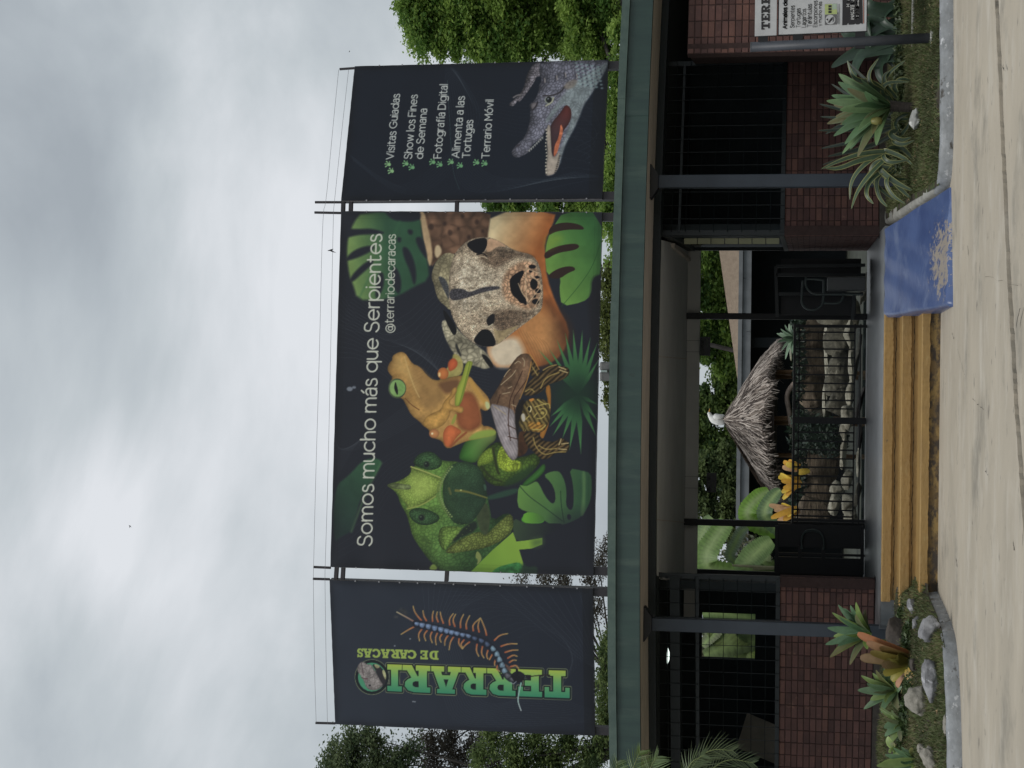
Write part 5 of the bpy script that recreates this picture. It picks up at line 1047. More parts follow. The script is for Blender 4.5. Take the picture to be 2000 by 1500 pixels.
    for q in ([(430, 260), (470, 225), (500, 250)], [(440, 340), (400, 400), (340, 450), (260, 520)], [(280, 630), (370, 610)], [(520, 190), (550, 230), (540, 290)], [(390, 760), (440, 780)], [(300, 420), (330, 370), (370, 330)], [(350, 560), (390, 540)], [(180, 780), (320, 880)]): p.line(q, 1.6, (188, 170, 140), T=Z3, sm=2, alpha=.85)
    for q in ([(610, 150), (650, 200), (720, 330)], [(625, 240), (615, 330), (560, 520), (490, 690)]): p.line(q, 2, (196, 150, 84), T=Z3, sm=2, alpha=.7)
    p.fill([(430, 830), (500, 700), (560, 700), (520, 850), (480, 1000), (470, 1180), (440, 1050)], (40, 34, 32), T=Z3, soft=4)
    HDt = [(530, 760), (580, 700), (650, 678), (760, 690), (830, 730), (858, 820), (856, 930), (820, 1020), (775, 1085), (700, 1105), (600, 1085), (550, 1090), (500, 1060), (470, 1000), (490, 920), (520, 840)]
    p.fill(HDt, (112, 98, 62), T=Z3, sm=1, tex=[('l', 8, .30, (.9, -.5)), ('n', 10, .22)], rim=(4, .35)); p.fill([(600, 950), (720, 1010), (800, 1000), (770, 1080), (690, 1100), (580, 1040)], (170, 128, 66), T=Z3, soft=5, alpha=.8, tex=('l', 7, .22, (.6, .9)))
    p.fill([(500, 880), (545, 860), (560, 960), (520, 970)], (196, 190, 176), T=Z3, soft=2); p.fill([(590, 700), (650, 680), (665, 700), (625, 730)], (200, 140, 76), T=Z3)
    p.disc((603, 812), 34, 34, (146, 132, 90), T=Z3); p.disc((603, 812), 19, 26, (22, 20, 20), T=Z3); p.line([(615, 780), (630, 812), (612, 850)], 1.8, (226, 212, 160), T=Z3, sm=2); p.disc((545, 1072), 18, 14, (150, 132, 80), T=Z3); p.disc((545, 1072), 8, 8, (24, 22, 20), T=Z3)
    for q in ([(670, 790), (760, 760), (840, 740), (850, 800)], [(660, 910), (700, 860)], [(700, 700), (800, 760)], [(700, 930), (760, 930), (820, 860), (790, 800), (720, 820)], [(560, 940), (600, 900)], [(640, 1060), (740, 1070), (800, 1010)]): p.line(q, 2, (188, 172, 106), T=Z3, sm=2, alpha=.9)
    p.disc((762, 862), 24, 18, (180, 164, 98), T=Z3); p.disc((715, 990), 22, 18, (206, 150, 76), T=Z3)
    # lettering
    W_ = (206, 208, 196)
    p.text('Somos mucho más que Serpientes', (727.6, 1065.5), (747.0, 459), 27.0, 3.1, W_, alpha=.97)
    p.text('@terrariodecaracas', (770.3, 650.5), (774.6, 459), 16.2, 1.9, W_, alpha=.97)
    # bird dropping marks, hem along the edges
    p.disc((684, 761), 6, 4.4, (130, 136, 146), soft=2.5); p.disc((692.5, 758), 4, 2.6, (124, 130, 140), soft=2.5)
    edge = np.minimum(np.minimum(p.u * 694, (1 - p.u) * 694), np.minimum(p.v * 512, (1 - p.v) * 512))
    p.C *= (1 - .16 * np.exp(-np.maximum(edge - 6, 0) / 6))[..., None]
    hem = (edge > 12.5) & (edge < 14); p.C[hem] *= .93
    return p
def art_right():
    p = Print((666.5, 392), (693, 129.5), (1188, 117), (1176, 388), 1.22, (33, 40, 52)); ZR = (980, 110, .1667)
    p.C *= (1.0 + 0.12 * (fbm(p.X, p.Y, 140, 4) - .5))[..., None]
    ZQ = (600, 0, .35)
    k = dict(alpha=.15)
    def tq(l): return [(600 + a * .35, b * .35) for a, b in l]
    p.flow(tq([(780, 370), (775, 600), (830, 900), (860, 1060), (1050, 1090), (1500, 960)]), tq([(850, 400), (1000, 640), (900, 800), (1000, 1000), (1300, 1000), (1650, 990)]), 13, **k)
    p.flow(tq([(800, 370), (900, 480), (1150, 560), (1600, 560)]), tq([(830, 380), (960, 640), (1050, 760), (1650, 800)]), 11, alpha=.09)
    p.flow(tq([(230, 860), (420, 1000), (560, 1060), (850, 820)]), tq([(260, 900), (500, 1090), (700, 1080), (900, 860)]), 8, alpha=.10)
    p.flow(tq([(1300, 1070), (1500, 1020), (1650, 1000)]), tq([(1500, 560), (1620, 640), (1640, 760), (1500, 830)]), 9, alpha=.14)
    p.line(tq([(790, 450), (805, 700), (820, 960), (860, 1060)]), .9, (110, 140, 130), alpha=.4, sm=2)
    W_ = (208, 212, 208)
    for txt, a, b in (('Visitas Guiadas', (770.5, 312.5), (782.7, 185.5)), ('Show los Fines', (806.5, 311.5), (817.7, 187)), ('de Semana', (828.5, 311.5), (836.5, 214.5)), ('Fotografía Digital', (864.5, 310.5), (876.8, 166)), ('Alimenta a las', (900, 310), (910.5, 190)), ('Tortugas', (920.8, 310), (927, 237)), ('Terrario Móvil', (958.7, 311), (966.8, 196.5))):
        p.text(txt, a, b, 14.2, 1.75, W_, track=.22)
    def paw(x, y, r, cc):
        for a in (-50, -10, 30): p.line([(x, y), (x - r * math.cos(math.radians(a)), y + r * math.sin(math.radians(a)))], 1.7, cc); p.disc((x - r * math.cos(math.radians(a)), y + r * math.sin(math.radians(a))), 1.4, 1.4, cc)
        p.disc((x + .5, y), 3.2, 3.2, cc); p.line([(x, y), (x + 1, y - 6)], 1.5, cc)
    for (x, y, f) in ((762, 323, 1), (768, 336, 1), (797, 322, .7), (809, 329, .55), (850, 319, .6), (864, 324, .55), (886, 319, .7), (904, 326, .5), (936, 320, .6), (952, 322, .55)):
        paw(x, y, 7.5, (int(90 + 60 * f), int(150 + 40 * f), int(110 + 30 * f)))
    # crocodile
    p.fill([(390, 80), (460, 60), (480, 110), (465, 240), (420, 245), (400, 300), (330, 410), (260, 505), (215, 555), (205, 520), (165, 590), (125, 595), (95, 570), (150, 525), (225, 455), (280, 360), (300, 250), (330, 170)], (118, 114, 120), T=ZR, sm=1, tex=[('c', 5, .5), ('n', 12, .3)], rim=(3, .3), light=((-1, 0), .3, 8))
    p.line([(235, 460), (200, 462), (155, 490)], 3, (120, 116, 118), T=ZR, sm=1)
    p.fill([(455, 60), (840, 45), (1240, 38), (1240, 130), (1150, 290), (1040, 470), (965, 580), (925, 700), (850, 870), (770, 1010), (715, 1170), (690, 1290), (640, 1390), (560, 1418), (520, 1395), (528, 1290), (548, 1180), (545, 1080), (532, 980), (530, 870), (490, 960), (430, 1010), (375, 1045), (350, 1120), (300, 1160), (200, 1206), (145, 1180), (130, 1120), (200, 1040), (285, 965), (345, 790), (350, 640), (336, 565), (395, 540), (450, 405), (450, 340), (482, 290), (455, 200)],
           (122, 122, 134), T=ZR, sm=1, tex=[('c', 6, .40), ('n', 16, .28)], rim=(5, .3), light=((-1, .2), .2, 16))
    p.fill([(900, 280), (1235, 60), (1235, 130), (1150, 290), (1040, 470), (965, 580), (925, 700), (850, 870), (770, 1010), (715, 1170), (690, 1290), (660, 1200), (740, 1000), (800, 820), (830, 680), (760, 560), (680, 620), (600, 740), (520, 800), (560, 700), (700, 500), (780, 400)], (142, 152, 154), T=ZR, sm=1, soft=6, alpha=.85, tex=[('n', 14, .2), ('c', 7, .2)])
    for j in range(7):
        for i in range(5): p.disc((880 + i * 62 + j * 8, 80 + j * 42 + i * 12), 17, 11, (156, 176, 178), T=ZR, soft=2, alpha=.8); p.disc((880 + i * 62 + j * 8 + 26, 84 + j * 42 + i * 12), 10, 9, (58, 64, 76), T=ZR, soft=2, alpha=.7)
    p.fill([(590, 800), (700, 670), (760, 570), (815, 610), (830, 700), (800, 800), (740, 870), (690, 960), (650, 1080), (620, 1195), (595, 1150), (590, 1000), (575, 900)], (112, 62, 58), T=ZR, sm=1, col2=(86, 66, 70), g=((760, 620), (600, 900)), rim=(4, .3))
    p.fill([(702, 790), (735, 880), (700, 1000), (670, 1120), (640, 1180), (620, 1190), (630, 1060), (670, 980), (690, 900)], (196, 122, 92), T=ZR, sm=1, tex=('n', 6, .25))
    p.fill([(545, 830), (580, 800), (590, 1000), (600, 1180), (640, 1195), (690, 1110), (690, 1280), (640, 1380), (560, 1410), (525, 1390), (535, 1300), (552, 1180), (548, 1050), (540, 950)], (188, 176, 164), T=ZR, sm=1, tex=('n', 8, .15), rim=(3, .2))
    for k_ in range(14): t = k_ / 13; p.fill([(540 + 6 * math.sin(k_), 860 + t * 500), (524 + 6 * math.sin(k_), 872 + t * 500), (542 + 6 * math.sin(k_), 884 + t * 500)], (214, 208, 190), T=ZR, sm=0); p.disc((541, 890 + t * 500), 5, 5, (60, 58, 60), T=ZR)
    for k_ in range(8): t = k_ / 7; p.fill([(500 - t * 150, 950 + t * 150), (498 - t * 150, 985 + t * 150), (476 - t * 150, 965 + t * 150)], (168, 168, 166), T=ZR, sm=0)
    for k_ in range(9): t = k_ / 8; p.disc((690 - t * 50, 1180 + t * 190), 10, 8, (60, 58, 56), T=ZR, soft=2, alpha=.8)
    p.disc((568, 522), 50, 46, (150, 156, 146), T=ZR); p.disc((566, 518), 36, 38, (40, 42, 46), T=ZR); p.disc((556, 506), 8, 8, (150, 156, 160), T=ZR); p.line([(500, 470), (600, 470), (700, 430), (750, 360)], 3, (70, 66, 70), T=ZR, sm=2); p.line([(530, 590), (600, 550), (620, 490)], 2.5, (176, 176, 156), T=ZR, sm=2)
    p.fill([(350, 560), (430, 540), (440, 590), (370, 650)], (140, 134, 138), T=ZR, rim=(3, .4)); p.line([(435, 545), (420, 590), (380, 640)], 2.4, (60, 56, 62), T=ZR, sm=2)
    for (a, b) in ((640, 260), (740, 225), (500, 290), (870, 240)): p.line([(a, b - 30), (a + 8, b), (a - 4, b + 35)], 3, (66, 64, 74), T=ZR, sm=2, alpha=.7); p.line([(a + 16, b - 26), (a + 22, b + 20)], 2.4, (168, 160, 156), T=ZR, alpha=.7)
    p.fill([(750, 330), (850, 270), (900, 290), (860, 370), (770, 400), (740, 370)], (158, 148, 136), T=ZR, soft=5, alpha=.7, tex=('n', 8, .3))
    p.disc((210, 1055), 28, 10, (66, 62, 68), T=ZR, soft=3, rot=-.4)
    edge = np.minimum(np.minimum(p.u * 264, (1 - p.u) * 264), np.minimum(p.v * 495, (1 - p.v) * 495)); p.C *= (1 - .18 * np.exp(-np.maximum(edge - 5, 0) / 5))[..., None]
    band = (p.v * 495 > 470); p.C[band] *= .86
    return p
def art_left():
    p = Print((655, 1414), (644, 1133), (1158, 1150), (1162, 1437), 1.22, (57, 63, 74)); Z7 = (760, 1170, .1533); ZL = (900, 1240, .14); Z8 = (680, 1240, .11); ZA = (600, 1000, .35)
    t = np.clip((p.X - 650) / 520, 0, 1)[..., None]; p.C = p.C * (1 - t) + np.array((44, 49, 60)) * t; p.C *= (1.0 + 0.10 * (fbm(p.X, p.Y, 120, 7) - .5))[..., None]
    def tq(l): return [(600 + a * .35, 1000 + b * .35) for a, b in l]
    p.flow(tq([(650, 400), (680, 700), (760, 1000), (830, 1190), (1100, 1200), (1590, 1170)]), tq([(1100, 430), (800, 560), (900, 900), (1000, 1100), (1300, 1000), (1590, 1100)]), 14, alpha=.13)
    p.flow(tq([(1030, 410), (1250, 600), (1500, 800), (1590, 860)]), tq([(1580, 440), (1590, 560), (1595, 700), (1600, 860)]), 10, alpha=.16)
    p.flow(tq([(700, 420), (820, 420), (1200, 480), (1500, 620), (1560, 800)]), tq([(1180, 700), (1300, 640), (1450, 700), (1500, 850), (1400, 1000)]), 12, alpha=.09)
    # TERRARIO logo: letters stand on their heads in the picture because the logo runs up the banner
    bx = [('T', 1114, 1066), ('E', 1061, 1015), ('R', 1010, 955), ('R', 953.5, 905), ('A', 904, 845.5), ('R', 844, 789), ('I', 788, 759)]
    base = lambda x: 1295.8 + (x - 759) * (1308.8 - 1295.8) / 355.0
    topy = lambda x: 1348.3 + (x - 759) * (1362.5 - 1348.3) / 355.0
    polys = []; 
    for ch, x0, x1 in bx:
        o_, h_ = SL[ch]
        def mp_(q):
            x = x0 + (x1 - x0) * q[0]; return (x, base(x) + (topy(x) - base(x)) * q[1])
        polys.append(([mp_(q) for q in o_], [[mp_(q) for q in hh] for hh in h_]))
    allp = [q for pl, _ in polys for q in pl] + [(698, 1290), (698, 1352)]; sl = p.box(allp, 8); X = p.X[sl]; Y = p.Y[sl]
    dl = np.full(X.shape, -99.0); dho = dl.copy()
    for pl, hs in polys: dl = np.maximum(dl, p.sdf(sl, [pl] + hs)); dho = np.maximum(dho, p.sdf(sl, [pl]))
    oc = (728.5, 1321.0); do = 30.5 - np.hypot((X - oc[0]) * 1.0, (Y - oc[1]) * .985); dall = np.maximum(dho, do)
    def mix(mask, c): 
        C = p.C[sl]; m_ = mask[..., None]; p.C[sl] = C * (1 - m_) + np.array(c, float) * m_
    mix(np.clip(.5 + (dall + 3.9) / 1.0, 0, 1) * np.clip(.5 - (dall + 2.7) / 1.0, 0, 1), (124, 132, 108))
    mix(np.clip(.5 + (dall + 2.6) / 1.0, 0, 1), (33, 40, 44))
    tt = np.clip((Y - base(X)) / (topy(X) - base(X)), 0, 1)[..., None]; ca, cb, cc = np.array((172, 190, 92.)), np.array((112, 168, 116.)), np.array((72, 142, 112.))
    grad = np.where(tt < .5, ca * (1 - tt * 2) + cb * tt * 2, cb * (2 - tt * 2) + cc * (tt * 2 - 1))
    m_ = np.clip(.5 + dl / 1.1, 0, 1)[..., None]; p.C[sl] = p.C[sl] * (1 - m_) + grad * m_
    # round badge with a grey animal portrait
    p.disc(oc, 28, 28.4, (84, 148, 118)); p.fill([(430, 500), (560, 520), (640, 600), (700, 700), (690, 850), (600, 930), (540, 800), (520, 640)], (58, 56, 60), T=Z8, sm=1)
    for q in ([(470, 500), (560, 520), (590, 560), (520, 590)], [(620, 620), (660, 600), (700, 700), (690, 800), (650, 720)]): p.fill(q, (168, 168, 132), T=Z8, tex=('n', 8, .3))
    p.fill([(170, 560), (230, 470), (300, 465), (350, 510), (430, 510), (480, 600), (540, 700), (590, 800), (650, 880), (560, 960), (430, 980), (340, 930), (290, 800), (230, 700), (180, 640)], (148, 142, 140), T=Z8, sm=1, tex=[('n', 10, .25), ('c', 5, .2)], rim=(3, .25))
    p.line([(250, 480), (270, 600), (285, 700)], 1.6, (96, 82, 86), T=Z8, sm=2); p.line([(250, 745), (300, 765), (360, 765)], 1.5, (104, 70, 78), T=Z8, sm=1); p.fill([(375, 865), (425, 870), (420, 905), (380, 900)], (50, 50, 54), T=Z8); p.line([(400, 750), (480, 720), (510, 620)], 1.4, (112, 106, 106), T=Z8, sm=2)
    # DE CARACAS
    bl = lambda x: 1264.6 + (x - 699) * (1269.6 - 1264.6) / 161.0
    for ch, x0, x1 in (('D', 860, 842), ('E', 839.5, 824.5), ('C', 817, 799.5), ('A', 800.5, 782), ('R', 784, 765.5), ('A', 764.5, 746), ('C', 746, 729.5), ('A', 729, 711), ('S', 711, 699)):
        o_, h_ = SL[ch]; f_ = lambda q: (x0 + (x1 - x0) * q[0], bl(x0 + (x1 - x0) * q[0]) + 17.4 * q[1])
        p.fill([f_(q) for q in o_], (158, 178, 98), sm=0, soft=1.0, holes=[[f_(q) for q in hh] for hh in h_])
    # centipede
    LEGC, LEGR = (190, 172, 118), (160, 96, 72)
    legs = [[(430, 265), (380, 210), (340, 150), (325, 88)], [(495, 268), (460, 210), (452, 145)], [(575, 275), (570, 210), (585, 150)], [(645, 282), (620, 220), (635, 160)], [(712, 300), (685, 230), (672, 160)], [(795, 322), (785, 250), (838, 182)], [(860, 340), (830, 260), (868, 190)], [(932, 355), (930, 270), (970, 192)], [(1008, 372), (1000, 300), (1047, 208)],
            [(1095, 395), (1085, 320), (1180, 240)], [(1168, 410), (1150, 330), (1180, 240)], [(1262, 450), (1245, 370), (1188, 240)], [(1365, 515), (1430, 450), (1530, 432)], [(1448, 592), (1540, 560), (1648, 562)], [(1500, 668), (1590, 640), (1660, 640)], [(1535, 742), (1600, 700), (1650, 720)], [(1555, 795), (1600, 765), (1640, 770)], [(1570, 850), (1640, 830), (1670, 880)],
            [(350, 340), (270, 380), (172, 440)], [(438, 375), (390, 440), (408, 522)], [(512, 385), (460, 450), (488, 522)], [(572, 400), (540, 470), (572, 548)], [(640, 415), (608, 490), (622, 572)], [(700, 432), (660, 490), (685, 540)], [(772, 455), (730, 520), (732, 580)], [(842, 475), (800, 540), (788, 635)], [(915, 495), (905, 560), (955, 622)], [(975, 515), (930, 570), (965, 610)], [(1045, 540), (990, 580), (960, 622)], [(1142, 570), (1130, 650), (1165, 718)], [(1212, 595), (1195, 680), (1230, 738)], [(1282, 640), (1260, 710), (1280, 750)], [(1340, 690), (1300, 760), (1300, 762)], [(1378, 765), (1362, 810), (1370, 835)], [(1400, 840), (1390, 880), (1430, 910)]]
    for l_ in legs: p.line(l_, 3.0, LEGR, T=Z7, sm=2, taper=(1.2, .7), col2=LEGC, soft=1.1); p.line(l_[1:], 1.2, (92, 70, 50), T=Z7, sm=2, alpha=.35)
    p.line([(350, 288), (240, 225), (115, 160)], 3.0, (130, 100, 98), T=Z7, sm=1, taper=(1.2, .7), col2=(176, 168, 140)); p.fill([(130, 130), (200, 110), (260, 170), (240, 200), (170, 160)], (84, 82, 78), T=Z7, soft=7, alpha=.6, tex=('n', 5, .6)); p.disc((105, 222), 24, 14, (100, 98, 92), T=Z7, soft=5, alpha=.6)
    cl = [(365, 308), (440, 325), (520, 342), (600, 362), (680, 380), (750, 398), (815, 415), (885, 430), (955, 448), (1030, 462), (1110, 492), (1195, 522), (1270, 565), (1345, 625), (1395, 690), (1425, 760), (1460, 830), (1490, 900), (1530, 965), (1590, 1010), (1650, 1010), (1700, 975)]
    p.line(cl, 15.5, (44, 48, 60), T=Z7, sm=2, alpha=.9)
    for i, (x, y) in enumerate(cl[:-2]):
        nx_, ny_ = cl[i + 1]; a = math.atan2(ny_ - y, nx_ - x); cc = (124, 142, 172) if i < 10 else ((88, 100, 124) if i < 13 else (128, 150, 166))
        if i > 17: cc = (104, 104, 112)
        w_ = 31 + 5 * math.sin(i * .5); q = [(-40, -w_ * .8), (34, -w_), (38, 0), (20, w_ * 1.15), (-22, w_ * .8), (-40, 0)]
        if i == 0: q = [(-26, -20), (34, -28), (38, 0), (24, 28), (-20, 18)]
        p.fill([(x + u_ * math.cos(a) - v_ * math.sin(a), y + u_ * math.sin(a) + v_ * math.cos(a)) for u_, v_ in q], cc, T=Z7, sm=1, rim=(1.5, .35), tex=('n', 6, .22)); 
        p.disc((x - 4, y - 6), 14, 10, tuple(min(255, c * 1.22) for c in cc), T=Z7, rot=a, soft=2.4, alpha=.7)
    p.fill([(1560, 960), (1640, 900), (1720, 920), (1745, 990), (1700, 1060), (1620, 1050)], (36, 36, 44), T=Z7, tex=('n', 6, .4)); p.fill([(1480, 800), (1560, 850), (1580, 930), (1520, 880)], (104, 84, 78), T=Z7, soft=2, tex=('n', 5, .3)); p.fill([(1750, 960), (1800, 950), (1830, 1000), (1780, 1020)], (44, 42, 50), T=Z7)
    p.line([(1640, 1040), (1600, 1075), (1570, 1050)], 2, (150, 156, 166), T=Z7, sm=1, alpha=.7); p.line([(1700, 1060), (1665, 1220), (1660, 1300), (1700, 1412)], 2.4, (140, 182, 172), T=Z7, sm=2, taper=(1.1, .8), col2=(176, 184, 188)); p.line([(1820, 975), (1990, 955), (2060, 960)], 2.0, (60, 52, 52), T=Z7, sm=1)
    for q in ((600, 1054), (610, 1055), (496, 743), (583, 704)): p.disc((600 + q[0] * .35, 1000 + q[1] * .35), 1.7, 1.4, (132, 138, 146), soft=1.5)
    edge = np.minimum(np.minimum(p.u * 282, (1 - p.u) * 282), np.minimum(p.v * 510, (1 - p.v) * 510)); p.C *= (1 - .18 * np.exp(-np.maximum(edge - 5, 0) / 5))[..., None]
    band = (p.v * 510 > 490); p.C[band] *= .82
    return p
GAIN = 1.0
M_print = mat('banner_print', None, 0.42, attr=True, spec=0.4, bump=0.003, bscale=1.6)
M_post = mat('brown_grey_post', (0.035, 0.030, 0.034), 0.5, var=0.35, scale=10)
M_hem = mat('banner_hem', (0.12, 0.115, 0.12), 0.6, var=0.4, scale=12)
def dsolve(px, py, R=14.25):
    lo = 19.0
    for _ in range(30):
        q = P(px, py, lo); lo = CY - math.sqrt(R * R - (q.x - CX) ** 2)
    return lo
def billboard(pr, lab, rods, rodtop, name='billboard', side=None, cross=()):
    TL, TR, BR, BL = pr.c; dl = dsolve(*TL); dr = dsolve(*TR)
    Wl, Wr = P(*TL, dl), P(*TR, dr); Wbl, Wbr = P(*BL, dl), P(*BR, dr)
    e = empty(name, ((Wbl.x + Wbr.x) / 2, (dl + dr) / 2, 3.5), lab, 'billboard', 'three dark printed billboards standing on the roof')
    u = pr.u[..., None]; v = pr.v[..., None]
    c = [np.array(q) for q in (Wl, Wr, Wbr, Wbl)]
    V = c[0] * (1 - u) * (1 - v) + c[1] * u * (1 - v) + c[2] * u * v + c[3] * (1 - u) * v
    nrm_ = np.cross(c[1] - c[0], c[3] - c[0]); nrm_ /= np.linalg.norm(nrm_); nrm_ *= -1 if nrm_[1] > 0 else 1
    # the vinyl is stretched but not perfectly flat
    wv = 0.010 * np.sin(pr.u * 3.0 + 1) * np.sin(pr.v * math.pi) + 0.004 * np.sin(pr.u * 17 + pr.v * 5) * np.exp(-pr.v * 14) + 0.004 * np.sin(pr.u * 19 + 2) * np.exp(-(1 - pr.v) * 14)
    wv = wv + 0.005 + 0.0045 * np.sin(pr.v * 27 + 2 * np.sin(pr.v * 5)) * (np.exp(-pr.u * 16) + np.exp(-(1 - pr.u) * 16))
    V = V + nrm_ * (wv[..., None])
    nu, nv = pr.nu, pr.nv; idx = np.arange(nu * nv).reshape(nv, nu)
    F_ = np.stack([idx[:-1, :-1], idx[1:, :-1], idx[1:, 1:], idx[:-1, 1:]], -1).reshape(-1, 4)
    # scalloped wear along the laced edge is left to the hem strip
    me = fast_mesh('banner', V.reshape(-1, 3), F_, s2l(np.clip((pr.C - 60) * 1.17 + 46.5, 0, 255)).reshape(-1, 3) * GAIN, smooth=True)
    link_mesh('printed_banner', me, e, M_print)
    N = Vector(nrm_); A, B, C_, D = (Vector(q) for q in (Wl, Wr, Wbr, Wbl)); bk = -N * 0.062
    fr = MB()
    def fbar(p0, p1, w, d, nm, m=M_post): s = MB(); s.bar(p0 + bk, p1 + bk, w, d, tuple(N)); return s.build(nm, m, e)
    ins = 0.05; tv = (B - A).normalized(); 
    fbar(A + tv * ins, Vector((D.x, D.y, 3.40)) + tv * ins, 0.10, 0.07, 'post'); fbar(B - tv * ins, Vector((C_.x, C_.y, 3.40)) - tv * ins, 0.10, 0.07, 'post')
    for k in (0.015, 0.5, .985): fbar(A.lerp(D, k) + tv * .1, B.lerp(C_, k) - tv * .1, 0.05, 0.05, 'frame_bar')
    # hem wrapped round the edge
    for (p0, p1) in ((A, D), (B, C_), (A, B), (D, C_)):
        s = MB(); n_ = 26; vv = []
        out = ((p0 + p1) / 2 - (A + C_) / 2); out -= N * out.dot(N); dd = (p1 - p0).normalized(); out = (out - dd * out.dot(dd)).normalized()
        for i in range(n_ + 1):
            q = p0.lerp(p1, i / n_); w_ = 0.004 + 0.004 * abs(math.sin(i * 1.9)); vv += [tuple(q - N * 0.001), tuple(q + out * w_ - N * .012), tuple(q - N * 0.05)]
        s.add(vv, [(i * 3 + q, i * 3 + q + 1, i * 3 + q + 4, i * 3 + q + 3) for i in range(n_) for q in (0, 1)]); s.build('hem', M_hem, e)
    ey = MB()
    for (p0, p1) in ((A, D), (B, C_)):
        for i in range(1, 12):
            q = p0.lerp(p1, (i + .3 * math.sin(i * 7)) / 12) + N * .004; ey.box(q.x - .008, q.y - .006, q.z - .008, q.x + .008, q.y + .006, q.z + .008)
    ey = ey.build('eyelets', mat('eyelet_metal', (0.30, .30, .32), .35, var=.2), e); ey['kind'] = 'stuff'
    for i, (tp, pt) in enumerate(zip(rods, rodtop)):
        d = dl if i == 0 else dr; q0 = P(tp[0], tp[1], d + .04); q1 = P(pt[0], pt[1], d + .04)
        s = MB(); s.tube([q1, Vector((q1.x, q1.y, q1.z)).lerp(q0, .5), q0], 0.016, 7); s.build('rod', M_post, e)
    return e, A, B, C_, D, N
e1 = billboard(art_left(), 'left billboard with a blue grey centipede and the green slab lettered vertical logo', [(655, 1413), (644, 1131.5)], [(616.5, 1412), (611.5, 1130.5)])
e2 = billboard(art_centre(), 'wide middle billboard with green lizard, tree frog, turtle and snake head', [(646, 1109), (666, 416)], [(612.5, 1107.5), (614.5, 415)])
e3 = billboard(art_right(), 'right billboard listing activities above an open-mouthed crocodile', [(666, 395), (692, 133)], [(615.5, 395), (663.5, 135)])
# tie bars between the frames belong to the middle frame
def tie(E, q0, q1, w, nm='tie_bar'):
    s = MB(); s.bar(q0, q1, w, 0.05, (0, 0, 1)); s.build(nm, M_post, E[0])
for px0, px1 in ((656, 658), (669, 671), (872, 874)):
    a = P(px0, 1135, dsolve(px0, 1135) + .05); b = P(px1, 1105, dsolve(px1, 1105) + .05); s = MB(); s.bar(a, b, 0.05, 0.045); s.build('tie_bar', M_post, e2[0])
for px0, px1 in ((670, 671), (685, 686), (892, 893)):
    a = P(px0, 417, dsolve(px0, 417) + .05); b = P(px1, 386, dsolve(px1, 386) + .05); s = MB(); s.bar(a, b, 0.05, 0.045); s.build('tie_bar', M_post, e2[0])
# two slack wires from rod to rod
def wire(pl, lab):
    q = [P(a, b, dsolve(a, b)) for a, b in pl]; s = MB(); s.tube(smooth_path(q, 2), 0.0022, 4); tag(s.build('wire', mat('wire_grey', (0.22, 0.22, 0.24), 0.5, var=0.2)), lab, 'wire', 'thin wires above the billboards')
wire([(617.5, 1412), (614, 1300), (611.8, 1130), (612.5, 1108), (616, 950), (624, 690), (630, 415), (637, 396), (649, 260), (661.5, 136)], 'thin upper wire strung between the rod tips above the billboards')
wire([(639.5, 1413), (637, 1300), (634.5, 1131), (635, 1108), (640, 950), (646, 680), (651, 415), (653, 396), (667, 260), (681, 135)], 'thin lower wire just above the billboards')
# flood lamp on the roof edge
fl0 = P(1180, 728, 19.75)
fe = empty('flood_lamp', (fl0.x, 19.8, 3.54), 'grey box flood lamp on the roof edge under the middle billboard', 'lamp')
M_fl = mat('cast_grey_metal', (0.16, 0.16, 0.155), 0.5, scale=12, col2=(0.09, 0.09, 0.09)); M_gl = mat('lamp_lens', (0.30, 0.36, 0.34), 0.15, var=0.2)
for (ya_, yb_) in ((707, 724), (726, 744)):
    a = P(1172, yb_, 19.75); b = P(1196, ya_, 19.75); s = MB(); s.box(a.x, 19.70, b.z, b.x, 19.86, a.z); hs_ = s.build('housing', M_fl, fe, bevel=0.02)
a = P(1174, 727, 19.7); b = P(1186, 723, 19.7); s = MB(); s.box(a.x, 19.685, b.z, b.x, 19.70, a.z); s.build('lens', M_gl, hs_)
s = MB(); s.tube(smooth_path([P(1190, 720, 19.66), P(1189, 732, 19.64), P(1192, 742, 19.64), P(1196, 750, 19.7)]), 0.006, 6); s.build('cable', M_black, fe)
# far birds
def bird(px, py, d, sz, lab, rot):
    q = P(px, py, d); e = empty('bird', tuple(q), lab, 'bird', 'small dark birds high in the sky'); m = mat('bird_dark', (0.012, 0.010, 0.012), 0.8, var=0.3)
    c, s_ = math.cos(rot), math.sin(rot)
    def w(x, z, y=0): return (q.x + (x * c - z * s_) * sz, q.y + y * sz, q.z + (x * s_ + z * c) * sz)
    b = MB(); b.tube([w(-.5, 0), w(-.2, .03), w(.15, .03), w(.45, -.02), w(.6, -.02)], [.02 * sz, .10 * sz, .12 * sz, .06 * sz, .01 * sz], 8); b.build('body', m, e, smooth=True)
    for sg in (1, -1):
        b = MB(); b.add([w(.2, .05, 0), w(-.12, .05, 0), w(-.3, .35, sg * .5), w(-.1, .42, sg * .55), w(-.55, .62, sg * 1.1)], [(0, 1, 2, 3), (3, 2, 4)]); b.build('wing', m, e)
bird(254, 1027, 60, .10, 'tiny dark bird high in the bright cloud above the left billboards', 1.2)
bird(646, 488, 40, .14, 'dark bird just above the right part of the middle billboard', 1.9)
bird(683, 100, 70, .07, 'tiny speck of a bird right of the right billboard top', .4)
hang_sign(1366.5, 658, 1387.5, 694.5, 25.6, 'ENTRADA', 1, 'small black sign reading ENTRADA with an arrow pointing right, under the porch ceiling')
hang_sign(1379.5, 924, 1399.5, 961.5, 25.6, 'SALIDA', -1, 'small black sign with an arrow pointing left, under the porch ceiling')
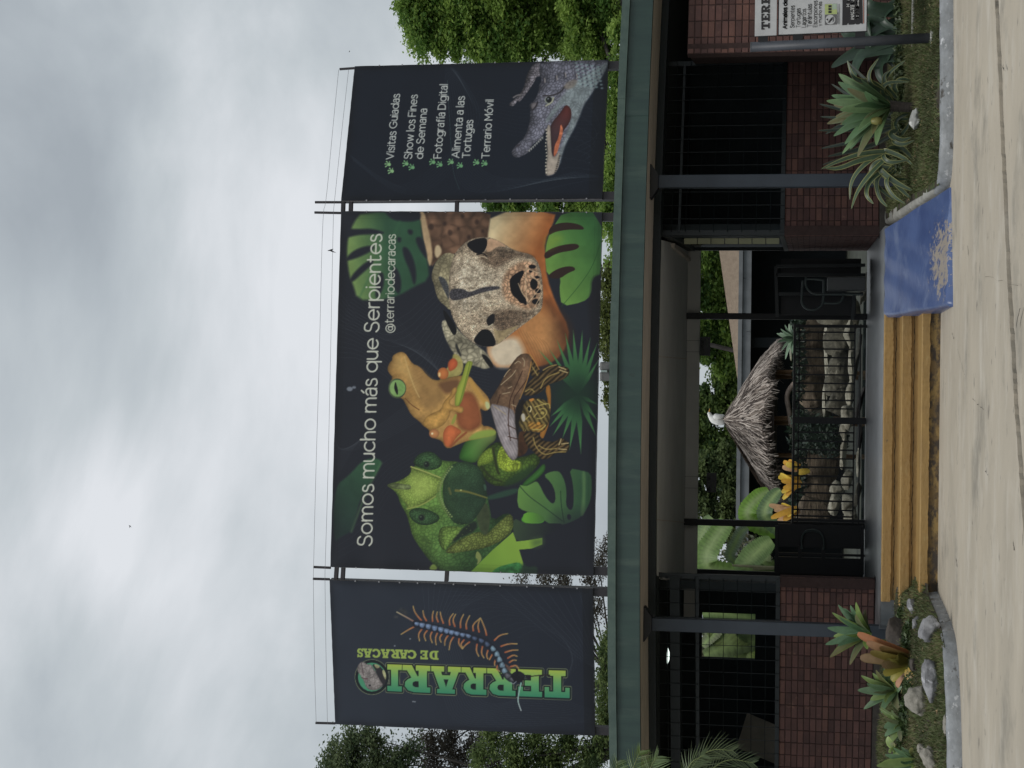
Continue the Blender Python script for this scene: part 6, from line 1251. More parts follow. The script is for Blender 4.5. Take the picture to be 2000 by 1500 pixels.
# ================================================================ leaves, rocks
def ribbon(path, widths, name='leaf', m=None, parent=None, fold=0.25, c=(0.06, 0.1, 0.04), edge=None, up=None, it=2, var=0.15, tip=None, droop=0, torn=0, rib=None, stripe=0.0):
    """a leaf: strip of five points across with a real fold; vertex colours carry margin and rib"""
    pts = smooth_path([Vector(p_) for p_ in path], it); n = len(pts); V = []; Cc = []; Fc = []
    c = np.array(c, float); e = np.array(edge if edge is not None else c, float); tp = np.array(tip if tip is not None else c, float); rb = np.array(rib if rib is not None else c * 1.05, float)
    k = 1 + rnd.uniform(-var, var); prev = None
    for i, p_ in enumerate(pts):
        t = i / (n - 1); w = float(np.interp(t, np.linspace(0, 1, len(widths)), widths)) / 2
        d = (pts[min(i + 1, n - 1)] - pts[max(i - 1, 0)]).normalized(); u = Vector(up) if up is not None else Vector((0, -0.75, 0.65))
        s_ = d.cross(u)
        if s_.length < .15: s_ = prev if prev is not None else Vector((1, 0, 0))
        s_ = s_.normalized()
        if prev is not None and s_.dot(prev) < 0: s_ = -s_
        prev = s_; nrm_ = s_.cross(d).normalized()
        if nrm_.dot(u) < 0: nrm_ = -nrm_
        tw = 1 + (torn * math.sin(i * 2.7 + k * 9) if torn else 0)
        for q, cc in ((-1, e), (-.62, c), (0, rb), (.62, c), (1, e)):
            V.append(tuple(p_ + s_ * (w * q * (tw if abs(q) == 1 else 1)) + nrm_ * (abs(q) * w * fold - (droop * w * q * q)))); col = cc * (1 - t) + (tp if abs(q) < 1 else (tp + e) / 2) * t if tip is not None else cc
            Cc.append(col * k * (1 + stripe * math.sin(i * 2.1 + 3 * q) * (abs(q) > .1)))
    for i in range(n - 1):
        for q in range(4): Fc.append((i * 5 + q, i * 5 + q + 1, (i + 1) * 5 + q + 1, (i + 1) * 5 + q))
    me = fast_mesh(name, V, Fc, np.array(Cc), smooth=True)
    return link_mesh(name, me, parent, m)
M_leaf = mat('leaf_blade', None, 0.48, attr=True, var=0.16, scale=14, trans=0.16)
M_leafw = mat('waxy_leaf', None, 0.40, attr=True, var=0.12, scale=20, trans=0.08)
def rock(name, cpos, size, m, lab, seed, group=None, flat=0.35, parent=None, strat=0.0, rot=0.0, facet=True):
    import bmesh
    b = bmesh.new(); bmesh.ops.create_icosphere(b, subdivisions=4, radius=1.0); r = random.Random(seed); ox = r.uniform(0, 99)
    from mathutils import noise as mn
    cuts_ = []
    for _ in range(14 if facet else 0):
        v_ = Vector((r.gauss(0, 1), r.gauss(0, 1), r.gauss(0, 1))).normalized(); cuts_.append((v_, r.uniform(.62, .86)))
    for v in b.verts:
        p_ = v.co.copy(); q = p_ * 1.3 + Vector((ox, ox * .7, 0)); d = 1 + 0.30 * mn.noise(q) + 0.13 * mn.noise(q * 2.6) + 0.045 * mn.noise(q * 7)
        cell = mn.voronoi(q * 1.1)[0][0]; d -= 0.16 * cell * flat * 2
        if strat: d += strat * math.sin(p_.z * 13 + 2.5 * mn.noise(q))
        p_ *= d
        for v_, h_ in cuts_:
            e_ = p_.dot(v_) - h_
            if e_ > 0: p_ -= v_ * e_ * .88
        c_, s_ = math.cos(rot), math.sin(rot)
        x, z = p_.x * size[0], p_.z * size[2]
        v.co = Vector((x * c_ - z * s_ + cpos[0], p_.y * size[1] + cpos[1], x * s_ + z * c_ + cpos[2]))
    me = bpy.data.meshes.new(name); b.to_mesh(me); b.free(); me.polygons.foreach_set('use_smooth', [True] * len(me.polygons)); me.update()
    o = link_mesh(name, me, parent, m)
    if lab: tag(o, lab, 'rock', group)
    return o
M_rk = mat('grey_rock', (0.30, 0.30, 0.31), 0.8, scale=5, col2=(0.11, 0.11, 0.115), bump=0.015, bscale=22, spots=[((0.42, 0.42, 0.44), 9, .58, .06), ((0.06, 0.07, 0.04), 6, .62, .06)], lo=.42, hi=.6)
M_rkb = mat('beige_boulder', (0.30, 0.28, 0.24), 0.85, scale=26, col2=(0.19, 0.18, 0.15), bump=0.006, bscale=60, spots=[((0.05, 0.075, 0.03), 3.2, .60, .08)])
M_rkd = mat('brown_rock', (0.075, 0.062, 0.052), 0.9, scale=7, col2=(0.045, 0.038, 0.033), bump=0.012, bscale=25)
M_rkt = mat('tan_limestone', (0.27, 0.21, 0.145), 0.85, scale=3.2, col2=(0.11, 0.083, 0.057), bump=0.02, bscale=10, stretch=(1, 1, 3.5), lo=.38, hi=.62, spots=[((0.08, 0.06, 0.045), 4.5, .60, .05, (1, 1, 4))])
M_rkg = mat('grey_brown_limestone', (0.16, 0.15, 0.11), 0.85, scale=3.6, col2=(0.06, 0.057, 0.042), bump=0.02, bscale=10, stretch=(1.6, 1, 1.5), lo=.4, hi=.62, spots=[((0.32, 0.30, 0.23), 4, .60, .06)])  # greyer, darker stone of the second tier
M_rkc = mat('cream_ledge_and_glint', (0.50, 0.48, 0.38), 0.85, scale=5, col2=(0.24, 0.225, 0.17), bump=0.015, bscale=14, spots=[((0.16, 0.15, 0.11), 5, .60, .05)])

# ================================================================ courtyard behind the porch
g = MB(); g.add([(-14, 25.75, 0.42), (14, 25.75, 0.42), (16, 52, 0.42), (-16, 52, 0.42)], [(0, 1, 2, 3)])
tag(g.build('courtyard_ground', mat('damp_earth', (0.045, 0.052, 0.035), 0.9, var=0.5, scale=1.4)), kind='structure')
M_water = mat('pond_water', (0.03, 0.045, 0.04), 0.06, var=0.2, scale=2, bump=0.01, bscale=6, spec=1.0)
g = MB(); g.add([(-3.2, 26.4, 0.47), (1.7, 26.4, 0.47), (1.7, 29.4, 0.47), (-3.2, 29.4, 0.47)], [(0, 1, 2, 3)]); tag(g.build('pond_water', M_water), kind='structure')
RK = [  # px, py, depth, half heights and widths in photograph pixels, material, stratified
 (1588, 655, 31, 28, 30, M_rkt, .02), (1592, 712, 31, 30, 34, M_rkt, .03), (1586, 765, 30.8, 28, 30, M_rkt, .02), (1600, 800, 31, 24, 22, M_rkg, .02),
 (1637, 668, 29.6, 28, 36, M_rkg, .03), (1640, 728, 29.5, 27, 40, M_rkg, .03), (1640, 785, 29.4, 24, 26, M_rkg, .02), (1617, 700, 30.2, 7, 60, M_rkc, .03), (1612, 780, 30.2, 6, 36, M_rkc, .03),
 (1660, 652, 28.2, 9, 24, M_rkc, .0), (1663, 712, 28.1, 7, 34, M_rkc, .0), (1661, 770, 28.1, 8, 26, M_rkc, .0), (1657, 812, 28, 14, 24, M_rkc, .02), (1648, 838, 28.4, 9, 14, M_rkc, .0),
 (1588, 885, 31, 24, 30, M_rkt, .05), (1606, 915, 30.6, 32, 34, M_rkt, .05), (1600, 958, 30.4, 34, 28, M_rkt, .04), (1590, 1005, 30, 34, 30, M_rkt, .04), (1634, 955, 28.8, 12, 16, M_rkc, .0), (1630, 985, 28.6, 10, 22, M_rkc, .0), (1658, 990, 28.2, 15, 24, M_rkc, .02), (1662, 1010, 28, 12, 18, M_rkc, .0),
 (1647, 880, 28.8, 6, 36, M_rkc, .0), (1676, 905, 27.6, 4, 26, M_rkc, .0), (1674, 965, 27.4, 6, 22, M_rkg, .0), (1676, 690, 27.0, 5, 40, M_rkg, .0), (1678, 790, 26.9, 5, 30, M_rkd, .0), (1640, 612, 29, 40, 30, M_rkg, .0), (1690, 560, 27, 8, 30, M_rkc, .0), (1655, 935, 27.9, 11, 17, M_rkc, .0), (1680, 855, 26.8, 5, 22, M_rkd, 0)]  # first entry is no stone: pale strip painted for the water's reflection
def ORD(i):
    me_ = RK[i]; side = [j for j, q in enumerate(RK) if (q[1] > 825) == (me_[1] > 825) and q[5] is me_[5]]; side.sort(key=lambda j: -RK[j][1]); n_ = side.index(i); m_ = len(side)
    w = ['first', 'second', 'third', 'fourth', 'fifth', 'sixth', 'seventh', 'eighth', 'ninth', 'tenth']
    return 'the only one' if m_ == 1 else w[n_] + ' from the left'
GRK = 'rocks round the pond behind the porch railing'
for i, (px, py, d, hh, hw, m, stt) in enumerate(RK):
    q = P(px, py, d); k = d / F; lab = {id(M_rkt): 'tan layered limestone boulder at the top of the pond rocks behind the railing', id(M_rkg): 'grey-brown limestone boulder in the middle of the pond rocks', id(M_rkc): 'pale cream stone ledge or painted water glint along the pond behind the railing bars', id(M_rkd): 'low dark brown stone by the pond edge'}[id(m)]
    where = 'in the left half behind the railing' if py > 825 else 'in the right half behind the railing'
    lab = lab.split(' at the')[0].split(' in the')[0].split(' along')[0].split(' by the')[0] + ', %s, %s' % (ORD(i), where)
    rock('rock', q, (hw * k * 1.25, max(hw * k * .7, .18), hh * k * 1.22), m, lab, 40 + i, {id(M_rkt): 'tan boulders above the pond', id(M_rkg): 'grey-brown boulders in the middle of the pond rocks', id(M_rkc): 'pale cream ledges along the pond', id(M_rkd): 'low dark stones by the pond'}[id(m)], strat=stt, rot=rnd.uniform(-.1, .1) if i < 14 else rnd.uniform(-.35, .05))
# dark leafy mass between the boulders
def leafmass(name, boxes, n, size, c1, c2, lab, cat, seed, kind=None, group=None, m=None):
    """boxes: (centre, radii); small leaves scattered in them"""
    r = np.random.default_rng(seed); V = []; C_ = []; per = n // len(boxes)
    for (c, rad) in boxes:
        u = r.normal(size=(per, 3)); u /= np.linalg.norm(u, axis=1)[:, None]; u *= (r.uniform(0.35, 1, per) ** .6)[:, None]
        p_ = np.array(c) + u * np.array(rad); a = r.normal(size=(per, 3)); a /= np.linalg.norm(a, axis=1)[:, None]; b = np.cross(a, r.normal(size=(per, 3))); b /= np.linalg.norm(b, axis=1)[:, None]
        s = size * r.uniform(.6, 1.3, per)[:, None]; q = np.stack([p_ - a * s, p_ + b * s * .45, p_ + a * s, p_ - b * s * .45], 1); V.append(q.reshape(-1, 3))
        t = r.uniform(0, 1, (per, 1)); cc = np.array(c1) * (1 - t) + np.array(c2) * t; C_.append(np.repeat(cc, 4, 0))
    V = np.concatenate(V); C_ = np.concatenate(C_); me = fast_mesh(name, V, np.arange(len(V)).reshape(-1, 4), C_)
    o = link_mesh(name, me, None, m or M_leaf)
    return tag(o, lab, cat, group, kind)
bx = [((q := P(px, py, d)), (w, .3, h)) for px, py, d, w, h in ((1562, 690, 30.6, .9, .12), (1563, 930, 30.4, .9, .12), (1575, 845, 31, .5, .35), (1600, 850, 30, .35, .3), (1622, 855, 29.3, .35, .3), (1570, 650, 32.5, .5, .25), (1565, 720, 32.5, .6, .2), (1565, 790, 32.5, .6, .22), (1568, 1000, 31.5, .4, .3), (1630, 855, 29, .3, .22), (1570, 860, 32, .8, .2))]
leafmass('shrub', bx, 6800, .055, (0.016, 0.034, 0.022), (0.03, 0.055, 0.03), 'dark leafy shrubs growing between the pond rocks', 'shrub', 3, 'stuff')

# thatched hut
hx = P(1416, 820, 33.2).x; hy = 33.2; apz = P(1416, 820, hy).z; hut = empty('thatched_hut', (hx, hy, 0.42), 'round thatched palm hut with shaggy grey-brown roof and tan wooden posts in the courtyard', 'hut')
M_th = mat('thatch', None, 0.9, attr=True)
prof = [(0.04, 0), (0.34, -.20), (0.72, -.40), (1.14, -.62), (1.52, -.93)]
def roof_r(t): r = float(np.interp(t, [0, .25, .5, .75, 1], [q[0] for q in prof])); z = float(np.interp(t, [0, .25, .5, .75, 1], [q[1] for q in prof])); return r, z
s = MB(); s.lathe([(0.001, .02)] + [(r * .97, z - .02) for r, z in prof] + [(1.30, -.95), (0.3, -.35)], (hx, hy, apz), 28); s.build('roof_core', mat('dark_thatch', (0.05, 0.038, 0.03), 0.95, var=0.5, scale=12), hut, smooth=True)
r = np.random.default_rng(11); V = []; C_ = []
for k in range(6500):
    a = r.uniform(0, 2 * math.pi); t0 = r.uniform(0, .93) ** .8; ln_ = r.uniform(.16, .42); t1 = min(t0 + ln_, 1.0 + r.uniform(.02, .16)); w = r.uniform(.004, .010); da = r.normal(0, .06); tone = r.uniform(0, 1); lift = r.uniform(.0, .06)
    col = (np.array((0.46, 0.40, 0.35)) if tone > .55 else np.array((0.22, 0.18, 0.15))) * r.uniform(.6, 1.15)
    if tone < .36: col = np.array((0.06, 0.045, 0.038))
    P3 = []
    for j in range(4):
        t = t0 + (t1 - t0) * j / 3; rr_, zz = roof_r(min(t, 1)); ex = max(0, t - 1); rr_ += ex * .15 + lift * math.sin(j * 1.2); zz -= ex * 1.0; zz -= (.17 * abs(math.cos(a)) ** 1.5 + .05 * math.sin(a * 9)) * min(t, 1) ** 2 - .13 * abs(math.sin(a)) * min(t, 1) ** 2; aa = a + da * j / 3 + r.normal(0, .006)
        P3.append((hx + rr_ * math.cos(aa), hy + rr_ * math.sin(aa), apz + zz + lift * .6)); 
    px_, py_ = -math.sin(a) * w, math.cos(a) * w
    for j in range(3):
        x0, y0, z0 = P3[j]; x1, y1, z1 = P3[j + 1]; k0, k1 = (1, 1) if j < 2 else (1, .25)
        V += [(x0 - px_ * k0, y0 - py_ * k0, z0), (x0 + px_ * k0, y0 + py_ * k0, z0 + .004), (x1 + px_ * k1, y1 + py_ * k1, z1 + .004), (x1 - px_ * k1, y1 - py_ * k1, z1)]; C_ += [col] * 4
me = fast_mesh('thatch', np.array(V), np.arange(len(V)).reshape(-1, 4), np.array(C_)); o = link_mesh('thatch', me, hut, M_th); o['kind'] = 'stuff'
M_wd = mat('tan_wood_post', (0.34, 0.20, 0.105), 0.7, scale=4, col2=(0.22, 0.125, 0.065), stretch=(3, 3, .6), bump=.004)
for py in (727, 736, 817, 826, 889):
    d_ = {727: 32.5, 736: 33.8, 817: 32.2, 826: 34, 889: 32.6}[py]; x = P(1500, py, d_).x; s = MB(); s.tube([(x, d_, .42), (x + .01, d_, 1.3), (x, d_, 2.1)], .042, 8); s.build('post', M_wd, hut, smooth=True)
s = MB(); a = P(1548, 758, 32); b = P(1542, 845, 32); s.tube(smooth_path([P(1552, 748, 32), P(1540, 762, 32), P(1536, 778, 32), P(1541, 800, 32), P(1545, 830, 32), P(1545, 850, 32), P(1552, 862, 32)]), .045, 8); tag(s.build('log', mat('pale_driftwood', (0.42, 0.33, 0.27), 0.8, var=.4, scale=9), smooth=True), 'pale twisted driftwood log lying in front of the hut behind the railing', 'log')
# white egret standing on the peak of the hut
eg = empty('egret', (hx, hy, apz), 'white egret with a yellow bill hunched on the peak of the thatched hut', 'bird')
M_wh = mat('white_plumage', (0.80, 0.80, 0.77), 0.7, scale=30, col2=(0.68, 0.68, 0.66)); k = hy / F
def E_(px, py, dy=0): return P(px, py, hy + dy)
s = MB(); s.tube(smooth_path([E_(1417, 826), E_(1410, 824), E_(1402, 822), E_(1394, 819), E_(1388, 814), E_(1386, 809), E_(1384.5, 806.5)], 2), [k * q for q in (1.5, 6.5, 9, 8.6, 5, 3.8, 1.8)], 10); s.build('body', M_wh, eg, smooth=True)
s = MB(); s.lathe([(0.001, -3.6 * k), (2.8 * k, -2.6 * k), (3.9 * k, 0), (2.8 * k, 2.6 * k), (.001, 3.5 * k)], E_(1385, 808), 10); hd_ = s.build('head', M_wh, eg, smooth=True)
s = MB(); s.tube([E_(1385, 806), E_(1385.5, 802), E_(1386.5, 797)], [1.6 * k, 1.1 * k, .2 * k], 7); s.build('bill', mat('yellow_bill', (0.62, 0.33, 0.06), 0.5, var=.1), hd_)
s = MB(); s.tube(smooth_path([E_(1394, 812, -.05), E_(1403, 815, -.06), E_(1416, 812, -.04)]), [3 * k, 5.5 * k, 6 * k, 4 * k, .6 * k], 8); s.build('wing', M_wh, eg, smooth=True)
for dx in (-.02, .03):
    s = MB(); s.tube([(hx + dx, hy, apz - .02), (hx + dx, hy, apz + .08)], .006, 5); s.build('leg', M_black, eg)

# building across the courtyard: pale concrete roof band, dark beneath, gravelly gable rising to the right
fb = empty('far_building', (0, 46, .42), 'far side of the ring building with a plain concrete roof band above deep shadow', 'building')
M_conc = mat('bare_concrete_band', (0.20, 0.215, 0.225), 0.85, scale=2, col2=(0.14, 0.15, 0.16), spots=[((0.06, 0.065, 0.07), 3, .62, .06, (2, 2, .6))])
z0, z1, z2 = P(1465, 750, 44).z, P(1449, 750, 44).z, P(1440.5, 750, 44).z
s = MB(); s.box(-14, 44.0, z0, 14, 44.3, z1); s.build('roof_band', M_conc, fb); s = MB(); s.box(-14, 43.94, z1 + .01, 14, 44.3, z2); s.build('roof_lip', M_conc, fb)
s = MB(); s.box(-14, 44.1, z1 - .02, 14, 50, z1 + .06); s.build('roof_slab', M_conc, fb)
s = MB(); s.box(-14, 47.5, .3, 14, 47.7, z1); s.build('back_wall', M_dark, fb)
gx0, gx1 = P(1440, 745, 45).x, 9.0; zt = P(1406, 500, 45).z; zb_ = P(1441, 745, 45).z; zend = zb_ + (zt - zb_) * (gx1 - gx0) / (P(1406, 500, 45).x - gx0)
s = MB(); s.add([(gx0, 45, z2 - .02), (gx1, 45, z2 - .02), (gx1, 45, zend), (gx0, 45, zb_), (gx0, 45.4, z2 - .02), (gx1, 45.4, z2 - .02), (gx1, 45.4, zend), (gx0, 45.4, zb_)], [(0, 1, 2, 3), (7, 6, 5, 4), (3, 2, 6, 7), (1, 5, 6, 2), (0, 3, 7, 4), (0, 4, 5, 1)])
s.build('gable', mat('rough_tan_render', (0.46, 0.36, 0.27), 0.9, scale=9, col2=(0.37, 0.285, 0.215), bump=.01, bscale=30), fb)
for x in (-11, -7, -3, 1, 5, 9):
    s = MB(); s.box(x, 44.4, .3, x + .25, 44.65, z0); s.build('pier', M_dark, fb)

# banana plants behind the left gate
GRN, GRL = (0.15, 0.25, 0.065), (0.30, 0.42, 0.16)
def bleaf(par, pts, w, d, c=GRN, torn=.12, fold=.1, dd=0, edge=None, rib=GRL):
    k = d / F; ribbon([P(a, b, d + dd * i) for i, (a, b) in enumerate(pts)], [q * k for q in w], 'leaf', M_leaf, par, fold, c, edge, rib=rib, up=(0.15, -.9, .3), torn=torn, it=4, stripe=.22)
bp = empty('banana_plant', (P(1560, 1100, 28.4).x, 28, .42), 'banana plant with broad ribbed green leaves behind the left gate', 'plant')
bleaf(bp, [(1470, 1122), (1385, 1117), (1376, 1085), (1398, 1050), (1420, 1020)], [20, 44, 50, 42, 30], 28.6, (0.15, 0.27, 0.06))
bleaf(bp, [(1440, 1130), (1372, 1105), (1366, 1060), (1376, 1030), (1392, 1012)], [16, 34, 36, 34, 20], 29, (0.19, 0.29, 0.12))
bleaf(bp, [(1520, 1130), (1450, 1112), (1470, 1085), (1490, 1068), (1508, 1056)], [16, 44, 48, 40, 18], 28.3, (0.14, 0.235, 0.075))
bleaf(bp, [(1436, 1100), (1422, 1085), (1436, 1062), (1445, 1040), (1460, 1030)], [8, 22, 24, 22, 8], 28.8, (0.22, 0.29, 0.19), torn=.25)
bleaf(bp, [(1540, 1125), (1500, 1112), (1488, 1096), (1500, 1080)], [30, 40, 36, 12], 28.8, (0.14, 0.20, 0.07))
bleaf(bp, [(1520, 1150), (1430, 1142), (1380, 1150)], [24, 40, 30], 28.6, (0.09, 0.16, 0.05)); bleaf(bp, [(1530, 1160), (1450, 1165), (1400, 1190)], [24, 44, 20], 29, (0.11, 0.18, 0.06))
for a, b in (((1560, 1112), (1430, 1104)), ((1560, 1120), (1418, 1116)), ((1560, 1108), (1470, 1112))):
    s = MB(); s.tube([P(*a, 28.2), P(*b, 28.2)], [.035, .018], 7); s.build('stalk', mat('banana_stalk', (0.30, 0.30, 0.17), .6, var=.3), bp)
bp2 = empty('banana_plant', (P(1560, 1030, 29).x, 29, .42), 'banana plant with one bright and one dull leaf left of the thatched hut', 'plant')
bleaf(bp2, [(1560, 1050), (1470, 1024), (1455, 1000), (1480, 972), (1502, 958)], [16, 34, 38, 34, 12], 29, (0.17, 0.34, 0.04), torn=.06)
bleaf(bp2, [(1560, 1060), (1500, 1020), (1490, 1000), (1508, 972), (1524, 956)], [16, 28, 32, 28, 8], 28.9, (0.12, 0.21, 0.09))
# bananas and shrubs seen through the ticket room window
bp3 = empty('banana_plant', (P(1500, 1235, 28.5).x, 28.5, .42), 'yellow-green broad leaves seen through the grille of the ticket room', 'plant')
for pl, w, c in (([(1520, 1300), (1440, 1280), (1410, 1240), (1380, 1215)], [20, 50, 46, 10], (0.22, 0.30, 0.10)), ([(1500, 1250), (1420, 1262), (1375, 1280)], [20, 44, 14], (0.17, 0.24, 0.10)), ([(1540, 1255), (1470, 1250), (1455, 1285), (1462, 1300)], [20, 40, 36, 8], (0.22, 0.32, 0.06)), ([(1540, 1220), (1450, 1205), (1400, 1195), (1372, 1200)], [20, 40, 40, 10], (0.12, 0.20, 0.07)), ([(1420, 1210), (1395, 1235), (1372, 1262)], [14, 30, 12], (0.20, 0.24, 0.13))): bleaf(bp3, pl, w, 28.5, c)
leafmass('shrub', [((P(1440, 1235, 31)), (1.0, .4, .5)), (P(1400, 1255, 31.5), (1.0, .4, .4)), (P(1460, 1150, 32), (1.0, .5, .6))], 4500, .06, (0.06, 0.09, 0.04), (0.16, 0.15, 0.09), 'mixed brown-green shrubbery behind the ticket room', 'shrub', 8, 'stuff')

# orange bromeliads and grey agave right behind the railing
OR, YE, PK = (0.72, 0.40, 0.06), (0.75, 0.52, 0.08), (0.74, 0.46, 0.26)
def strap(par, a, b, w, d, c, tip=None, bend=0.0, edge=None, m=None, fold=.3, prof_=(.75, 1, 1, .85, .35), dz=0.0):
    p0, p1 = P(*a, d), P(*b, d + dz); mid = p0.lerp(p1, .5) + Vector((0, -.02, bend)); k = d / F
    ribbon([p0, mid, p1], [w * k * q for q in prof_], 'leaf', m or M_leafw, par, fold, c, edge, tip=tip)
for lab, base, tips in (('orange-yellow bromeliad behind the left end of the railing', (1556, 1000), ((1506, 1012, OR), (1519, 1018, PK), (1502, 986, PK), (1520, 990, YE), (1530, 1016, OR), (1526, 984, YE), (1512, 996, PK), (1538, 1008, YE))),
                        ('yellow bromeliad just left of the middle of the railing', (1560, 940), ((1527, 962, YE), (1529, 975, YE), (1530, 954, OR), (1524, 925, YE), (1526, 938, OR), (1536, 950, PK), (1520, 932, YE), (1536, 968, OR))),
                        ('small orange bromeliad close to the thatch, behind the railing', (1556, 916), ((1530, 901, OR), (1535, 906, YE), (1540, 899, OR), (1528, 912, PK), (1582, 920, YE)))):
    e = empty('bromeliad', tuple(P(*base, 26.4)), lab, 'plant', 'orange bromeliads behind the railing')
    for (tx, ty, c) in tips: strap(e, (base[0] + rnd.uniform(0, 6), base[1] + rnd.uniform(-8, 8)), (tx, ty), 12, 27.5 + rnd.uniform(-.1, .1), c, tip=tuple(min(.8, q * 1.15) for q in c), bend=.01)
def agave(base, d, tips, w, lab, c=(0.085, 0.15, 0.075), c2=None, group=None, cat='plant', name='agave', prof_=(.45, .75, 1, .85, .45, .04), bend=.03, edge=None, fold=.3):
    bp_ = P(*base, d); e = empty(name, tuple(bp_), lab, cat, group)
    for i, t in enumerate(tips):
        dz = (t[2] if len(t) > 2 else rnd.uniform(-.16, .08)); ww = w * (t[3] if len(t) > 3 else rnd.uniform(.85, 1.1)); k = d / F
        p0 = bp_ + Vector((rnd.uniform(-.012, .012), rnd.uniform(-.012, .012), 0)); p1 = P(t[0], t[1], d + dz); m_ = p0.lerp(p1, .5) + Vector((0, 0, bend)); cc = np.array(c) if (c2 is None or i % 3) else np.array(c2)
        tp_ = np.array((0.16, 0.13, 0.06)) if rnd.random() < .22 else cc * 1.25
        ribbon([p0, m_, p1], [ww * .9 * k * q for q in prof_], 'leaf', M_leafw, e, fold, cc * rnd.uniform(.75, 1.25), edge if edge is not None else cc * 1.5, up=(0.2 * (1 if p1.x > p0.x else -1) * -1, -.7, .6), tip=tp_)
        if len(tips) > 9 and i % 2 == 0:      # an older, lower leaf behind
            p2 = bp_.lerp(p1, rnd.uniform(.7, .92)) + Vector((rnd.uniform(-.05, .05), .14, rnd.uniform(-.06, .03))); ribbon([p0 + Vector((0, .03, 0)), bp_.lerp(p2, .5) + Vector((0, .04, bend)), p2], [ww * .75 * k * q for q in prof_], 'leaf', M_leafw, e, fold, cc * rnd.uniform(.55, .85), None, up=(0, -.7, .6), tip=tp_)
    return e
agave((1553, 660), 27.4, [(1517, 651), (1525, 642), (1533, 634), (1527, 660), (1517, 669), (1527, 685), (1534, 702), (1545, 705), (1541, 632), (1535, 672, -.15), (1548, 690), (1556, 640), (1524, 655, .1)], 9, 'grey-green agave rosette behind the right part of the railing', (0.17, 0.26, 0.17))
agave((1560, 612), 27.3, [(1536, 622), (1540, 606), (1534, 614), (1552, 626)], 7, 'small agave half hidden behind the right railing post', (0.10, 0.17, 0.10))
# ================================================================ front planting beds
def on_bed(px, py, zf):
    z = 0.25
    for _ in range(25):
        q = PZ(px, py, z); z = 0.6 * z + 0.4 * zf(q.x, q.y)
    return PZ(px, py, z)
def bedrock(px, py, hh, hw, m, lab, seed, zf, strat=0, rot=0, sink=.25, depth=None):
    q = on_bed(px + hh * .75, py, zf); d = q.y; k = d / F; c = P(px, py, d)
    rock('rock', (c.x, d + hw * k * .3, c.z), (hw * k * 1.02, max(hw * k * .75, .05), hh * k * 1.1), m, lab, seed, 'rocks lying in the planting beds', strat=strat, rot=rot, facet=m is not M_rkb, flat=0 if m is M_rkb else .35)
bedrock(1781, 1186, 9, 17, M_rk, 'grey rock nearest the left end of the yellow steps', 101, zL, rot=.2)
bedrock(1789, 1216, 8, 14, M_rk, 'small grey rock half buried in grass behind the pale split rock', 102, zL, rot=-.3)
bedrock(1817, 1232, 20, 31, M_rk, 'grey split rock with pale patches near the kerb bend, left bed', 103, zL, rot=-.25)
bedrock(1821, 1328, 17, 49, M_rk, 'longest grey rock lying along the kerb below the orange bromeliad', 104, zL, strat=.02, rot=.05)
bedrock(1795, 1370, 21, 28, M_rkb, 'smooth round beige boulder between the grey rock and the agaves', 105, zL)
bedrock(1818, 1484, 14, 24, M_rkb, 'pale beige stone at the left edge of the picture among agaves', 106, zL, rot=.5)
bedrock(1800, 1463, 8, 9, M_rkb, 'small pale pointed stone beside the leftmost agave', 107, zL, rot=1.0)
bedrock(1751, 1238, 24, 33, M_rkd, 'dark brown boulder at the foot of the left column', 108, zL, rot=.3)
bedrock(1757, 1368, 13, 17, M_rkd, 'dark stone under the agave against the left wall', 109, zL)
bedrock(1847, 1418, 4.5, 20, M_rkb, 'thin flat pale stone against the left kerb', 110, zL)
bedrock(1785, 1300, 9, 14, M_rkd, 'dark stone at the foot of the orange bromeliad', 112, zL)
bedrock(1789, 231, 13, 23, mat('pale_marbled_stone', (0.42, 0.42, 0.40), 0.7, scale=7, col2=(0.24, 0.24, 0.23), bump=.008, bscale=20, spots=[((.6, .6, .58), 6, .62, .04)]), 'pale marbled stone in front of the big agave trunk, right bed', 111, zR, rot=-.15)
bedrock(1770, 1150, 20, 10, M_plinth, 'dark lump of cement beside the step ends', 113, zL)
AG = 'green agaves in the left planting bed'
TA = (0.085, 0.145, 0.070)
agave((1700, 1236), 19.6, [(1672, 1176, -.1), (1661, 1182, 0), (1637, 1181, .05), (1625, 1196, -.05), (1616, 1226, .05), (1612, 1259, .0), (1621, 1284, -.1), (1660, 1299, -.15), (1640, 1205, -.2), (1650, 1240, -.25), (1636, 1262, -.15), (1672, 1200, -.3), (1695, 1268, -.2), (1690, 1190, .1), (1648, 1188, .1), (1628, 1243, .1)], 20, 'tall green agave in front of the slate column, left of the steps', (0.065, 0.125, 0.062), (0.13, 0.19, 0.05), AG)
agave((1750, 1350), 18.6, [(1682, 1319), (1675, 1348), (1687, 1385), (1711, 1308), (1768, 1322), (1758, 1388), (1700, 1367), (1722, 1393), (1728, 1302), (1745, 1310, -.1), (1693, 1335, -.1), (1705, 1352, -.2), (1730, 1372, -.2), (1762, 1340, -.1)], 19, 'bright agave just left of the orange bromeliad', TA, (0.14, 0.20, 0.06), AG)
agave((1768, 1414), 18.2, [(1718, 1383), (1728, 1402, -.1), (1726, 1421, 0, 1.2), (1736, 1458), (1791, 1424, -.1), (1728, 1438), (1742, 1396, -.2), (1760, 1448, -.1), (1780, 1400, -.15), (1747, 1425, -.2), (1775, 1436, -.1)], 17, 'second green agave from the left edge, against the dark wall foot', (0.095, 0.16, 0.080), (0.15, 0.21, 0.07), AG)
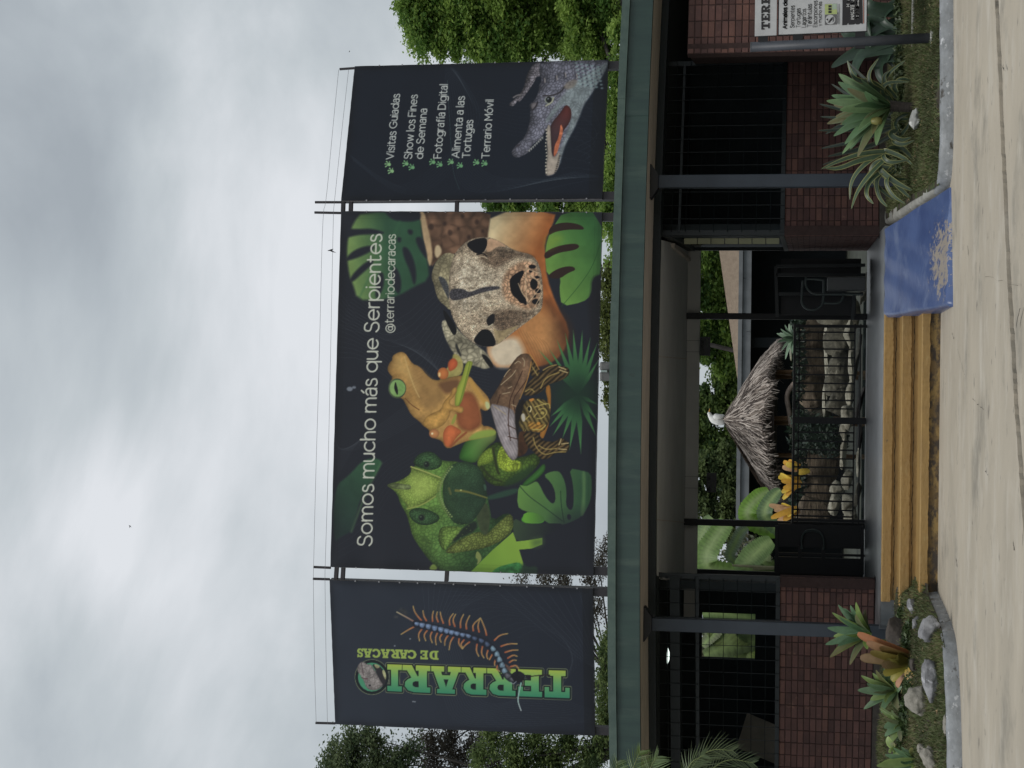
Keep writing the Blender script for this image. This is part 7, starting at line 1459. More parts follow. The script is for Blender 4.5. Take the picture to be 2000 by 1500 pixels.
agave((1795, 1484), 17.6, [(1724, 1489), (1728, 1474), (1745, 1460, -.1), (1782, 1460, -.15), (1812, 1500), (1745, 1502), (1712, 1496), (1760, 1490, -.2), (1766, 1470, -.2), (1790, 1520), (1800, 1450, -.1), (1740, 1515)], 19, 'leftmost green agave, cut by the edge of the picture', (0.085, 0.15, 0.075), (0.15, 0.21, 0.06), AG)
agave((1752, 1462), 17.9, [(1735, 1438, 0, 1.3), (1748, 1452, -.1, 1.2), (1758, 1476, -.1), (1740, 1470)], 16, 'small pale agave between the two leftmost agaves', (0.13, 0.20, 0.07), (0.18, 0.25, 0.07), AG)
agave((1776, 1262), 18.6, [(1750, 1250), (1753, 1262), (1757, 1246), (1764, 1272), (1760, 1255)], 7, 'tiny green rosette in the grass by the dark boulder', (0.085, 0.15, 0.06), None, AG)
# orange bromeliad of the left bed
B0 = on_bed(1778, 1290, zL); d = B0.y; e = empty('bromeliad', tuple(B0), 'large orange-brown bromeliad with broad strap leaves in the left bed', 'plant')
for (a, b, w, c, t, dz) in (((1778, 1280), (1675, 1237), 20, (0.20, 0.085, 0.03), (0.36, 0.13, 0.045), .1), ((1775, 1285), (1693, 1254), 19, (0.19, 0.11, 0.035), (0.30, 0.16, 0.085), 0), ((1772, 1288), (1680, 1284), 22, (0.17, 0.12, 0.035), (0.32, 0.21, 0.13), -.1), ((1770, 1292), (1722, 1300), 20, (0.24, 0.22, 0.03), (0.32, 0.20, 0.13), -.15),
                            ((1772, 1296), (1726, 1318), 19, (0.26, 0.24, 0.035), (0.30, 0.25, 0.05), -.1), ((1772, 1298), (1742, 1330), 17, (0.25, 0.23, 0.03), (0.26, 0.22, 0.04), 0), ((1770, 1290), (1700, 1272), 18, (0.20, 0.17, 0.03), (0.22, 0.16, 0.05), -.2), ((1775, 1282), (1720, 1262), 22, (0.13, 0.10, 0.03), (0.18, 0.10, 0.035), -.22), ((1773, 1300), (1752, 1342), 14, (0.40, 0.20, 0.10), (0.44, 0.24, 0.15), .12), ((1776, 1288), (1735, 1285), 24, (0.15, 0.12, 0.03), (0.22, 0.20, 0.04), -.25)):
    strap(e, a, b, w, d, c, tip=t, bend=.015, dz=dz, prof_=(.8, 1, 1.05, .95, .8, .3))
ribbon([P(1772, 1306, d - .2), P(1775, 1318, d - .25), P(1795, 1335, d - .3), P(1808, 1344, d - .3)], [w * d / F for w in (8, 19, 19, 12)], 'leaf', M_leafw, e, .3, (0.36, 0.27, 0.05), tip=(0.44, 0.24, 0.17))

# right bed: big agave on a trunk
Bq = on_bed(1788, 212, zR); dA = Bq.y
ea = agave((1738, 208), dA, [(1638, 144, .05), (1637, 160, -.05), (1624, 186, .1), (1614, 197, .05), (1615, 242, .1), (1628, 266, .05), (1645, 301, 0), (1675, 307, -.1), (1644, 244, -.1, 1.3), (1678, 255, -.3, 1.3), (1650, 282, -.05), (1669, 210, -.3, 1.35), (1712, 284, -.2), (1690, 178, -.25, 1.2), (1655, 172, -.15), (1640, 215, -.05), (1632, 228, .1), (1690, 232, -.4, 1.2), (1705, 262, -.3, 1.1), (1660, 292, .1), (1628, 205, .15), (1672, 150, .1), (1700, 190, -.35)], 25,
      'large green agave rosette on a short trunk, right of the ramp', (0.085, 0.150, 0.072), (0.115, 0.185, 0.080), None, prof_=(.35, .6, .95, 1, .75, .4, .03))
s = MB(); s.tube([(Bq.x + .01, dA, Bq.z - .05), P(1765, 209, dA), P(1738, 207, dA)], [.05, .052, .06], 10); s.build('trunk', mat('ringed_trunk', (0.075, 0.06, 0.05), .9, var=.5, scale=30, stretch=(.3, .3, 3), bump=.01), ea)
s = MB(); q = P(1712, 236, dA - .3); s.lathe([(.001, -.06), (.035, -.05), (.045, 0), (.03, .05), (.001, .06)], q, 10); s.build('bud', mat('yellow_bud', (0.20, 0.19, 0.05), .5, var=.2), ea, smooth=True)
# striped sword-leaved plants
STR, SED = (0.055, 0.090, 0.050), (0.34, 0.34, 0.12)
def striped(lab, basep, d, paths, w, c=STR, ed=SED, up=None, name='striped_agave'):
    e = empty(name, tuple(P(*basep, d)), lab, 'plant', 'striped sword-leaved plants in the right bed')
    for i, pl in enumerate(paths):
        k = d / F; ww = w * rnd.uniform(.8, 1.15); ribbon([P(a, b, d + rnd.uniform(-.02, .02) + .02 * j * (-1 if i % 2 else 1)) for j, (a, b) in enumerate(pl)], [ww * k * q for q in (.6, 1, 1, .85, .5, .05)], 'leaf', M_leafw, e, .28, c, ed, it=3, up=up)
    return e
striped('striped yellow-edged plant arching over the bed left of the big agave', (1745, 300), dA + .15,
        [[(1738, 290), (1690, 318), (1662, 352), (1660, 390)], [(1742, 300), (1705, 333), (1675, 372), (1663, 408)], [(1745, 325), (1710, 345), (1716, 385), (1733, 404)], [(1742, 330), (1712, 326), (1748, 356), (1786, 374)], [(1750, 335), (1735, 340), (1762, 372), (1780, 388)], [(1730, 300), (1726, 292), (1768, 308), (1786, 326)],
         [(1735, 290), (1760, 286), (1775, 300), (1792, 322)], [(1740, 310), (1722, 300), (1735, 320), (1775, 312)], [(1745, 300), (1680, 312), (1640, 330), (1612, 328)], [(1745, 295), (1690, 298), (1645, 312), (1604, 330)], [(1740, 320), (1720, 340), (1745, 350), (1772, 350)], [(1742, 322), (1700, 350), (1690, 380), (1706, 398)], [(1738, 312), (1705, 318), (1700, 345), (1722, 372), (1748, 392)], [(1746, 330), (1728, 352), (1742, 382), (1768, 398)], [(1744, 318), (1716, 316), (1732, 340), (1764, 362)]], 12)
striped('striped yellow-edged plant under and right of the big agave', (1752, 215), dA + .1,
        [[(1750, 246), (1756, 268), (1772, 250), (1778, 236)], [(1742, 222), (1742, 210), (1756, 204), (1778, 202)], [(1750, 250), (1750, 234), (1776, 232)], [(1752, 200), (1722, 178), (1700, 166), (1696, 142), (1716, 114)], [(1742, 190), (1722, 172), (1736, 142), (1768, 118)], [(1748, 196), (1722, 186), (1728, 160), (1776, 160)], [(1750, 190), (1730, 170), (1726, 148), (1738, 138)],
         [(1752, 254), (1736, 262), (1760, 276), (1780, 268)], [(1750, 236), (1762, 226), (1774, 222)], [(1748, 205), (1712, 160), (1668, 158), (1655, 118)], [(1752, 180), (1745, 168), (1760, 152), (1780, 158)], [(1754, 262), (1742, 276), (1764, 284), (1786, 274)]], 11)
striped('dark upright spear leaves standing behind the big agave', (1735, 260), dA + .45,
        [[(1740, 230), (1680, 200), (1624, 164)], [(1740, 235), (1660, 218), (1600, 203)], [(1740, 238), (1670, 232), (1602, 228)], [(1740, 245), (1670, 254), (1598, 255)], [(1740, 250), (1680, 275), (1604, 290)], [(1745, 262), (1680, 300), (1606, 322)], [(1745, 200), (1700, 165), (1655, 120)], [(1740, 268), (1690, 290), (1616, 306)], [(1740, 240), (1650, 240), (1612, 262)], [(1740, 225), (1690, 190), (1640, 172)]], 9, (0.028, 0.042, 0.034), (0.10, 0.11, 0.06), name='spear_plant')
# broad dark plants behind the sign
striped('dark broad-leaved plant behind the sign post in the right bed', (1768, 60), dA + 1.3,
        [[(1765, 70), (1700, 92), (1655, 112), (1624, 132)], [(1765, 90), (1690, 100), (1672, 128), (1668, 160)], [(1768, 60), (1700, 60), (1660, 20), (1690, -20)], [(1768, 70), (1712, 40), (1690, 40), (1700, 70)], [(1768, 110), (1720, 112), (1716, 150), (1740, 170)], [(1766, 20), (1700, 20), (1690, -10), (1730, -40)], [(1768, 90), (1735, 96), (1728, 120), (1700, 135)], [(1770, 40), (1730, 50), (1698, 70), (1700, 92)], [(1768, 100), (1740, 80), (1722, 96), (1745, 130)], [(1768, 10), (1740, 10), (1718, 40), (1755, 60)], [(1765, 90), (1680, 70), (1640, 60), (1700, 20)]], 24, (0.028, 0.055, 0.034), (0.04, 0.075, 0.045), name='broad_leaved_plant')
leafmass('shrub', [((q := on_bed(1772, py, zR)) + Vector((0, .2, .04)), (.22, .15, .10)) for py in (5, 40, 100, 140, 180, 260, 300)], 3000, .03, (0.02, 0.035, 0.015), (0.07, 0.10, 0.035), 'low dark ground cover at the back of the right bed', 'shrub', 9, 'stuff')
leafmass('shrub', [((q := on_bed(px, py, zL)) + Vector((0, .05, .03)), (.20, .12, .07)) for px, py in ((1770, 1215), (1765, 1320), (1775, 1400), (1770, 1440), (1785, 1340), (1780, 1250), (1775, 1500))], 3200, .028, (0.03, 0.06, 0.018), (0.08, 0.12, 0.04), 'low grassy ground cover round the rocks of the left bed', 'shrub', 10, 'stuff')
# litter: bits of leaf and twig among the grass, too many to count
V = []; Cc = []
for (zf, x0, x1, y0, y1, n_) in ((zR, 1.9, 4.8, 16.6, 19.5, 520), (zL, -4.6, -2.1, 16.6, 20.2, 420)):
    for _ in range(n_):
        x, y = rnd.uniform(x0, x1), rnd.uniform(y0, y1)
        if y < (yfR(x) if zf is zR else yfL(x)) + .12: continue
        z = zf(x, y) + rnd.uniform(.015, .04); a = rnd.uniform(0, 6.28); l_ = rnd.uniform(.012, .035); w = l_ * rnd.uniform(.12, .45); c_, s_ = math.cos(a), math.sin(a)
        V += [(x - l_ * c_, y - l_ * s_, z), (x + w * s_, y - w * c_, z + .008), (x + l_ * c_, y + l_ * s_, z + rnd.uniform(-.006, .012)), (x - w * s_, y + w * c_, z + .006)]; Cc += [np.array(rnd.choice(((.20, .13, .07), (.30, .22, .12), (.10, .07, .045), (.34, .28, .14)))) * rnd.uniform(.7, 1.2)] * 4
tag(link_mesh('leaf_litter', fast_mesh('leaf_litter', np.array(V), np.arange(len(V)).reshape(-1, 4), np.array(Cc)), None, M_leaf), 'scattered brown leaf bits and twigs in the grass of both beds', 'leaf litter', kind='stuff')
# fallen dry leaves
for i, (px, py) in enumerate(((1825, 168), (1770, 152), (1697, 182), (1830, 1412), (1806, 1430), (1834, 1390))):
    z_ = zR if py < 700 else zL; q = on_bed(px, py, z_); s = MB(); a = rnd.uniform(0, 6); L_ = .035
    s.add([(q.x - L_ * math.cos(a), q.y - L_ * math.sin(a), q.z + .012), (q.x + L_ * .4 * math.sin(a), q.y - L_ * .4 * math.cos(a), q.z + .03), (q.x + L_ * math.cos(a), q.y + L_ * math.sin(a), q.z + .014), (q.x - L_ * .4 * math.sin(a), q.y + L_ * .4 * math.cos(a), q.z + .02)], [(0, 1, 2, 3)])
    tag(s.build('dry_leaf', mat('dry_leaf', (0.42, 0.27, 0.15), .8, var=.3)), ('dry leaf on the right bed near the kerb, below the big agave', 'dry leaf on the right bed behind the trunk of the big agave', 'curled pale dry leaf caught high among the big agave leaves', 'dry leaf close to the left kerb below the round boulder', 'dry leaf in the grass between round boulder and leftmost agave', 'dry leaf beside the thin flat stone at the left kerb')[i], 'leaf', 'dry leaves fallen on the ' + ('right' if py < 700 else 'left') + ' bed')

# ================================================================ information sign on two posts
dS = on_bed(1820, 74, zR).y
p_top, p_bot = P(1468, 92, dS), P(1822, 74, dS); sg = empty('information_sign', tuple(p_bot), 'white information board headed with black slab letters on dark round posts', 'sign')
M_sp = mat('charcoal_sign_post', (0.055, 0.062, 0.075), 0.5, var=.25, scale=6)
s = MB(); s.tube([p_bot, p_top], .050, 14); s.build('post', M_sp, sg, smooth=True); s = MB(); s.tube([p_top, p_top + Vector((0, 0, .012))], .051, 14); s.build('cap', mat('post_cap', (0.09, .10, .115), .5, var=.2), sg)
W2 = Vector((1.02, 0.02, 0)); s = MB(); s.tube([p_bot + W2, p_top + W2 + Vector((.1, 0, 0))], .050, 14); s.build('post', M_sp, sg, smooth=True)
s = MB(); s.lathe([(.001, -.06), (.09, -.06), (.085, .02), (.05, .03)], p_bot, 12); s.build('footing', M_kerb2, sg)
SX = lambda px, py: P(px, py, dS - .04)
Wm = .95
def panel(nm, px0, px1, y0, y1, m, off=0.0, thick=.02):
    """px0..px1 top to bottom; left edge at y0 (top) and y1 (bottom); runs on to the right beyond the picture"""
    a = SX(px0, y0); b = SX(px1, y1); s = MB(); f_ = Vector((0, -off, 0)); r_ = Vector((Wm, 0.0, 0))
    v = [b + f_, b + r_ + f_, a + r_ + f_, a + f_]; bk = Vector((0, thick, 0)); s.add(v + [q + bk for q in v], [(0, 1, 2, 3), (0, 4, 5, 1), (1, 5, 6, 2), (2, 6, 7, 3), (3, 7, 4, 0), (7, 6, 5, 4)]); return s.build(nm, m, sg)
M_bdw = mat('weathered_white_board', (0.50, 0.51, 0.52), .5, scale=6, col2=(0.42, .43, .44), spots=[((0.33, .33, .33), 7, .66, .06)])
panel('header_board', 1474, 1516.5, 70.5, 68.5, M_bdw); panel('main_board', 1521, 1692, 67.5, 60, M_bdw); panel('backing', 1519, 1694, 68.5, 60.5, M_black, -.021)
for px in (1490, 1558, 1680):
    a = SX(px, 90); s = MB(); s.box(a.x - .02, dS - .02, a.z - .05, a.x + .18, dS + .01, a.z + .05); s.build('bracket', M_black, sg)
M_ink = mat('sign_ink', (0.018, 0.017, 0.020), .6, var=.2); M_inkg = mat('sign_grey_ink', (0.13, .13, .135), .6, var=.2)
def flat(nm, polys, m, off=.003):
    s = MB()
    for pl in polys: s.add([tuple(SX(a, b) + Vector((0, -off, 0))) for a, b in pl], [tuple(range(len(pl)))])
    return s.build(nm, m, sg)
import mathutils
def slab_word(word, x_top, x_base, y0, adv, m, off=.004, skew=0):
    s = MB()
    for i, ch in enumerate(word):
        o_, h_ = SL[ch]; wch = adv[i] if isinstance(adv, (list, tuple)) else adv; u0 = y0 - sum(adv[:i]) if isinstance(adv, (list, tuple)) else y0 - adv * i
        loops = [o_] + h_; tri = mathutils.geometry.tessellate_polygon([[Vector((q[0], q[1], 0)) for q in l_] for l_ in loops]); fl_ = [q for l_ in loops for q in l_]
        V_ = [tuple(SX(x_base + (x_top - x_base) * q[1], u0 - (wch * .93) * q[0]) + Vector((0, -off, 0))) for q in fl_]; s.add(V_, tri)
    return s.build('lettering', m, sg)
slab_word(['T', 'E', 'R', 'R', 'A', 'R', 'I'], 1487, 1503.5, 58, [16.5, 15.5, 18, 18, 19, 18, 10], M_ink)
a0_ = SX(1495, -58); s = MB()
V_ = [(a0_.x + (q[0]) * .001, 0, 0) for q in [(0, 0)]]
ring = []; 
for r_ in (8.4, 4.2):
    ring.append([tuple(SX(1495.2 + r_ * .98 * math.sin(t), -69 + r_ * math.cos(t)) + Vector((0, -.004, 0))) for t in np.linspace(0, 2 * math.pi, 24, endpoint=False)])
s.add(ring[0] + ring[1], [(i, (i + 1) % 24, 24 + (i + 1) % 24, 24 + i) for i in range(24)]); s.build('lettering', M_ink, sg)
def stext(txt, xb, y0, cap, wid, th, m):
    q = SX(xb, y0) + Vector((0, -.004, 0)); k = dS / F; return stroke_text(sg, txt, (q.x, q.y, q.z), wid * k, cap * k, m, th * k)
stext('Animales de', 1536.5, 56, 7.2, 56, 1.9, M_ink)
for txt, xb, w_ in (('Serpientes', 1551, 42), ('Tortugas', 1562.5, 36.5), ('Lagartos', 1573.5, 35), ('Tarántulas', 1584.5, 44), ('Escorpiones', 1595.5, 50)): stext(txt, xb, 54 - (xb - 1551) * .03, 7.4, w_, 1.0, M_inkg)
stext('y mucho más', 1604, 50.5, 5.6, 46, .85, M_inkg); stext('.', 1604, 3.5, 5.6, .5, .9, M_inkg)
# emblem block: grey square with a round badge, two green fields with three dark bars
flat('emblem', [[(1611, 49), (1634.5, 48), (1634, 28), (1611, 29)]], M_inkg, .004)
M_gr1 = mat('pale_green_print', (0.42, 0.50, 0.20), .6, var=.15, scale=20); M_gr2 = mat('mint_print', (0.36, .45, .35), .6, var=.15, scale=20)
flat('emblem', [[(1611, 28.5), (1635, 27.5), (1634.5, 18), (1611, 19)]], M_gr1, .004); flat('emblem', [[(1611, 19), (1634.5, 18), (1634, 7.5), (1611, 8.5)]], M_gr1, .0045); flat('emblem', [[(1625, 19), (1634.5, 18.3), (1634, 7.5), (1625, 8)]], M_gr2, .005)
flat('emblem', [[(1618, 26 - 5.6 * i), (1624, 25.8 - 5.6 * i), (1624, 21.4 - 5.6 * i), (1618, 21.6 - 5.6 * i)] for i in range(3)], M_ink, .006)
flat('badge', [[(1621.8 + 9.6 * math.sin(t), 38.6 + 9.4 * math.cos(t)) for t in np.linspace(0, 2 * math.pi, 24, endpoint=False)]], M_bdw, .006)
flat('badge_emblem', [[(1616, 44), (1619, 42), (1621, 38), (1626, 33), (1626, 38), (1622, 43), (1620, 45)], [(1613.5, 38), (1617.5, 41), (1617, 36)]], M_ink, .008); flat('badge_emblem', [[(1626, 44), (1629, 41), (1629, 34), (1627, 32), (1626.5, 39)]], M_inkg, .008)
for xb, w_ in ((1636.5, 22), (1639, 40)): 
    q0 = 48 if w_ == 40 else 46; flat('small_print', [[(xb - .9, q0), (xb + .3, q0), (xb + .3, q0 - w_), (xb - .9, q0 - w_)]], M_inkg, .004)
flat('opening_hours_box', [[(1645, 49.5), (1654, 49), (1656.5, 44.5), (1658, 48.5), (1668, 48), (1671, 46), (1672.5, 48), (1678, 47.5), (1681, 45), (1683.5, 47), (1685, 46.5), (1683, -60), (1646, -60)]], M_ink, .004)
M_wi = mat('white_print', (0.55, .55, .54), .6, var=.15, scale=20)
stext2 = lambda t, xb, y0, cap, w_, th: (lambda q: stroke_text(sg, t, (q.x, q.y - .003, q.z), w_ * dS / F, cap * dS / F, M_wi, th * dS / F))(SX(xb, y0) + Vector((0, -.004, 0)))
stext2('Horario', 1658.5, 13, 4.6, 30, 1.3); stext2('MARTES A', 1667.5, 37.5, 5.6, 40, 1.8); stext2('9:00 a.m.', 1676.5, 37.5, 6, 36, 1.8)
flat('red_edge', [[(1686, 46), (1687.5, 45.8), (1687, -60), (1685.5, -60)]], mat('faded_red_print', (0.35, .12, .08), .6, var=.2), .004)

# palm whose fronds reach in at the left edge
pe = empty('palm', (-5.75, 17.9, 0.2), 'feathery pale green palm fronds reaching in at the left edge, before the fascia', 'palm')
s = MB(); s.tube([(-5.75, 17.9, .1), (-5.7, 17.9, 1.3), (-5.6, 17.9, 2.6)], [.09, .08, .07], 10); s.build('trunk', mat('palm_trunk', (0.16, .14, .11), .9, var=.5, scale=14, bump=.01), pe, smooth=True)
def frond(pl, d, ln_, c, n=34, dirx=(0, 0)):
    pts = smooth_path([P(a, b, d) for a, b in pl], 3); s = MB(); s.tube(pts, [.012 * (1 - .8 * i / (len(pts) - 1)) for i in range(len(pts))], 5); s.build('frond_rib', mat('frond_rib', (0.16, .20, .07), .6, var=.2), pe)
    V = []; C_ = []; m_ = len(pts)
    for i in range(n):
        t = i / (n - 1); j = min(m_ - 2, int(t * (m_ - 1))); q = pts[j].lerp(pts[j + 1], t * (m_ - 1) - j); tan = (pts[j + 1] - pts[j]).normalized(); sd_ = tan.cross(Vector((0, -1, 0))).normalized()
        for sg_ in (1, -1):
            l_ = ln_ * math.sin(math.pi * (.12 + .80 * t)) * rnd.uniform(.8, 1.1); dr = (tan * .75 + sd_ * sg_ * .75 + Vector((0, rnd.uniform(-.35, .35), -.25))).normalized(); e_ = q + dr * l_ + Vector((0, 0, -.12 * l_)); m2 = q.lerp(e_, .5) + Vector((0, 0, .03 * l_)); w = .007; n_ = tan * w
            V += [tuple(q - n_), tuple(q + n_), tuple(m2 + n_ * 1.1), tuple(m2 - n_ * 1.1), tuple(m2 - n_ * 1.1), tuple(m2 + n_ * 1.1), tuple(e_ + n_ * .15), tuple(e_ - n_ * .15)]; C_ += [np.array(c) * rnd.uniform(.7, 1.25)] * 8
    me = fast_mesh('leaflets', np.array(V), np.arange(len(V)).reshape(-1, 4), np.array([q for q in C_])); o = link_mesh('leaflets', me, pe, M_leaf); o['kind'] = 'stuff'
frond([(1262, 1640), (1240, 1560), (1232, 1510), (1250, 1468)], 17.6, .26, (0.12, .18, .05)); frond([(1262, 1640), (1210, 1570), (1200, 1520), (1206, 1488)], 17.8, .22, (0.10, .155, .055)); frond([(1290, 1620), (1270, 1550), (1268, 1500), (1284, 1478)], 17.4, .22, (0.12, .18, .07))
frond([(1262, 1640), (1330, 1560), (1350, 1495), (1385, 1462), (1430, 1466)], 17.5, .27, (0.10, .135, .06)); frond([(1262, 1640), (1340, 1580), (1380, 1510), (1420, 1480), (1470, 1490)], 17.7, .27, (0.075, .11, .05))
frond([(1262, 1640), (1320, 1590), (1340, 1530), (1345, 1490), (1375, 1475)], 17.3, .24, (0.09, .13, .055))
# ================================================================ trees: trunk, limbs and a crown of many small leaves
M_bark = mat('bark', (0.060, 0.052, 0.045), .95, scale=6, col2=(0.028, 0.025, 0.023), bump=.02, bscale=14, stretch=(1, 1, .4))
M_fol = mat('tree_foliage', None, 0.6, attr=True, trans=0.5, spec=.3)
def tree(lab, base, clumps, seed, n, leaf, c1, c2, trunk_r=.35, group='trees behind the building', fork=None, twig=0, lsz=.42, hollow=.45, flat=1.0, name='tree'):
    """clumps: (px, py, depth, radius in photograph pixels[, squash]); n leaves in all, more in the bigger clumps"""
    r = np.random.default_rng(seed); rr_ = random.Random(seed); C0 = []
    for q in clumps:
        c = P(q[0], q[1], q[2]); R = q[3] * q[2] / F * .9; C0.append((np.array(c), R, q[4] if len(q) > 4 else .75))
    base = Vector(base); e = empty(name, tuple(base), lab, 'tree', group)
    fk = Vector(fork) if fork is not None else base.lerp(Vector(np.mean([c for c, _, _ in C0], 0)), .55)
    s = MB(); s.tube(smooth_path([base, base.lerp(fk, .5) + Vector((rr_.uniform(-.3, .3), 0, 0)), fk]), [trunk_r * (1 - .35 * i / 9) for i in range(10)][:len(smooth_path([base] * 3))], 10)
    nb = 0
    for c, R, sq in C0:
        c_ = Vector(c); m1 = fk.lerp(c_, .45) + Vector((rr_.uniform(-.5, .5), rr_.uniform(-.4, .4), rr_.uniform(.0, .7))) ; pth = smooth_path([fk, m1, c_], 2); k = len(pth); r0 = trunk_r * rr_.uniform(.12, .26)
        s.tube(pth, [r0 * (1 - .85 * i / (k - 1)) for i in range(k)], 6)
        for _ in range(2 + twig):
            d = Vector((rr_.gauss(0, 1), rr_.gauss(0, 1), rr_.gauss(.1, .8))).normalized(); a = pth[rr_.randint(k // 2, k - 1)]; s.tube(smooth_path([a, a.lerp(c_ + d * R * .8, .5) + Vector((0, 0, .12 * R)), c_ + d * R * (.9 + .2 * (twig > 0))], 1), [r0 * .22, r0 * .16, r0 * .10, r0 * .05], 4)
    s.build('trunk', M_bark, e, smooth=True)
    V = []; CC = []; tot = sum(R ** 1.8 for _, R, _ in C0)
    for c, R, sq in C0:
        m_ = int(n * R ** 1.8 / tot)
        # sub-clumps on the shell of each clump give the lumpy, layered look with gaps between
        ns = max(8, int(12 + 26 * R * R)); u = r.normal(size=(ns, 3)); u /= np.linalg.norm(u, axis=1)[:, None]; u *= (r.uniform(hollow * .6, 1, ns) ** .8)[:, None]; sc = c + u * R * np.array((1, 1, sq)); sr = (.12 + .15 * R) * r.uniform(.6, 1.3, ns) * lsz / .32; tone = r.uniform(0, 1, ns)
        k = r.integers(0, ns, m_); w = r.normal(size=(m_, 3)) * .62; w[:, 2] *= .5 * flat; ax = r.normal(size=(ns, 3)); ax[:, 2] *= .35; ax /= np.linalg.norm(ax, axis=1)[:, None]; w = w + ax[k] * (r.uniform(-1.5, 1.5, m_))[:, None]; w[:, 2] -= .25 * (w[:, 0] ** 2 + w[:, 1] ** 2) * .5; p_ = sc[k] + w * sr[k][:, None]
        a = r.normal(size=(m_, 3)); a[:, 2] *= .5; a /= np.linalg.norm(a, axis=1)[:, None]; b = np.cross(a, r.normal(size=(m_, 3))); b /= np.linalg.norm(b, axis=1)[:, None]; sz = leaf * r.uniform(.6, 1.35, m_)[:, None]
        V.append(np.stack([p_ - a * sz, p_ + b * sz * .5, p_ + a * sz, p_ - b * sz * .5], 1).reshape(-1, 3)); t = np.clip((tone[k] * 1.5 - .35) * .75 + r.uniform(0, .35, m_), 0, 1)[:, None]; CC.append(np.repeat(np.array(c1) * (1 - t) + np.array(c2) * t, 4, 0))
    V = np.concatenate(V); CC = np.concatenate(CC); me = fast_mesh('crown', V, np.arange(len(V)).reshape(-1, 4), CC); link_mesh('crown', me, e, M_fol); return e
def scat(seed, n, x0, x1, y0, y1, d0, d1, r0, r1):
    r = random.Random(seed); return [(r.uniform(x0, x1), r.uniform(y0, y1), r.uniform(d0, d1), r.uniform(r0, r1)) for _ in range(n)]
# great bright tree at the upper right
D = 40
cl = [(1125, 70, D, 40), (1150, 50, D + 1, 44), (1120, 5, D, 40), (1165, 95, D + 1, 34), (1090, 60, D + 1, 46), (800, 40, D, 42), (815, -20, D, 48), (800, -80, D, 60), (838, 88, D, 34), (850, 30, D, 50), (880, 75, D, 42), (900, 10, D, 50), (935, 90, D, 42), (930, 40, D, 48), (960, -20, D, 60), (985, 70, D, 46), (1010, 20, D + 1, 50), (1030, 90, D, 40), (1060, 40, D + 1, 50), (1085, -20, D + 2, 55), (1110, 30, D + 2, 46), (1150, 85, D, 34), (1180, 20, D, 34),
      (1205, 60, D - 1, 22), (1200, 140, D - 1, 24), (1205, 190, D - 1, 26), (1200, 240, D - 1, 26), (1205, 290, D - 1, 24), (1200, 340, D - 1, 26), (1190, 400, D - 1, 30), (1195, 450, D - 1, 26), (1205, 500, D - 1, 18), (955, 150, D + 1, 30), (960, 385, D + 1, 24), (990, 398, D + 1, 26), (1020, 380, D + 1, 30), (1070, 395, D + 1, 34), (1120, 390, D + 1, 34), (1160, 395, D + 1, 30), (1010, 200, D + 2, 50), (1080, 260, D + 2, 60), (1130, 320, D + 2, 50), (870, -60, D, 70), (1000, -120, D, 80), (940, 160, D + 2, 40)]
tree('great spreading bright green tree behind the right billboard', (7.2, 42, 0), cl, 21, 230000, .050, (0.09, 0.185, 0.038), (0.34, 0.48, 0.11), .55, fork=P(1180, 20, 42), lsz=.40, hollow=.55)
# grey-green trees at the left edge, loose crowns
tree('grey-green loose-leaved tree left of the left billboard', (-6.5, 44, 0), [(655, 1475, 44, 26), (685, 1455, 44, 30), (715, 1440, 44, 24), (690, 1500, 44, 42), (740, 1490, 44, 36), (640, 1500, 44, 26), (730, 1455, 44, 20), (770, 1500, 44, 34), (800, 1470, 44, 22), (660, 1540, 44, 50), (745, 1550, 44, 55)], 22, 21000, .046, (0.07, 0.11, 0.055), (0.21, 0.26, 0.13), .2, fork=P(1050, 1540, 44), lsz=.50, twig=2)
tree('brownish fine-twigged tree behind the lower left billboard edge', (-5.4, 46, 0), [(830, 1450, 46, 30), (860, 1470, 46, 34), (880, 1440, 46, 26), (900, 1490, 46, 36), (840, 1500, 46, 30), (930, 1455, 46, 30), (960, 1490, 46, 36), (1150, 1130, 46, 20), (1100, 1132, 46, 22), (1060, 1130, 46, 20), (1020, 1133, 46, 14), (1170, 1100, 46, 16), (1180, 1070, 46, 16), (1165, 1190, 46, 18)], 23, 17000, .036, (0.075, 0.065, 0.055), (0.13, 0.12, 0.09), .22, twig=4, lsz=.5, fork=P(1200, 1330, 46))
tree('dark green bushy tree showing under the left billboard', (-4.9, 43, 0), [(960, 1440, 43, 24), (1000, 1480, 43, 36), (1040, 1445, 43, 22), (1070, 1490, 43, 36), (1110, 1450, 43, 28), (1150, 1480, 43, 34), (1175, 1440, 43, 22), (1175, 1400, 43, 20), (1178, 1360, 43, 20), (1182, 1320, 43, 18), (1180, 1280, 43, 20), (1185, 1250, 43, 14), (1010, 1510, 43, 40), (935, 1480, 43, 20)], 24, 25000, .046, (0.06, 0.10, 0.04), (0.23, 0.30, 0.10), .2, twig=1, lsz=.5, fork=P(1260, 1430, 43))
tree('small star-leaved tree peeking under the middle billboard', (.4, 53, 0), [(1185, 560, 53, 17), (1180, 600, 53, 19), (1188, 640, 53, 17), (1185, 680, 53, 19), (1190, 740, 53, 16), (1188, 775, 53, 12), (1190, 530, 53, 16), (1178, 650, 53, 12), (1200, 700, 53, 20), (1215, 620, 53, 26), (1215, 560, 53, 26)], 25, 11000, .06, (0.06, 0.08, 0.025), (0.20, 0.24, 0.07), .09, fork=P(1290, 650, 53), lsz=.5)
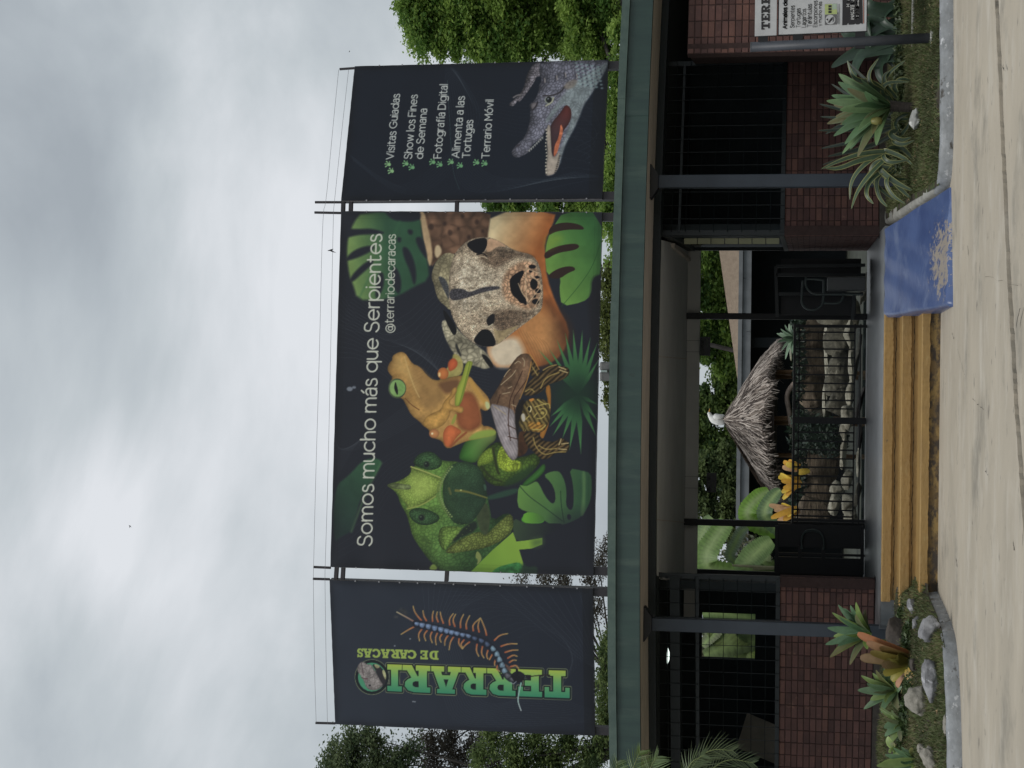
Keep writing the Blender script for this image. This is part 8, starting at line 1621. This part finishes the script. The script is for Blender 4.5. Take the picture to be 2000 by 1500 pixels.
# trees over the courtyard seen under the porch ceiling
yy = 54
def band(lab, x, clumps, seed, n, c1, c2, d): tree(lab, (x, d, 0), clumps, seed, n, .075, c1, c2, .32, 'trees beyond the courtyard', lsz=.38, hollow=.3, fork=(x, d, 2.4))
band('dark green tree beyond the courtyard, left part of the view under the ceiling', -4.6, [(1372, 1080, 54, 20), (1385, 1050, 54, 20), (1410, 1010, 54, 26), (1380, 985, 54, 22), (1420, 965, 54, 24), (1395, 935, 54, 22), (1430, 1040, 54, 24), (1375, 915, 54, 22), (1410, 900, 54, 24), (1345, 960, 54, 26), (1345, 1040, 54, 26), (1430, 925, 54, 20)], 31, 30000, (0.055, 0.09, 0.04), (0.20, 0.26, 0.10), 54)
band('bright green tree beyond the courtyard above the thatched hut', -1.2, [(1375, 890, 56, 22), (1390, 860, 56, 18), (1412, 870, 56, 24), (1375, 820, 56, 22), (1430, 850, 56, 24), (1400, 790, 56, 24), (1425, 800, 56, 22), (1375, 775, 56, 18), (1350, 850, 56, 26), (1435, 760, 56, 22), (1405, 745, 56, 22), (1345, 790, 56, 24)], 32, 30000, (0.06, 0.11, 0.04), (0.24, 0.34, 0.09), 56)
band('yellow-green tree beyond the courtyard, right part of the view under the ceiling', 2.6, [(1380, 690, 55, 22), (1378, 640, 55, 26), (1405, 670, 55, 24), (1400, 620, 55, 26), (1375, 580, 55, 24), (1400, 560, 55, 26), (1420, 640, 55, 22), (1430, 700, 55, 22), (1385, 525, 55, 24), (1375, 495, 55, 24), (1400, 505, 55, 26), (1345, 560, 55, 30), (1345, 660, 55, 30), (1428, 590, 55, 24), (1410, 715, 55, 16)], 33, 44000, (0.07, 0.14, 0.035), (0.29, 0.43, 0.09), 55)
band('far dark tree filling the gap behind the courtyard trees', .6, [(1440, 640, 62, 26), (1440, 720, 62, 26), (1440, 820, 62, 24), (1440, 900, 62, 24), (1440, 980, 62, 24), (1440, 1060, 62, 24), (1425, 560, 62, 24), (1415, 500, 62, 24), (1420, 780, 62, 22), (1415, 930, 62, 20)], 34, 30000, (0.04, 0.065, 0.035), (0.10, 0.135, 0.06), 62)
